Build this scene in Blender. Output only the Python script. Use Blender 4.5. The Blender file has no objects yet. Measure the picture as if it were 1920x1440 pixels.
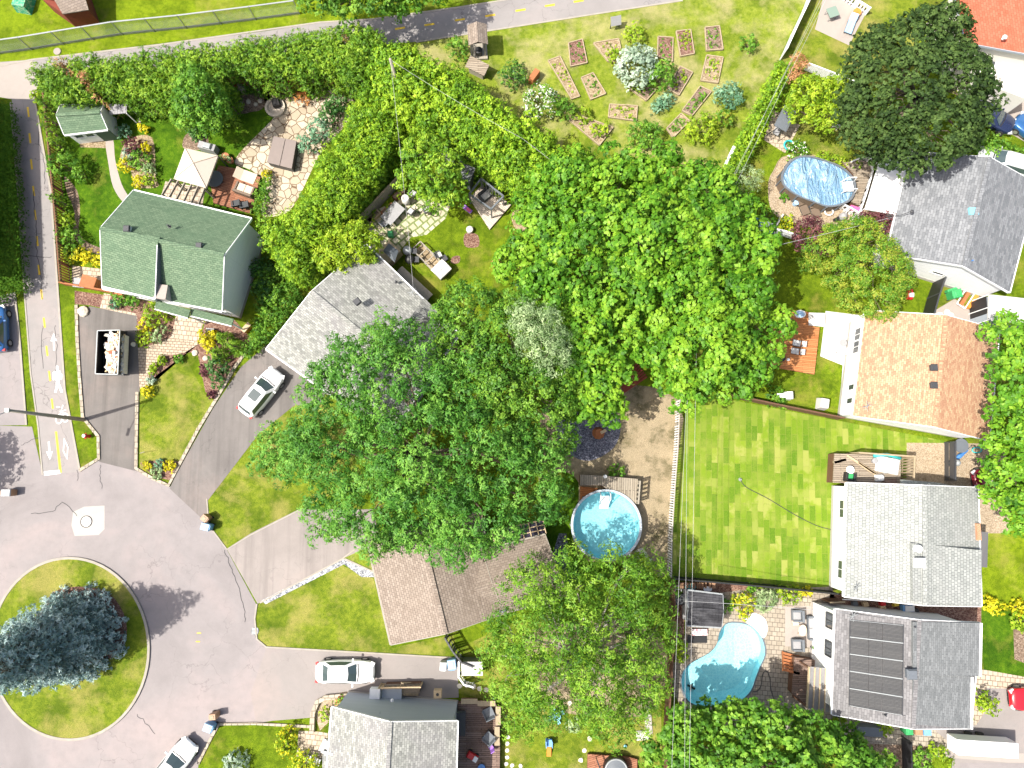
import bpy, math, random
import numpy as np
from mathutils import Vector, Matrix
from math import radians, sin, cos, pi, atan2, sqrt
random.seed(7)
scene = bpy.context.scene
COL = scene.collection
# ---------------------------------------------------------------- camera, sky, sun, exposure
FOC, CAMH, TILT = 1331.0, 60.0, radians(7.07)      # focal length in photo pixels, drone height in metres, tilt off straight down
cam_d = bpy.data.cameras.new('drone_camera'); cam = bpy.data.objects.new('drone_camera', cam_d); COL.objects.link(cam)
cam.location = (0, 0, CAMH); cam.rotation_euler = (TILT, 0, 0)
cam_d.sensor_fit = 'HORIZONTAL'; cam_d.sensor_width = 36.0; cam_d.lens = 36.0*FOC/1920.0
cam_d.clip_start = 0.5; cam_d.clip_end = 3000
scene.camera = cam
SUN_EL, SHADOW_AZ = radians(58), radians(17)        # shadows fall toward +x and a little +y
w = bpy.data.worlds.new('World'); scene.world = w; w.use_nodes = True
nt = w.node_tree; bg = nt.nodes['Background']
sky = nt.nodes.new('ShaderNodeTexSky'); sky.sky_type = 'NISHITA'; sky.sun_disc = False
sky.sun_elevation = SUN_EL; sky.dust_density = 5.0; sky.ozone_density = 0.4
SUNV = Vector((-cos(SHADOW_AZ)*cos(SUN_EL), -sin(SHADOW_AZ)*cos(SUN_EL), sin(SUN_EL)))   # towards the sun
sky.sun_rotation = atan2(SUNV.x, SUNV.y)
nt.links.new(sky.outputs[0], bg.inputs[0]); bg.inputs[1].default_value = 0.125
sd = bpy.data.lights.new('sun', 'SUN'); sd.energy = 4.9; sd.angle = radians(0.5); sd.color = (1.0, 0.95, 0.86)
so = bpy.data.objects.new('sun', sd); COL.objects.link(so); so.rotation_euler = SUNV.to_track_quat('Z', 'Y').to_euler(); so.location = (0, 0, 80)
scene.view_settings.view_transform = 'Standard'; scene.view_settings.look = 'None'
scene.view_settings.exposure = 0.72; scene.view_settings.gamma = 1.0
scene.render.engine = 'CYCLES'
# ---------------------------------------------------------------- survey: photo point seen at height z -> place on the site
_c, _s = cos(TILT), sin(TILT)
def G(px, py, z=0.0):
    dx = (px-960)/FOC; dy = (720-py)/FOC
    y = dy*_c + _s; zz = dy*_s - _c
    t = (z-CAMH)/zz
    return Vector((dx*t, y*t, z))
def mpp(z=0.0): return (CAMH-z)/FOC/_c
# ---------------------------------------------------------------- materials
def newmat(name):
    m = bpy.data.materials.new(name); m.use_nodes = True
    n = m.node_tree.nodes; b = n['Principled BSDF']
    return m, m.node_tree, n, b
def L(nt, a, b): nt.links.new(a, b)
def c4(c): return (c[0], c[1], c[2], 1)
def flat(name, col, rough=0.6, metal=0.0, spec=0.4, var=0.12, scale=6.0, coat=0.0, bump=0.0):
    """painted / plastic / metal surface with a faint unevenness"""
    m, t, n, b = newmat(name)
    tc = n.new('ShaderNodeTexCoord'); no = n.new('ShaderNodeTexNoise'); no.inputs['Scale'].default_value = scale; no.inputs['Detail'].default_value = 4
    L(t, tc.outputs['Object'], no.inputs['Vector'])
    mx = n.new('ShaderNodeMix'); mx.data_type = 'RGBA'
    mx.inputs[6].default_value = c4([x*(1-var) for x in col]); mx.inputs[7].default_value = c4([min(1, x*(1+var)) for x in col])
    L(t, no.outputs[0], mx.inputs[0]); L(t, mx.outputs[2], b.inputs['Base Color'])
    b.inputs['Roughness'].default_value = rough; b.inputs['Metallic'].default_value = metal; b.inputs['Specular IOR Level'].default_value = spec
    b.inputs['Coat Weight'].default_value = coat
    if bump:
        bp = n.new('ShaderNodeBump'); bp.inputs['Distance'].default_value = bump; L(t, no.outputs[0], bp.inputs['Height']); L(t, bp.outputs[0], b.inputs['Normal'])
    return m
def ramp(n, stops):
    r = n.new('ShaderNodeValToRGB'); e = r.color_ramp.elements
    while len(e) < len(stops): e.new(0.5)
    for i, (p, c) in enumerate(stops): e[i].position = p; e[i].color = c4(c)
    return r
def pos(n, t, rot=0.0, sc=(1, 1, 1), off=(0, 0, 0)):
    g = n.new('ShaderNodeNewGeometry'); mp = n.new('ShaderNodeMapping'); mp.inputs['Rotation'].default_value = (0, 0, rot)
    mp.inputs['Scale'].default_value = sc; mp.inputs['Location'].default_value = off
    L(t, g.outputs['Position'], mp.inputs['Vector']); return mp.outputs[0]
def mixc(n, t, fac, a, b, mode='MIX'):
    mx = n.new('ShaderNodeMix'); mx.data_type = 'RGBA'; mx.blend_type = mode
    for i, v in ((0, fac), (6, a), (7, b)):
        if hasattr(v, 'default_value') or hasattr(v, 'is_linked'): L(t, v, mx.inputs[i])
        elif i == 0: mx.inputs[0].default_value = v
        else: mx.inputs[i].default_value = c4(v)
    return mx.outputs[2]
def noise(n, t, vec, scale, detail=5, rough=0.55, dist=0.0):
    no = n.new('ShaderNodeTexNoise'); no.inputs['Scale'].default_value = scale; no.inputs['Detail'].default_value = detail
    no.inputs['Roughness'].default_value = rough; no.inputs['Distortion'].default_value = dist
    L(t, vec, no.inputs['Vector']); return no.outputs[0]
def mrange(n, t, v, a, b, c=0.0, d=1.0):
    r = n.new('ShaderNodeMapRange'); r.inputs[1].default_value = a; r.inputs[2].default_value = b; r.inputs[3].default_value = c; r.inputs[4].default_value = d
    L(t, v, r.inputs[0]); return r.outputs[0]
def bump(n, t, b, h, dist=0.02, strength=1.0):
    bp = n.new('ShaderNodeBump'); bp.inputs['Distance'].default_value = dist; bp.inputs['Strength'].default_value = strength
    L(t, h, bp.inputs['Height']); L(t, bp.outputs[0], b.inputs['Normal'])
def grass(name, deep, mid, light, dry, dryness=0.5, big=0.22, rot=0.0):
    """mown grass: blades as fine grain, tufts, worn and dry patches"""
    m, t, n, b = newmat(name); p = pos(n, t, rot)
    tuft = noise(n, t, p, 2.6, 6, 0.7); fine = noise(n, t, p, 16, 4, 0.75); patch = noise(n, t, p, big, 7, 0.62, 0.3); p2 = noise(n, t, p, 0.9, 6, 0.65)
    r = ramp(n, [(0.34, deep), (0.5, mid), (0.66, light)]); L(t, tuft, r.inputs[0])
    a = mixc(n, t, mrange(n, t, fine, 0.33, 0.67, 0.0, 0.55), r.outputs[0], light)
    a = mixc(n, t, mrange(n, t, fine, 0.5, 0.3, 0.0, 0.6), a, deep)
    a = mixc(n, t, mrange(n, t, noise(n, t, p, 0.45, 6, 0.6, 0.4), 0.44, 0.62, 0.0, 0.6), a, [x*0.75 for x in deep])
    s = n.new('ShaderNodeMath'); s.operation = 'ADD'; L(t, patch, s.inputs[0])
    s2 = n.new('ShaderNodeMath'); s2.operation = 'MULTIPLY'; s2.inputs[1].default_value = 0.5; L(t, p2, s2.inputs[0]); L(t, s2.outputs[0], s.inputs[1])
    lo = 1.12 - 0.55*dryness
    fac = mrange(n, t, s.outputs[0], lo-0.08, lo+0.12, 0.0, 0.9)
    fm = n.new('ShaderNodeMath'); fm.operation = 'MULTIPLY'; L(t, fac, fm.inputs[0]); L(t, mrange(n, t, fine, 0.3, 0.65, 0.35, 1.0), fm.inputs[1])
    col = mixc(n, t, fm.outputs[0], a, dry)
    L(t, col, b.inputs['Base Color']); b.inputs['Roughness'].default_value = 0.9; b.inputs['Specular IOR Level'].default_value = 0.1
    bump(n, t, b, fine, 0.12, 1.0); return m
def asphalt(name, col, stain=0.3, crack=0.35, rot=0.0, streak=0.0, warm=(0.02, 0.0, -0.005)):
    m, t, n, b = newmat(name); p = pos(n, t, rot)
    big = noise(n, t, p, 0.12, 6, 0.6, 0.6); mid = noise(n, t, p, 1.1, 6, 0.65); fine = noise(n, t, p, 28, 3, 0.8)
    d = [x*(1-stain) for x in col]; l = [min(1, x*(1+stain*0.55)+wv) for x, wv in zip(col, warm)]
    r = ramp(n, [(0.32, d), (0.5, col), (0.68, l)]); L(t, big, r.inputs[0])
    a = mixc(n, t, mrange(n, t, mid, 0.42, 0.7, 0.0, 0.45), r.outputs[0], d)
    a = mixc(n, t, mrange(n, t, fine, 0.35, 0.6, 0.0, 0.22), a, [x*1.35 for x in col])
    if streak:
        ps = pos(n, t, rot, (1.4, 0.06, 1)); st = noise(n, t, ps, 1.0, 5, 0.6)
        a = mixc(n, t, mrange(n, t, st, 0.45, 0.68, 0.0, streak), a, [x*0.55 for x in col])
    v = n.new('ShaderNodeTexVoronoi'); v.feature = 'DISTANCE_TO_EDGE'; v.inputs['Scale'].default_value = 0.33
    wv = n.new('ShaderNodeVectorMath'); wv.operation = 'ADD'; nn = n.new('ShaderNodeTexNoise'); nn.inputs['Scale'].default_value = 1.1; nn.inputs['Detail'].default_value = 8; L(t, p, nn.inputs['Vector'])
    L(t, p, wv.inputs[0]); sc = n.new('ShaderNodeVectorMath'); sc.operation = 'SCALE'; sc.inputs[3].default_value = 1.6; L(t, nn.outputs['Color'], sc.inputs[0]); L(t, sc.outputs[0], wv.inputs[1])
    L(t, wv.outputs[0], v.inputs['Vector'])
    cr = mrange(n, t, v.outputs['Distance'], 0.0, 0.012, 1.0, 0.0)
    cm = n.new('ShaderNodeMath'); cm.operation = 'MULTIPLY'; L(t, cr, cm.inputs[0]); L(t, mrange(n, t, noise(n, t, p, 0.16, 3), 0.45, 0.62, 0.0, crack), cm.inputs[1])
    a = mixc(n, t, cm.outputs[0], a, [x*0.25 for x in col])
    L(t, a, b.inputs['Base Color']); b.inputs['Roughness'].default_value = 0.88; b.inputs['Specular IOR Level'].default_value = 0.25
    bump(n, t, b, fine, 0.01); return m
def bricky(name, c1, c2, mortar, bw, bh, ms=0.015, rot=0.0, uv=False, var=0.25, rough=0.85, offset=0.5, blotch=None, bscale=0.5, bias=0.0, bmp=0.012, squash=1.0, distort=0.0, pale=None):
    """brick / tab / plank / paver pattern laid over a real surface"""
    m, t, n, b = newmat(name)
    if uv:
        tc = n.new('ShaderNodeUVMap'); mp = n.new('ShaderNodeMapping'); mp.inputs['Rotation'].default_value = (0, 0, rot); L(t, tc.outputs[0], mp.inputs['Vector']); p = mp.outputs[0]
    else: p = pos(n, t, rot)
    if distort:
        nn = n.new('ShaderNodeTexNoise'); nn.inputs['Scale'].default_value = 0.8; L(t, p, nn.inputs['Vector'])
        sc = n.new('ShaderNodeVectorMath'); sc.operation = 'SCALE'; sc.inputs[3].default_value = distort; L(t, nn.outputs['Color'], sc.inputs[0])
        ad = n.new('ShaderNodeVectorMath'); L(t, p, ad.inputs[0]); L(t, sc.outputs[0], ad.inputs[1]); pb = ad.outputs[0]
    else: pb = p
    br = n.new('ShaderNodeTexBrick'); br.offset = offset; br.inputs['Scale'].default_value = 1.0
    br.inputs['Brick Width'].default_value = bw; br.inputs['Row Height'].default_value = bh; br.inputs['Mortar Size'].default_value = ms; br.inputs['Mortar Smooth'].default_value = 0.3
    br.inputs['Bias'].default_value = bias
    br.inputs['Color1'].default_value = c4(c1); br.inputs['Color2'].default_value = c4(c2); br.inputs['Mortar'].default_value = c4(mortar)
    L(t, pb, br.inputs['Vector'])
    a = br.outputs['Color']
    if pale:
        b3 = n.new('ShaderNodeTexBrick'); b3.offset = offset; b3.inputs['Scale'].default_value = 1.0
        b3.inputs['Brick Width'].default_value = bw; b3.inputs['Row Height'].default_value = bh; b3.inputs['Mortar Size'].default_value = 0.0
        b3.inputs['Color1'].default_value = (0, 0, 0, 1); b3.inputs['Color2'].default_value = (1, 1, 1, 1); L(t, pb, b3.inputs['Vector'])
        f3 = n.new('ShaderNodeMath'); f3.operation = 'MULTIPLY'; L(t, mrange(n, t, b3.outputs['Color'], 0.45, 0.9, 0.0, 0.62), f3.inputs[0]); L(t, mrange(n, t, noise(n, t, p, 0.55, 5, 0.65), pale[0], pale[1], 0.0, 1.0), f3.inputs[1])
        a = mixc(n, t, f3.outputs[0], a, pale[2])
    f = noise(n, t, p, 9, 5, 0.7); f2 = noise(n, t, p, bscale, 6, 0.6)
    a = mixc(n, t, mrange(n, t, f, 0.35, 0.65, 0.0, var), a, [x*1.35 for x in c2])
    a = mixc(n, t, mrange(n, t, f2, 0.45, 0.7, 0.0, 0.5 if blotch else var*0.7), a, blotch or [x*0.7 for x in c1])
    L(t, a, b.inputs['Base Color']); b.inputs['Roughness'].default_value = rough; b.inputs['Specular IOR Level'].default_value = 0.25
    inv = n.new('ShaderNodeMath'); inv.operation = 'SUBTRACT'; inv.inputs[0].default_value = 1.0; L(t, br.outputs['Fac'], inv.inputs[1])
    bump(n, t, b, inv.outputs[0], bmp); return m
def speck(name, stops, scale=9.0, rough=0.9, bmp=0.04, feature='F1', detailmix=0.4):
    """gravel, mulch, soil, stone"""
    m, t, n, b = newmat(name); p = pos(n, t)
    v = n.new('ShaderNodeTexVoronoi'); v.inputs['Scale'].default_value = scale; L(t, p, v.inputs['Vector'])
    sx = n.new('ShaderNodeSeparateColor'); L(t, v.outputs['Color'], sx.inputs[0])
    r = ramp(n, stops); L(t, sx.outputs[0], r.inputs[0])
    f = noise(n, t, p, 1.2, 6, 0.65)
    a = mixc(n, t, mrange(n, t, f, 0.35, 0.7, 0.0, detailmix), r.outputs[0], [x*0.55 for x in stops[0][1]])
    L(t, a, b.inputs['Base Color']); b.inputs['Roughness'].default_value = rough; b.inputs['Specular IOR Level'].default_value = 0.2
    bump(n, t, b, v.outputs['Distance'], bmp); return m
def flagstone(name, c1, c2, joint, scale=1.1):
    m, t, n, b = newmat(name); p = pos(n, t)
    v = n.new('ShaderNodeTexVoronoi'); v.feature = 'DISTANCE_TO_EDGE'; v.inputs['Scale'].default_value = scale; L(t, p, v.inputs['Vector'])
    v2 = n.new('ShaderNodeTexVoronoi'); v2.inputs['Scale'].default_value = scale; L(t, p, v2.inputs['Vector'])
    sx = n.new('ShaderNodeSeparateColor'); L(t, v2.outputs['Color'], sx.inputs[0])
    a = mixc(n, t, sx.outputs[0], c1, c2)
    a = mixc(n, t, mrange(n, t, noise(n, t, p, 4, 6, 0.7), 0.4, 0.7, 0, 0.35), a, [x*0.7 for x in c1])
    a = mixc(n, t, mrange(n, t, v.outputs['Distance'], 0.02, 0.06, 1.0, 0.0), a, joint)
    L(t, a, b.inputs['Base Color']); b.inputs['Roughness'].default_value = 0.85
    bump(n, t, b, mrange(n, t, v.outputs['Distance'], 0.0, 0.08), 0.02); return m
def leafmat(name, dark, mid, light, trans=0.3, rough=0.55, spec=0.3):
    m, t, n, b = newmat(name)
    at = n.new('ShaderNodeAttribute'); at.attribute_name = 'tint'
    r = ramp(n, [(0.08, dark), (0.5, mid), (0.95, light)]); L(t, at.outputs['Fac'], r.inputs[0])
    L(t, r.outputs[0], b.inputs['Base Color']); b.inputs['Roughness'].default_value = rough; b.inputs['Specular IOR Level'].default_value = spec
    tr = n.new('ShaderNodeBsdfTranslucent')
    tcm = mixc(n, t, 0.55, r.outputs[0], [light[0]*1.2, light[1]*1.15, light[2]*0.6]); L(t, tcm, tr.inputs[0])
    ms = n.new('ShaderNodeMixShader'); ms.inputs[0].default_value = trans
    L(t, b.outputs[0], ms.inputs[1]); L(t, tr.outputs[0], ms.inputs[2]); L(t, ms.outputs[0], n['Material Output'].inputs[0])
    return m
def glassmat(name, col, rough=0.05, spec=0.8):
    m, t, n, b = newmat(name); b.inputs['Base Color'].default_value = c4(col); b.inputs['Roughness'].default_value = rough; b.inputs['Specular IOR Level'].default_value = spec; return m
# ---------------------------------------------------------------- mesh building
def setp(o, label=None, cat=None, group=None, kind=None):
    if label: o['label'] = label
    if cat: o['category'] = cat
    if group: o['group'] = group
    if kind: o['kind'] = kind
    return o
def thing(name, label, cat, loc=(0, 0, 0), rz=0.0, group=None):
    o = bpy.data.objects.new(name, None); COL.objects.link(o); o.empty_display_size = 0.3
    o.location = loc; o.rotation_euler = (0, 0, rz); return setp(o, label, cat, group)
class MB:
    def __init__(s): s.v = []; s.f = []; s.mi = []; s.cur = 0
    def add(s, vs, fs):
        k = len(s.v); s.v += [tuple(x) for x in vs]; s.f += [tuple(k+i for i in f) for f in fs]; s.mi += [s.cur]*len(fs); return s
    def box(s, c, d, rz=0.0, rx=0.0, ry=0.0, taper=1.0):
        hx, hy, hz = d[0]/2, d[1]/2, d[2]/2
        M = Matrix.Rotation(rz, 3, 'Z') @ Matrix.Rotation(ry, 3, 'Y') @ Matrix.Rotation(rx, 3, 'X')
        vs = []
        for z in (-hz, hz):
            k = taper if z > 0 else 1.0
            for x, y in ((-hx, -hy), (hx, -hy), (hx, hy), (-hx, hy)): vs.append(Vector(c) + M @ Vector((x*k, y*k, z)))
        return s.add(vs, [(3, 2, 1, 0), (4, 5, 6, 7), (0, 1, 5, 4), (1, 2, 6, 5), (2, 3, 7, 6), (3, 0, 4, 7)])
    def beam(s, a, b, wd, ht=None, up=Vector((0, 0, 1))):
        a, b = Vector(a), Vector(b); ht = ht or wd; d = (b-a)
        if d.length < 1e-6: return s
        d.normalize(); r = d.cross(up)
        if r.length < 1e-3: r = d.cross(Vector((1, 0, 0)))
        r.normalize(); u = r.cross(d)
        vs = []
        for p in (a, b):
            for i, j in ((-1, -1), (1, -1), (1, 1), (-1, 1)): vs.append(p + r*i*wd/2 + u*j*ht/2)
        return s.add(vs, [(3, 2, 1, 0), (4, 5, 6, 7), (0, 1, 5, 4), (1, 2, 6, 5), (2, 3, 7, 6), (3, 0, 4, 7)])
    def tube(s, pts, rs, seg=8, cap=True):
        pts = [Vector(p) for p in pts]
        if not hasattr(rs, '__len__'): rs = [rs]*len(pts)
        k = len(s.v); n = len(pts); vs = []
        for i, p in enumerate(pts):
            d = (pts[min(i+1, n-1)]-pts[max(i-1, 0)]).normalized()
            r = d.cross(Vector((0, 0, 1)))
            if r.length < 1e-3: r = Vector((1, 0, 0))
            r.normalize(); u = r.cross(d)
            for j in range(seg):
                a = 2*pi*j/seg; vs.append(p + (r*cos(a)+u*sin(a))*rs[i])
        fs = []
        for i in range(n-1):
            for j in range(seg):
                j2 = (j+1) % seg; fs.append((i*seg+j, i*seg+j2, (i+1)*seg+j2, (i+1)*seg+j))
        if cap: fs += [tuple(range(seg))[::-1], tuple((n-1)*seg+j for j in range(seg))]
        return s.add(vs, fs)
    def lathe(s, c, prof, seg=20, sx=1.0, sy=1.0, cap=True):
        vs = []; fs = []; n = len(prof)
        for (r, z) in prof:
            for j in range(seg):
                a = 2*pi*j/seg; vs.append((c[0]+r*cos(a)*sx, c[1]+r*sin(a)*sy, c[2]+z))
        for i in range(n-1):
            for j in range(seg):
                j2 = (j+1) % seg; fs.append((i*seg+j, i*seg+j2, (i+1)*seg+j2, (i+1)*seg+j))
        if cap: fs += [tuple(range(seg))[::-1], tuple((n-1)*seg+j for j in range(seg))]
        return s.add(vs, fs)
    def prism(s, pts, z0, z1):
        """polygon in plan extruded; pts xy counter-clockwise or not (fixed)"""
        P = [(p[0], p[1]) for p in pts]
        ar = sum(P[i][0]*P[(i+1) % len(P)][1]-P[(i+1) % len(P)][0]*P[i][1] for i in range(len(P)))
        if ar < 0: P = P[::-1]
        n = len(P); vs = [(x, y, z0) for x, y in P]+[(x, y, z1) for x, y in P]
        fs = [tuple(range(n))[::-1], tuple(range(n, 2*n))]+[(i, (i+1) % n, n+(i+1) % n, n+i) for i in range(n)]
        return s.add(vs, fs)
    def poly(s, pts):
        return s.add(pts, [tuple(range(len(pts)))])
    def slab(s, pts, th):
        """a face with thickness th straight down"""
        P = [Vector(p) for p in pts]
        nrm = sum(((P[i]-P[0]).cross(P[i+1]-P[0]) for i in range(1, len(P)-1)), Vector())
        if nrm.z < 0: P = P[::-1]
        n = len(P); vs = [p for p in P]+[p-Vector((0, 0, th)) for p in P]
        return s.add(vs, [tuple(range(n)), tuple(range(n, 2*n))[::-1]]+[((i+1) % n, i, n+i, n+(i+1) % n) for i in range(n)])
    def sphere(s, c, r, seg=12, rings=7, sz=1.0, sx=1.0, sy=1.0):
        prof = [(max(r*sin(pi*i/rings), 1e-4), -r*cos(pi*i/rings)*sz) for i in range(rings+1)]
        return s.lathe(c, prof, seg, sx, sy, cap=False)
    def build(s, name, mat, parent=None, world=False, smooth=False, uv=False, bevel=0.0, kind=None, label=None):
        me = bpy.data.meshes.new(name)
        vs = s.v
        if world and parent is not None:
            o = parent
            off = Vector((0, 0, 0))
            while o is not None: off += o.location; o = o.parent
            vs = [(x-off.x, y-off.y, z-off.z) for x, y, z in vs]
        me.from_pydata(vs, [], s.f); me.update()
        for mm in (mat if isinstance(mat, (list, tuple)) else [mat]): me.materials.append(mm)
        if isinstance(mat, (list, tuple)): me.polygons.foreach_set('material_index', s.mi)
        if smooth: me.polygons.foreach_set('use_smooth', [True]*len(me.polygons))
        if uv:
            ul = me.uv_layers.new(name='UVMap')
            for p in me.polygons:
                nn = p.normal; u = Vector((0, 0, 1)).cross(nn)
                if u.length < 0.02: u = Vector((1, 0, 0))
                u.normalize(); v = nn.cross(u)
                for li in p.loop_indices:
                    co = me.vertices[me.loops[li].vertex_index].co; ul.data[li].uv = (co.dot(u), co.dot(v))
        ob = bpy.data.objects.new(name, me); COL.objects.link(ob)
        if parent is not None: ob.parent = parent
        if bevel:
            bv = ob.modifiers.new('bevel', 'BEVEL'); bv.width = bevel; bv.segments = 2; bv.limit_method = 'ANGLE'
        if kind: ob['kind'] = kind
        if label: ob['label'] = label
        return ob
def smooth_px(pts, k=4, closed=True):
    """round a traced outline (Catmull-Rom)"""
    n = len(pts); out = []
    rng = range(n) if closed else range(n-1)
    for i in rng:
        if closed: a, b, c, d = pts[(i-1) % n], pts[i], pts[(i+1) % n], pts[(i+2) % n]
        else: a, b, c, d = pts[max(i-1, 0)], pts[i], pts[i+1], pts[min(i+2, n-1)]
        for j in range(k):
            t = j/k; t2 = t*t; t3 = t2*t
            out.append(tuple(0.5*((2*b[q])+(-a[q]+c[q])*t+(2*a[q]-5*b[q]+4*c[q]-d[q])*t2+(-a[q]+3*b[q]-3*c[q]+d[q])*t3) for q in range(len(b))))
    if not closed: out.append(tuple(pts[-1]))
    return out
_lay = [0]
def sheet(name, pts, mat, z=None, sm=False, kind='structure'):
    if z is None: z = 0.004
    P = smooth_px(pts) if sm else pts
    m = MB(); V = [G(x, y, z) for x, y in P]
    ar = sum(V[i].x*V[(i+1) % len(V)].y-V[(i+1) % len(V)].x*V[i].y for i in range(len(V)))
    if ar < 0: V = V[::-1]
    m.poly(V)
    o = m.build(name, mat, kind=kind)
    return o
def strip_pts(line, wd):
    """world strip along a polyline of world points"""
    n = len(line); Lf = []; Rt = []
    for i, p in enumerate(line):
        d = (line[min(i+1, n-1)]-line[max(i-1, 0)]); d.z = 0; d.normalize(); r = Vector((d.y, -d.x, 0))
        Lf.append(p-r*wd/2); Rt.append(p+r*wd/2)
    return Lf, Rt
def ribbon(mb, line, wd, z0, z1):
    Lf, Rt = strip_pts(line, wd); n = len(line)
    vs = []
    for i in range(n):
        for q, z in ((Lf[i], z0), (Rt[i], z0), (Rt[i], z1), (Lf[i], z1)): vs.append((q.x, q.y, z))
    fs = []
    for i in range(n-1):
        a, b = i*4, (i+1)*4
        for j in range(4): fs.append((a+j, a+(j+1) % 4, b+(j+1) % 4, b+j))
    fs += [(0, 3, 2, 1), ((n-1)*4, (n-1)*4+1, (n-1)*4+2, (n-1)*4+3)]
    mb.add(vs, fs)
def kerb(name, pts, mat, wd=0.22, h=0.12, sm=False, closed=False, kind='structure'):
    P = smooth_px(pts, 6, closed) if sm else list(pts)
    if closed: P = P+[P[0]]
    m = MB(); ribbon(m, [G(x, y, 0) for x, y in P], wd, -0.02, h); return m.build(name, mat, kind=kind)
# ================================================================ palette
M = {}
M['lawn'] = grass('lawn_grass', (0.05, 0.1, 0.004), (0.125, 0.2, 0.008), (0.2, 0.28, 0.012), (0.32, 0.28, 0.06), 0.5)
M['lawn_rich'] = grass('rich_grass', (0.02, 0.075, 0.003), (0.06, 0.15, 0.006), (0.13, 0.23, 0.01), (0.24, 0.25, 0.04), 0.42, 0.4)
M['lawn_dry'] = grass('dry_grass', (0.08, 0.15, 0.006), (0.19, 0.26, 0.018), (0.3, 0.34, 0.05), (0.46, 0.4, 0.19), 0.64)
M['lawn_olive'] = grass('olive_grass', (0.06, 0.12, 0.008), (0.15, 0.21, 0.014), (0.25, 0.3, 0.028), (0.38, 0.33, 0.1), 0.62, 0.3)
M['lawn_field'] = grass('field_grass', (0.08, 0.14, 0.004), (0.17, 0.25, 0.007), (0.26, 0.34, 0.014), (0.36, 0.33, 0.07), 0.48)
M['worn'] = grass('worn_grass', (0.05, 0.065, 0.02), (0.2, 0.16, 0.09), (0.33, 0.27, 0.17), (0.5, 0.4, 0.27), 0.8, 0.5)
M['street'] = asphalt('street_asphalt', (0.232, 0.212, 0.212), 0.24, 0.35)
M['path'] = asphalt('path_asphalt', (0.24, 0.225, 0.22), 0.2, 0.7)
M['drive_dark'] = asphalt('driveway_asphalt', (0.15, 0.138, 0.13), 0.3, 0.2, 0.05, 0.55)
M['drive_mid'] = asphalt('worn_driveway_asphalt', (0.165, 0.152, 0.145), 0.3, 0.6, radians(-40), 0.6)
M['drive_light'] = asphalt('pale_driveway_asphalt', (0.255, 0.228, 0.215), 0.22, 0.3, radians(63), 0.5)
M['drive_pale'] = asphalt('flat_driveway_asphalt', (0.235, 0.214, 0.205), 0.16, 0.2)
M['concrete'] = asphalt('concrete_slab', (0.31, 0.275, 0.25), 0.12, 0.3)
M['concrete_w'] = asphalt('white_concrete', (0.5, 0.49, 0.475), 0.06, 0.1, 0, 0, (0, 0, 0))
M['patch'] = asphalt('pale_concrete_patch', (0.34, 0.33, 0.31), 0.1, 0.1)
M['kerb'] = bricky('kerb_stone', (0.3, 0.26, 0.2), (0.4, 0.35, 0.28), (0.14, 0.12, 0.09), 0.5, 0.5, 0.04)
M['kerb_c'] = flat('kerb_concrete', (0.3, 0.275, 0.235), 0.85, var=0.25, scale=2)
M['line_y'] = flat('yellow_line_paint', (0.62, 0.42, 0.03), 0.7, var=0.25, scale=12)
M['line_w'] = flat('white_line_paint', (0.72, 0.72, 0.72), 0.7, var=0.15, scale=12)
M['soil'] = speck('garden_soil', [(0.0, (0.12, 0.08, 0.055)), (0.5, (0.2, 0.145, 0.105)), (1.0, (0.33, 0.25, 0.19))], 11)
M['soil_pale'] = speck('dry_bed_soil', [(0.0, (0.2, 0.14, 0.08)), (0.5, (0.3, 0.23, 0.14)), (1.0, (0.44, 0.36, 0.25))], 10)
M['mulch'] = speck('bark_mulch', [(0.0, (0.1, 0.045, 0.035)), (0.5, (0.2, 0.11, 0.085)), (1.0, (0.34, 0.23, 0.17))], 13)
M['gravel_blue'] = speck('blue_grey_gravel', [(0.0, (0.06, 0.065, 0.09)), (0.5, (0.14, 0.14, 0.18)), (1.0, (0.34, 0.35, 0.42))], 14)
M['gravel_w'] = speck('white_gravel', [(0.0, (0.08, 0.09, 0.11)), (0.4, (0.26, 0.27, 0.29)), (1.0, (0.55, 0.56, 0.58))], 11, detailmix=0.15)
M['gravel_tan'] = speck('tan_gravel', [(0.0, (0.25, 0.185, 0.12)), (0.5, (0.37, 0.29, 0.2)), (1.0, (0.48, 0.4, 0.3))], 16, detailmix=0.25)
M['flag'] = flagstone('flagstone', (0.34, 0.28, 0.2), (0.5, 0.44, 0.34), (0.12, 0.075, 0.04), 1.5)
M['paver'] = bricky('grey_beige_pavers', (0.25, 0.215, 0.17), (0.34, 0.3, 0.245), (0.08, 0.065, 0.05), 0.4, 0.36, 0.02, rot=0.08)
M['paver_pale'] = bricky('cream_pavers', (0.35, 0.28, 0.21), (0.45, 0.38, 0.3), (0.13, 0.1, 0.07), 0.4, 0.4, 0.03, rot=0.1, offset=0.5)
M['paver_run'] = bricky('cream_path_bricks', (0.33, 0.26, 0.19), (0.44, 0.36, 0.28), (0.12, 0.09, 0.06), 0.36, 0.24, 0.03, rot=0.06)
M['slabs'] = bricky('mossy_slabs', (0.36, 0.33, 0.22), (0.5, 0.46, 0.34), (0.08, 0.14, 0.02), 0.62, 0.62, 0.09, rot=radians(-40), distort=0.25)
M['sod'] = bricky('fresh_sod', (0.055, 0.13, 0.004), (0.15, 0.225, 0.012), (0.2, 0.23, 0.045), 1.3, 0.48, 0.012, rot=radians(92), bmp=0.01, var=0.3, blotch=(0.24, 0.26, 0.05), bscale=0.6, distort=0.12, pale=(0.47, 0.56, (0.32, 0.3, 0.1)))
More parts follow.
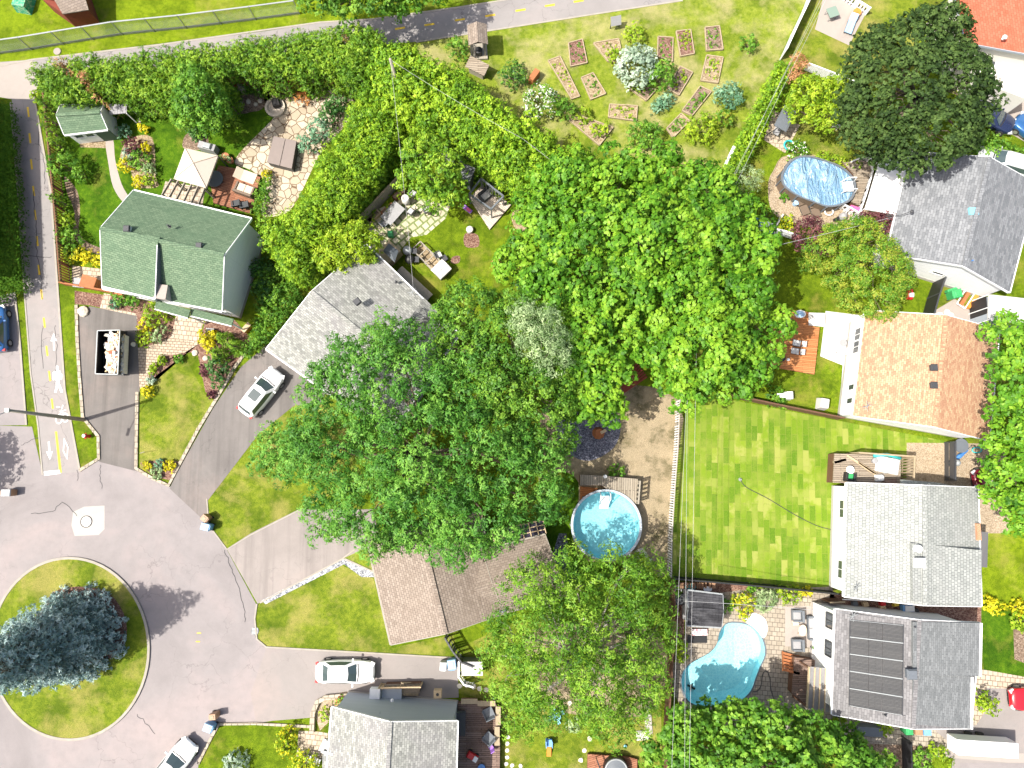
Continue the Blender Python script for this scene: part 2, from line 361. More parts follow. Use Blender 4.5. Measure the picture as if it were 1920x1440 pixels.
M['wood_grey'] = bricky('weathered_boards', (0.2, 0.16, 0.12), (0.33, 0.28, 0.22), (0.04, 0.03, 0.02), 3.0, 0.15, 0.018, rot=0.0)
M['wood_brown'] = bricky('brown_deck_boards', (0.12, 0.075, 0.055), (0.24, 0.17, 0.14), (0.03, 0.02, 0.02), 2.4, 0.16, 0.02, rot=0.0, var=0.4)
M['wood_orange'] = bricky('stained_deck_boards', (0.32, 0.12, 0.04), (0.46, 0.2, 0.08), (0.1, 0.03, 0.01), 3.0, 0.15, 0.014, rot=radians(4), var=0.3)
M['wood_redish'] = bricky('red_brown_deck_boards', (0.2, 0.08, 0.045), (0.32, 0.15, 0.09), (0.07, 0.03, 0.02), 2.8, 0.15, 0.014, rot=radians(-16), var=0.3)
M['wood_v'] = bricky('weathered_cross_boards', (0.2, 0.17, 0.13), (0.34, 0.3, 0.24), (0.04, 0.03, 0.02), 3.0, 0.15, 0.018, rot=radians(90))
M['wood_p'] = bricky('pale_platform_boards', (0.42, 0.36, 0.3), (0.55, 0.48, 0.41), (0.15, 0.12, 0.09), 3.0, 0.15, 0.012, rot=radians(42))
M['wood_rail'] = flat('weathered_rail_wood', (0.34, 0.27, 0.18), 0.8, var=0.3, scale=5)
M['wood_pale'] = flat('pale_timber', (0.5, 0.38, 0.24), 0.8, var=0.25, scale=5)
M['wood_dark'] = flat('dark_brown_timber', (0.12, 0.06, 0.035), 0.8, var=0.3, scale=5)
M['wood_rust'] = flat('rust_stained_timber', (0.33, 0.12, 0.045), 0.75, var=0.3, scale=4)
M['wood_silver'] = flat('silvered_timber', (0.3, 0.27, 0.22), 0.85, var=0.3, scale=6)
M['white'] = flat('white_paint', (0.78, 0.79, 0.8), 0.5, var=0.04)
M['white_siding'] = bricky('white_siding', (0.82, 0.83, 0.85), (0.86, 0.87, 0.88), (0.6, 0.62, 0.65), 40, 0.2, 0.01, uv=True, var=0.03, rough=0.6)
M['white_panel'] = flat('white_panel', (0.86, 0.86, 0.86), 0.45, var=0.03)
M['blue_siding'] = bricky('pale_blue_siding', (0.42, 0.46, 0.51), (0.45, 0.49, 0.54), (0.33, 0.37, 0.42), 40, 0.2, 0.01, uv=True, var=0.05, rough=0.6)
M['cream_wall'] = flat('cream_stucco', (0.66, 0.64, 0.58), 0.8, var=0.05)
M['foundation'] = flat('foundation_concrete', (0.4, 0.38, 0.36), 0.9, var=0.15)
M['brick_wall'] = bricky('orange_brick', (0.42, 0.17, 0.08), (0.5, 0.24, 0.12), (0.45, 0.4, 0.34), 0.22, 0.08, 0.01, uv=True)
def shingle(name, c1, c2, gap, w=0.34, h=0.2, **k): return bricky(name, c1, c2, gap, w, h, 0.012, uv=True, **k)
M['sh_green'] = shingle('green_shingles', (0.075, 0.125, 0.075), (0.14, 0.2, 0.125), (0.035, 0.06, 0.04), 0.3, 0.17, blotch=(0.1, 0.165, 0.1), bscale=0.6, var=0.35)
M['sh_grey'] = shingle('mottled_grey_shingles', (0.14, 0.145, 0.135), (0.33, 0.335, 0.31), (0.11, 0.112, 0.108), 0.3, 0.17, blotch=(0.22, 0.205, 0.225), bscale=0.25)
M['sh_beige'] = shingle('beige_shingles', (0.17, 0.135, 0.11), (0.265, 0.22, 0.185), (0.07, 0.057, 0.05), 0.3, 0.2, blotch=(0.24, 0.195, 0.16), bscale=0.25)
M['sh_slate'] = shingle('blue_grey_shingles', (0.11, 0.118, 0.13), (0.23, 0.24, 0.255), (0.105, 0.11, 0.12), 0.45, 0.2, blotch=(0.16, 0.168, 0.18), bscale=0.8)
M['sh_salmon'] = shingle('salmon_shingles', (0.31, 0.145, 0.09), (0.47, 0.34, 0.21), (0.27, 0.14, 0.09), 0.3, 0.16, blotch=(0.38, 0.21, 0.135), bscale=1.3)
M['sh_white'] = shingle('pale_grey_shingles', (0.22, 0.235, 0.225), (0.33, 0.345, 0.33), (0.08, 0.083, 0.085), 0.26, 0.26, blotch=(0.27, 0.275, 0.27), bscale=0.6)
M['sh_lilac'] = shingle('lilac_grey_shingles', (0.12, 0.117, 0.12), (0.22, 0.215, 0.22), (0.11, 0.108, 0.112), 0.4, 0.18, blotch=(0.15, 0.148, 0.155), bscale=1.2)
M['sh_steel'] = shingle('steel_blue_shingles', (0.12, 0.128, 0.132), (0.21, 0.22, 0.225), (0.11, 0.116, 0.12), 0.4, 0.18, blotch=(0.15, 0.16, 0.165), bscale=1.2)
M['sh_red'] = shingle('red_shingles', (0.4, 0.085, 0.045), (0.48, 0.135, 0.08), (0.3, 0.07, 0.04), 0.34, 0.2, blotch=(0.42, 0.13, 0.08), bscale=0.4)
M['sh_black'] = shingle('charcoal_shingles', (0.018, 0.018, 0.021), (0.055, 0.055, 0.062), (0.01, 0.01, 0.012), 0.5, 0.2, blotch=(0.1, 0.1, 0.11), bscale=0.9)
M['black'] = flat('black_plastic', (0.02, 0.02, 0.022), 0.5, var=0.2)
M['dark'] = flat('charcoal_metal', (0.05, 0.052, 0.058), 0.5, var=0.2)
M['gunmetal'] = flat('slate_grey_shade', (0.12, 0.135, 0.155), 0.5, var=0.15)
M['grey'] = flat('mid_grey_paint', (0.28, 0.28, 0.29), 0.6, var=0.15)
M['galv'] = flat('galvanised_steel', (0.3, 0.32, 0.33), 0.5, metal=0.2, var=0.1)
M['taupe'] = flat('taupe_vinyl', (0.2, 0.165, 0.15), 0.6, var=0.08, scale=2)
M['canvas'] = flat('cream_canvas', (0.55, 0.48, 0.41), 0.8, var=0.05, scale=2)
M['cushion'] = flat('beige_cushion', (0.55, 0.44, 0.34), 0.85, var=0.08, scale=3)
M['cushion_g'] = flat('grey_cushion', (0.45, 0.45, 0.44), 0.85, var=0.08, scale=3)
M['wicker'] = flat('dark_wicker', (0.05, 0.055, 0.06), 0.7, var=0.4, scale=30)
M['wicker_b'] = flat('brown_wicker', (0.15, 0.11, 0.08), 0.7, var=0.4, scale=30)
M['bin_blue'] = flat('blue_bin_plastic', (0.16, 0.35, 0.62), 0.5, var=0.08)
M['bin_lblue'] = flat('faded_blue_bin_plastic', (0.3, 0.46, 0.66), 0.5, var=0.08)
M['bin_green'] = flat('green_bin_plastic', (0.04, 0.3, 0.1), 0.5, var=0.1)
M['bin_brown'] = flat('brown_bin_plastic', (0.34, 0.2, 0.12), 0.5, var=0.1)
M['bin_grey'] = flat('grey_bin_plastic', (0.42, 0.43, 0.44), 0.5, var=0.1)
M['teal'] = flat('teal_plastic', (0.04, 0.42, 0.42), 0.45, var=0.1)
M['red'] = flat('red_plastic', (0.55, 0.02, 0.025), 0.35, var=0.1)
M['purple'] = flat('purple_plastic', (0.3, 0.14, 0.5), 0.5, var=0.1)
M['pink'] = flat('pink_plastic', (0.65, 0.12, 0.3), 0.5, var=0.1)
M['orange'] = flat('orange_plastic', (0.6, 0.22, 0.04), 0.5, var=0.1)
M['blue'] = flat('blue_plastic', (0.06, 0.2, 0.5), 0.45, var=0.1)
M['skyblue'] = flat('sky_blue_plastic', (0.2, 0.48, 0.62), 0.5, var=0.1)
M['terracotta'] = flat('terracotta', (0.42, 0.16, 0.08), 0.8, var=0.15)
M['yellow'] = flat('yellow_plastic', (0.6, 0.45, 0.05), 0.5, var=0.1)
M['glass'] = glassmat('window_glass', (0.05, 0.06, 0.07), 0.06)
M['glass_car'] = glassmat('car_glass', (0.05, 0.075, 0.08), 0.04, 1.0)
M['glass_green'] = glassmat('tinted_table_glass', (0.2, 0.27, 0.22), 0.1)
M['tyre'] = flat('tyre_rubber', (0.025, 0.025, 0.025), 0.85)
M['rim'] = flat('alloy_rim', (0.45, 0.45, 0.46), 0.3, metal=0.6)
M['chrome'] = flat('headlamp_lens', (0.6, 0.62, 0.64), 0.15, metal=0.2, coat=0.5)
M['tail'] = flat('tail_lamp_red', (0.45, 0.01, 0.012), 0.2, coat=0.5)
M['car_white'] = flat('white_car_paint', (0.8, 0.81, 0.82), 0.25, coat=1.0, var=0.02)
M['car_blue'] = flat('blue_car_paint', (0.03, 0.12, 0.32), 0.25, metal=0.3, coat=1.0, var=0.04)
M['car_navy'] = flat('navy_car_paint', (0.02, 0.03, 0.08), 0.25, metal=0.3, coat=1.0, var=0.04)
M['car_silver'] = flat('silver_car_paint', (0.66, 0.68, 0.7), 0.28, metal=0.3, coat=1.0, var=0.03)
M['car_red'] = flat('red_car_paint', (0.5, 0.01, 0.02), 0.25, coat=1.0, var=0.04)
M['car_maroon'] = flat('maroon_car_paint', (0.16, 0.008, 0.02), 0.25, metal=0.3, coat=1.0, var=0.04)
M['bark'] = flat('tree_bark', (0.16, 0.12, 0.09), 0.9, var=0.35, scale=5, bump=0.03)
M['bark_pale'] = flat('pale_bark', (0.42, 0.38, 0.33), 0.9, var=0.3, scale=5, bump=0.02)
M['stone'] = flat('boulder_stone', (0.5, 0.44, 0.36), 0.9, var=0.3, scale=4, bump=0.05)
M['stone_w'] = flat('pale_stepping_stone', (0.66, 0.62, 0.52), 0.9, var=0.15, scale=4)
M['wire'] = flat('cable_grey', (0.38, 0.38, 0.39), 0.6)
# leaves
M['lf_maple'] = leafmat('maple_leaves', (0.03, 0.11, 0.006), (0.1, 0.265, 0.015), (0.24, 0.42, 0.028), 0.25)
M['lf_ash'] = leafmat('ash_leaves', (0.022, 0.09, 0.01), (0.07, 0.22, 0.024), (0.18, 0.37, 0.05), 0.22)
M['lf_mid'] = leafmat('elm_leaves', (0.022, 0.08, 0.008), (0.08, 0.21, 0.018), (0.2, 0.36, 0.035), 0.22)
M['lf_birch'] = leafmat('birch_leaves', (0.03, 0.1, 0.008), (0.11, 0.26, 0.018), (0.25, 0.41, 0.035), 0.25)
M['lf_dark'] = leafmat('dark_maple_leaves', (0.014, 0.03, 0.009), (0.036, 0.072, 0.017), (0.085, 0.14, 0.034), 0.1, 0.65, 0.15)
M['lf_cedar'] = leafmat('cedar_foliage', (0.045, 0.13, 0.006), (0.155, 0.315, 0.014), (0.34, 0.5, 0.025), 0.2)
M['lf_cedar2'] = leafmat('green_cedar_foliage', (0.035, 0.11, 0.007), (0.12, 0.265, 0.015), (0.28, 0.43, 0.03), 0.2)
M['lf_spruce'] = leafmat('blue_spruce_needles', (0.06, 0.12, 0.115), (0.21, 0.33, 0.32), (0.46, 0.58, 0.56), 0.05)
M['lf_silver'] = leafmat('silver_leaves', (0.138, 0.218, 0.149), (0.299, 0.402, 0.299), (0.507, 0.604, 0.483), 0.2)
M['lf_grayg'] = leafmat('grey_green_leaves', (0.112, 0.196, 0.070), (0.238, 0.350, 0.154), (0.441, 0.559, 0.294), 0.25)
M['lf_yellow'] = leafmat('golden_leaves', (0.230, 0.253, 0.009), (0.483, 0.460, 0.011), (0.749, 0.664, 0.024), 0.25)
M['lf_lime'] = leafmat('lime_leaves', (0.084, 0.180, 0.007), (0.216, 0.360, 0.014), (0.416, 0.529, 0.038), 0.3)
M['lf_green'] = leafmat('shrub_leaves', (0.037, 0.120, 0.010), (0.092, 0.240, 0.019), (0.232, 0.420, 0.042), 0.25)
M['lf_deep'] = leafmat('deep_green_leaves', (0.014, 0.056, 0.011), (0.035, 0.119, 0.021), (0.103, 0.221, 0.044), 0.15)
M['lf_teal'] = leafmat('blue_green_leaves', (0.042, 0.126, 0.070), (0.112, 0.252, 0.140), (0.265, 0.441, 0.279), 0.2)
M['lf_purple'] = leafmat('purple_leaves', (0.033, 0.009, 0.017), (0.099, 0.028, 0.039), (0.231, 0.092, 0.092), 0.15)
M['lf_orange'] = leafmat('orange_leaves', (0.275, 0.088, 0.022), (0.462, 0.187, 0.055), (0.635, 0.347, 0.139), 0.2)
M['lf_brown'] = leafmat('dead_brown_foliage', (0.144, 0.060, 0.024), (0.324, 0.144, 0.060), (0.529, 0.302, 0.151), 0.15)
M['lf_seed'] = leafmat('green_leaves_with_rusty_buds', (0.042, 0.140, 0.011), (0.126, 0.280, 0.021), (0.353, 0.382, 0.044), 0.3)
M['lf_white'] = leafmat('white_blossom', (0.600, 0.620, 0.550), (0.700, 0.720, 0.660), (0.840, 0.840, 0.798), 0.2)
M['lf_dull'] = leafmat('dark_hedge_leaves', (0.025, 0.08, 0.006), (0.05, 0.13, 0.01), (0.09, 0.19, 0.015), 0.1, 0.8, 0.1)
M['wood_barn'] = flat('barn_red_boards', (0.17, 0.035, 0.02), 0.8, var=0.3, scale=4)
# ================================================================ foliage
def leafcloud(lobes, rng, size=0.16, aspect=0.65, dens=26.0, sprig=0.28, per=7, up=0.5, inner=0.25, low=-0.35, droop=0.0, flat_=1.0, tipy=0.0):
    """leaves in sprigs over the outside of many small lobes. lobes: rows x,y,z,r,tint.  returns verts (N*4,3), tints (N)"""
    lobes = np.asarray(lobes, float)
    area = 4*pi*lobes[:, 3]**2
    ns = np.maximum(3, (area*dens/per*(1-low)/2*0.8).astype(int))
    idx = np.repeat(np.arange(len(lobes)), ns); S = len(idx)
    cz = rng.uniform(low, 1, S); th = rng.uniform(0, 2*pi, S); sr = np.sqrt(1-cz**2)
    d = np.stack([sr*np.cos(th), sr*np.sin(th), cz], 1)
    R = lobes[idx, 3]
    rad = np.where(rng.random(S) < inner, rng.uniform(0.3, 0.75, S), rng.uniform(0.78, 1.08, S))
    sc = lobes[idx, :3] + d*(R*rad)[:, None]*np.array([1, 1, flat_])
    st = lobes[idx, 4]*0.6 + rng.normal(0.0, 0.13, S)
    li = np.repeat(np.arange(S), per); N = len(li)
    o = rng.normal(0, 1, (N, 3)); o /= np.linalg.norm(o, axis=1)[:, None]+1e-9
    o[:, 2] = np.abs(o[:, 2])*0.7-0.15
    p = sc[li] + o*(sprig*rng.uniform(0.25, 1.0, N))[:, None]
    nrm = o*0.45 + d[li]*0.8 + np.array([0, 0, up*0.6]) + rng.normal(0, 0.28, (N, 3))
    nrm /= np.linalg.norm(nrm, axis=1)[:, None]+1e-9
    a = o - nrm*(np.sum(o*nrm, 1))[:, None] + rng.normal(0, 0.15, (N, 3))
    a[:, 2] -= droop
    a -= nrm*(np.sum(a*nrm, 1))[:, None]
    a /= np.linalg.norm(a, axis=1)[:, None]+1e-9
    b = np.cross(nrm, a)
    s = size*rng.uniform(0.65, 1.25, N)
    A = a*s[:, None]; B = b*(s*aspect)[:, None]; fold = nrm*(s*0.12)[:, None]
    V = np.empty((N, 4, 3)); V[:, 0] = p-A; V[:, 1] = p+B*1.0+fold-A*0.1; V[:, 2] = p+A; V[:, 3] = p-B+fold-A*0.1
    tint = np.clip(st[li]+0.27+rng.normal(0, 0.12, N), 0, 1)
    return V.reshape(-1, 3), tint
def leafmesh(name, V, tint, mat, parent=None, world=True, mats2=None, frac2=0.0, rng=None):
    if parent is not None and world:
        off = Vector(); o = parent
        while o is not None: off += o.location; o = o.parent
        V = V-np.array(off)
    n = len(V)//4
    me = bpy.data.meshes.new(name); me.vertices.add(n*4); me.vertices.foreach_set('co', V.astype(np.float32).ravel())
    me.loops.add(n*4); me.loops.foreach_set('vertex_index', np.arange(n*4, dtype=np.int32))
    me.polygons.add(n); me.polygons.foreach_set('loop_start', np.arange(0, n*4, 4, dtype=np.int32)); me.polygons.foreach_set('loop_total', np.full(n, 4, np.int32))
    me.materials.append(mat)
    if mats2 is not None:
        me.materials.append(mats2); me.polygons.foreach_set('material_index', (rng.random(n) < frac2).astype(np.int32))
    at = me.attributes.new('tint', 'FLOAT', 'FACE'); at.data.foreach_set('value', tint.astype(np.float32))
    me.update(calc_edges=True)
    ob = bpy.data.objects.new(name, me); COL.objects.link(ob)
    if parent is not None: ob.parent = parent
    return ob
def blob_lobes(blobs, rng, lr, top=0.0, low=-0.35, jitter=0.25, gap=1.0):
    """spread small lobes over the outside of a union of big ellipsoids (x,y,z,rx,rz)"""
    out = []
    B = np.array([[b[0], b[1], b[2], b[3], b[4]] for b in blobs])
    for i, b in enumerate(B):
        n = int(max(4, 4*pi*b[3]*max(b[3], b[4])*(1-low)/2/(pi*lr*lr)*1.25*gap))
        # golden spiral cover, jittered
        k = np.arange(n)+0.5; cz = 1-(1-low)*k/n; ph = k*2.399963+rng.uniform(0, 6)
        cz = np.clip(cz+rng.normal(0, 0.07, n), -1, 1); sr = np.sqrt(np.maximum(0, 1-cz**2)); ph = ph+rng.normal(0, 0.25, n)
        rad = rng.uniform(1-jitter, 1.06, n)
        P = np.stack([b[0]+b[3]*rad*sr*np.cos(ph), b[1]+b[3]*rad*sr*np.sin(ph), b[2]+b[4]*rad*cz], 1)
        keep = np.ones(n, bool)
        for j, c in enumerate(B):
            if j == i: continue
            q = ((P[:, 0]-c[0])**2+(P[:, 1]-c[1])**2)/(c[3]**2)+((P[:, 2]-c[2])**2)/(c[4]**2)
            keep &= q > (1-lr*0.9/c[3])**2 if c[3] > lr*0.9 else keep
        P = P[keep]
        for p in P: out.append((p[0], p[1], max(p[2], 0.25), lr*rng.uniform(0.7, 1.25), rng.uniform(0, 1)))
    return out
def limbs(mb, base, tops, r0, rng, zsplit, seg=7):
    """a trunk that divides into limbs reaching the given points"""
    base = Vector(base); fork = Vector((base.x, base.y, zsplit))
    mb.tube([base, base+(fork-base)*0.15, base+(fork-base)*0.6+Vector((rng.normal(0, .08), rng.normal(0, .08), 0)), fork], [r0*1.35, r0, r0*0.85, r0*0.72], seg+2)
    for tpt in tops:
        tpt = Vector(tpt); d = tpt-fork; mid = fork+d*0.45+Vector((rng.normal(0, 1), rng.normal(0, 1), rng.normal(0, .5)))*0.06*d.length+Vector((0, 0, d.length*0.08))
        rr = r0*0.42
        mb.tube([fork-Vector((0, 0, 0.15)), mid, tpt], [rr, rr*0.62, rr*0.2], 5)
def twigs(mb, hubs, lobes, rng, r=0.035, every=1):
    for q, l in enumerate(lobes):
        if q % every: continue
        p = Vector(l[:3]); h = min(hubs, key=lambda a: (Vector(a)-p).length); h = Vector(h)
        m = (h+p)/2+Vector((rng.normal(0, 1), rng.normal(0, 1), rng.normal(0, 1)))*0.08*(p-h).length
        mb.tube([h, m, p+(p-h)*0.02], [r, r*0.7, r*0.25], 3, cap=False)
SEED = [11]
def tree(label, base_px, blobs, mat, lr=0.95, size=0.17, aspect=0.62, dens=26, name='deciduous_tree', cat='tree', group=None, bark='bark', trunk_r=0.25, low=-0.3, up=0.5, per=7, sprig=0.3, inner=0.25, twig=True, gap=1.0, droop=0.0, jitter=0.25, flatten=0.85):
    """blobs: (px, py, radius in px, z centre) as the crown is seen at that height"""
    SEED[0] += 1; rng = np.random.default_rng(SEED[0])
    W = []
    for b in blobs:
        zz = b[3]+(rng.uniform(-0.5, 0.5) if b[3] > 6.5 else 0); c = G(b[0], b[1], zz); r = b[2]*mpp(zz); rz = b[4] if len(b) > 4 else min(r*flatten, b[3]-0.6)
        W.append((c.x, c.y, c.z, r, max(rz, 0.4)))
    g = G(base_px[0], base_px[1], 0)
    root = thing(name, label, cat, g, 0, group)
    lobes = blob_lobes(W, rng, lr, low=low, gap=gap, jitter=jitter)
    V, tint = leafcloud(lobes, rng, size*0.8, aspect, dens*1.5, sprig*0.9, per, up, inner, droop=droop)
    leafmesh('crown', V, tint, M[mat], root)
    mb = MB(); zs = min(w_[2] for w_ in W)*0.5
    hubs = [(x, y, z-rz*0.15) for x, y, z, r, rz in W]
    limbs(mb, g, hubs, trunk_r, rng, zs)
    if twig: twigs(mb, hubs, lobes, rng, 0.025+0.012*trunk_r/0.25, every=4)
    mb.build('trunk', M[bark], root, world=True, smooth=True)
    return root
def shrub(label, px, py, rpx, h, mat, name='shrub', cat='shrub', group=None, lr=None, size=0.1, dens=42, ry=None, rot=0.0, mat2=None, frac2=0.0, flatten=None, per=6, up=0.5, aspect=0.6, spread=None):
    """round or long low bush; px,py,rpx as seen at two thirds of its height"""
    SEED[0] += 1; rng = np.random.default_rng(SEED[0])
    zc = h*0.5; c = G(px, py, h*0.6); r = rpx*mpp(h*0.6)
    lr = lr or max(0.16, min(0.42, r*0.4))
    g = Vector((c.x, c.y, 0)); root = thing(name, label, cat, g, 0, group)
    if ry is None: W = [(c.x, c.y, zc, r*0.9, h*0.5)]
    else:
        ryy = ry*mpp(h*0.6); n = max(2, int(round(r/ryy*1.3))); W = []
        for i in range(n):
            q = (i/(n-1)-0.5)*2*(r-ryy); W.append((c.x+cos(rot)*q, c.y+sin(rot)*q, zc, ryy*0.95*rng.uniform(0.85, 1.1), h*0.5))
    lobes = blob_lobes(W, rng, lr, low=-0.5)
    V, tint = leafcloud(lobes, rng, size, aspect, dens, lr*0.45, per, up, 0.2)
    leafmesh('crown', V, tint, M[mat], root, mats2=M[mat2] if mat2 else None, frac2=frac2, rng=rng)
    mb = MB()
    for i in range(5):
        a = i*1.26; e = (c.x+cos(a)*r*0.5, c.y+sin(a)*r*0.5, h*0.6); mb.tube([g, e], [0.035, 0.012], 4)
    mb.build('stem', M['bark'], root, world=True)
    return root
def in_poly(x, y, P):
    c = False; n = len(P); j = n-1
    for i in range(n):
        if (P[i][1] > y) != (P[j][1] > y) and x < (P[j][0]-P[i][0])*(y-P[i][1])/(P[j][1]-P[i][1])+P[i][0]: c = not c
        j = i
    return c
def hedge(label, poly, h, mat, lr=0.6, size=0.12, dens=30, name='cedar_hedge', cat='hedge', top_var=0.5, brown=None, clipped=False, step=0.95, up=0.35, aspect=0.5, layers=3, trunks=True, group=None):
    """outline of the hedge top traced on the photo; stems every metre or so, foliage to the ground"""
    SEED[0] += 1; rng = np.random.default_rng(SEED[0])
    W = [G(x, y, h*0.9) for x, y in poly]; P = [(v.x, v.y) for v in W]
    xs = [p[0] for p in P]; ys = [p[1] for p in P]; st = lr*step
    cx, cy = sum(xs)/len(xs), sum(ys)/len(ys)
    root = thing(name, label, cat, (cx, cy, 0), 0, group)
    lobes = []; brw = []; stems = MB()
    y = min(ys)
    row = 0
    while y < max(ys):
        x = min(xs)+(row % 2)*st*0.5
        while x < max(xs):
            qx, qy = x+rng.normal(0, st*0.22), y+rng.normal(0, st*0.22)
            if in_poly(qx, qy, P) and (clipped or all(in_poly(qx+ex, qy+ey, P) for ex, ey in ((lr*.5, 0), (-lr*.5, 0), (0, lr*.5), (0, -lr*.5)))):
                edge = not all(in_poly(qx+dx, qy+dy, P) for dx, dy in ((lr*1.6, 0), (-lr*1.6, 0), (0, lr*1.6), (0, -lr*1.6)))
                hz = h-lr*0.8+(rng.normal(0, top_var*0.5) if not clipped else 0)
                if edge and not clipped: hz -= rng.uniform(0.0, top_var)
                t = rng.uniform(0, 1)
                lobes.append((qx, qy, hz, lr*rng.uniform(0.75, 1.15), t))
                if edge:
                    for k in range(1, int(h/lr*0.8)): lobes.append((qx+rng.normal(0, .08), qy+rng.normal(0, .08), max(hz-k*lr*1.25, 0.3), lr*rng.uniform(0.7, 1.0), t*0.8))
                elif rng.random() < 0.5: lobes.append((qx+rng.normal(0, .2), qy+rng.normal(0, .2), hz-lr*1.2, lr, t*0.8))
                if trunks and rng.random() < 0.25: stems.tube([(qx, qy, 0), (qx, qy, hz)], [0.09, 0.03], 5)
            x += st
        y += st*0.87; row += 1
    V, tint = leafcloud(lobes, rng, size*0.62, aspect, dens*2.3, lr*0.3, 8, up, 0.15, low=-0.1 if not clipped else 0.0)
    if brown:
        B = [(G(b[0], b[1], h*0.9), b[2]*mpp(h*0.9)) for b in brown]
        C = V.reshape(-1, 4, 3).mean(1); mi = np.zeros(len(C), bool)
        for g_, r_ in B: mi |= (np.hypot(C[:, 0]-g_.x, C[:, 1]-g_.y) < r_*rng.uniform(0.3, 1.25, len(C)))
        keep = np.repeat(~mi, 4); kb = np.repeat(mi, 4)
        leafmesh('foliage', V[keep], tint[~mi], M[mat], root)
        leafmesh('dead_foliage', V[kb], tint[mi], M['lf_brown'], root)['label'] = 'rusty brown dead patches in the green hedge'
    else: leafmesh('foliage', V, tint, M[mat], root)
    if stems.v: stems.build('stem', M['bark'], root, world=True)
    return root
def conifer(label, base_px, h, r, mat, name='conifer', n=1.0, size=0.12, lr=0.3, dens=34, cat='tree', group=None, power=0.85):
    """cone-shaped tree: whorls of branches, each with tufts towards its tip"""
    SEED[0] += 1; rng = np.random.default_rng(SEED[0]); g = G(base_px[0], base_px[1], 0)
    root = thing(name, label, cat, g, 0, group); lobes = []; mb = MB()
    z = 0.3; wh = 0
    while z < h:
        R = r*(1-z/h)**power+0.06; nb = max(3, int(2*pi*R/(lr*1.5)*n)); a0 = rng.uniform(0, 6.28)
        for i in range(nb):
            a = a0+2*pi*i/nb+rng.normal(0, 0.12); rr = R*rng.uniform(0.82, 1.14)
            zz = z+rng.normal(0, 0.12)
            tip = Vector((g.x+cos(a)*rr, g.y+sin(a)*rr, max(0.2, zz-0.08*rr)))
            if R > 0.8: mb.tube([(g.x, g.y, zz+0.15*rr), tip], [0.05, 0.012], 3, cap=False)
            k = max(1, int(rr/(lr*1.35))); tt = rng.uniform(0, 1)
            for j in range(k):
                f = 1-j*0.8*lr*1.35/rr
                if f < 0.3: break
                s = lr*(1.0 if j else 0.8)
                lobes.append((g.x+cos(a)*rr*f+rng.normal(0, .05), g.y+sin(a)*rr*f+rng.normal(0, .05), tip.z+0.1*rr*(1-f)+rng.normal(0, .05), s*rng.uniform(0.8, 1.15), tt))
        z += lr*1.25; wh += 1
    V, tint = leafcloud(lobes, rng, size, 0.32, dens, lr*0.5, 8, 0.55, 0.2, low=-0.25)
    leafmesh('crown', V, tint, M[mat], root)
    mb.tube([g, (g.x, g.y, h)], [0.1+r*0.05, 0.02], 8); mb.build('trunk', M['bark'], root, world=True)
    return root
# ================================================================ ground, roads, paths, markings
POOL = smooth_px([(1361, 1171), (1379, 1168), (1404, 1173), (1422, 1187), (1432, 1206), (1434, 1228), (1425, 1250), (1416, 1274), (1408, 1295), (1392, 1311), (1367, 1317), (1342, 1322), (1315, 1324), (1295, 1317), (1283, 1301), (1278, 1280), (1281, 1260), (1295, 1244), (1317, 1232), (1333, 1222), (1345, 1206), (1349, 1187)], 3)
def keyhole(outer, hole, z):
    """counter-clockwise outline with a hole let into it by a seam"""
    def area(V): return sum(V[i][0]*V[(i+1) % len(V)][1]-V[(i+1) % len(V)][0]*V[i][1] for i in range(len(V)))
    O = [(p[0], p[1]) for p in outer]; Hh = [(p[0], p[1]) for p in hole]
    if area(O) < 0: O = O[::-1]
    if area(Hh) > 0: Hh = Hh[::-1]
    best = min(((o[0]-h[0])**2+(o[1]-h[1])**2, i, j) for i, o in enumerate(O) for j, h in enumerate(Hh)); _, i, j = best
    out = O[:i+1]+Hh[j:]+Hh[:j+1]+O[i:]
    return [(x, y, z) for x, y in out]
PW = [G(x, y, 0) for x, y in POOL]
gm = MB(); gm.poly(keyhole([(-400, -400), (400, -400), (400, 400), (-400, 400)], PW, 0.0))
gm.build('ground', M['lawn'], kind='structure')
S = sheet
# --- lawns with their own character
S('lawn', [(-200, -260), (760, -260), (760, 30), (600, 42), (300, 80), (0, 122), (-200, 150)], M['lawn_field'], 0.004)
S('lawn', [(700, 60), (1500, -40), (1512, 0), (1470, 90), (1385, 300), (1330, 420), (1200, 420), (900, 260), (800, 110)], M['lawn_dry'], 0.004)
S('lawn', [(1512, 0), (1720, -60), (1720, 120), (1600, 190), (1500, 150), (1465, 110)], M['lawn_olive'], 0.004)
S('lawn', [(1490, 215), (1640, 200), (1660, 300), (1500, 300), (1470, 280)], M['lawn_olive'], 0.004)
S('lawn', [(80, 190), (480, 170), (600, 180), (520, 330), (440, 420), (250, 370), (190, 480), (100, 500)], M['lawn_rich'], 0.004)
S('lawn', [(262, 745), (292, 680), (350, 675), (382, 735), (408, 750), (330, 880), (300, 900), (262, 880)], M['lawn_olive'], 0.004)
S('lawn', [(560, 720), (480, 815), (388, 935), (390, 980), (425, 1029), (470, 1000), (560, 955), (680, 900), (640, 760)], M['lawn_olive'], 0.004)
S('lawn', [(485, 1132), (640, 1060), (700, 1085), (735, 1215), (850, 1190), (860, 1230), (500, 1214), (482, 1195), (479, 1150)], M['lawn_olive'], 0.004)
S('lawn', [(860, 1215), (1000, 1150), (1240, 1150), (1240, 1460), (940, 1460), (940, 1320), (860, 1300)], M['lawn_olive'], 0.004)
S('lawn', [(415, 1357), (560, 1360), (555, 1560), (350, 1560), (372, 1430)], M['lawn'], 0.004)
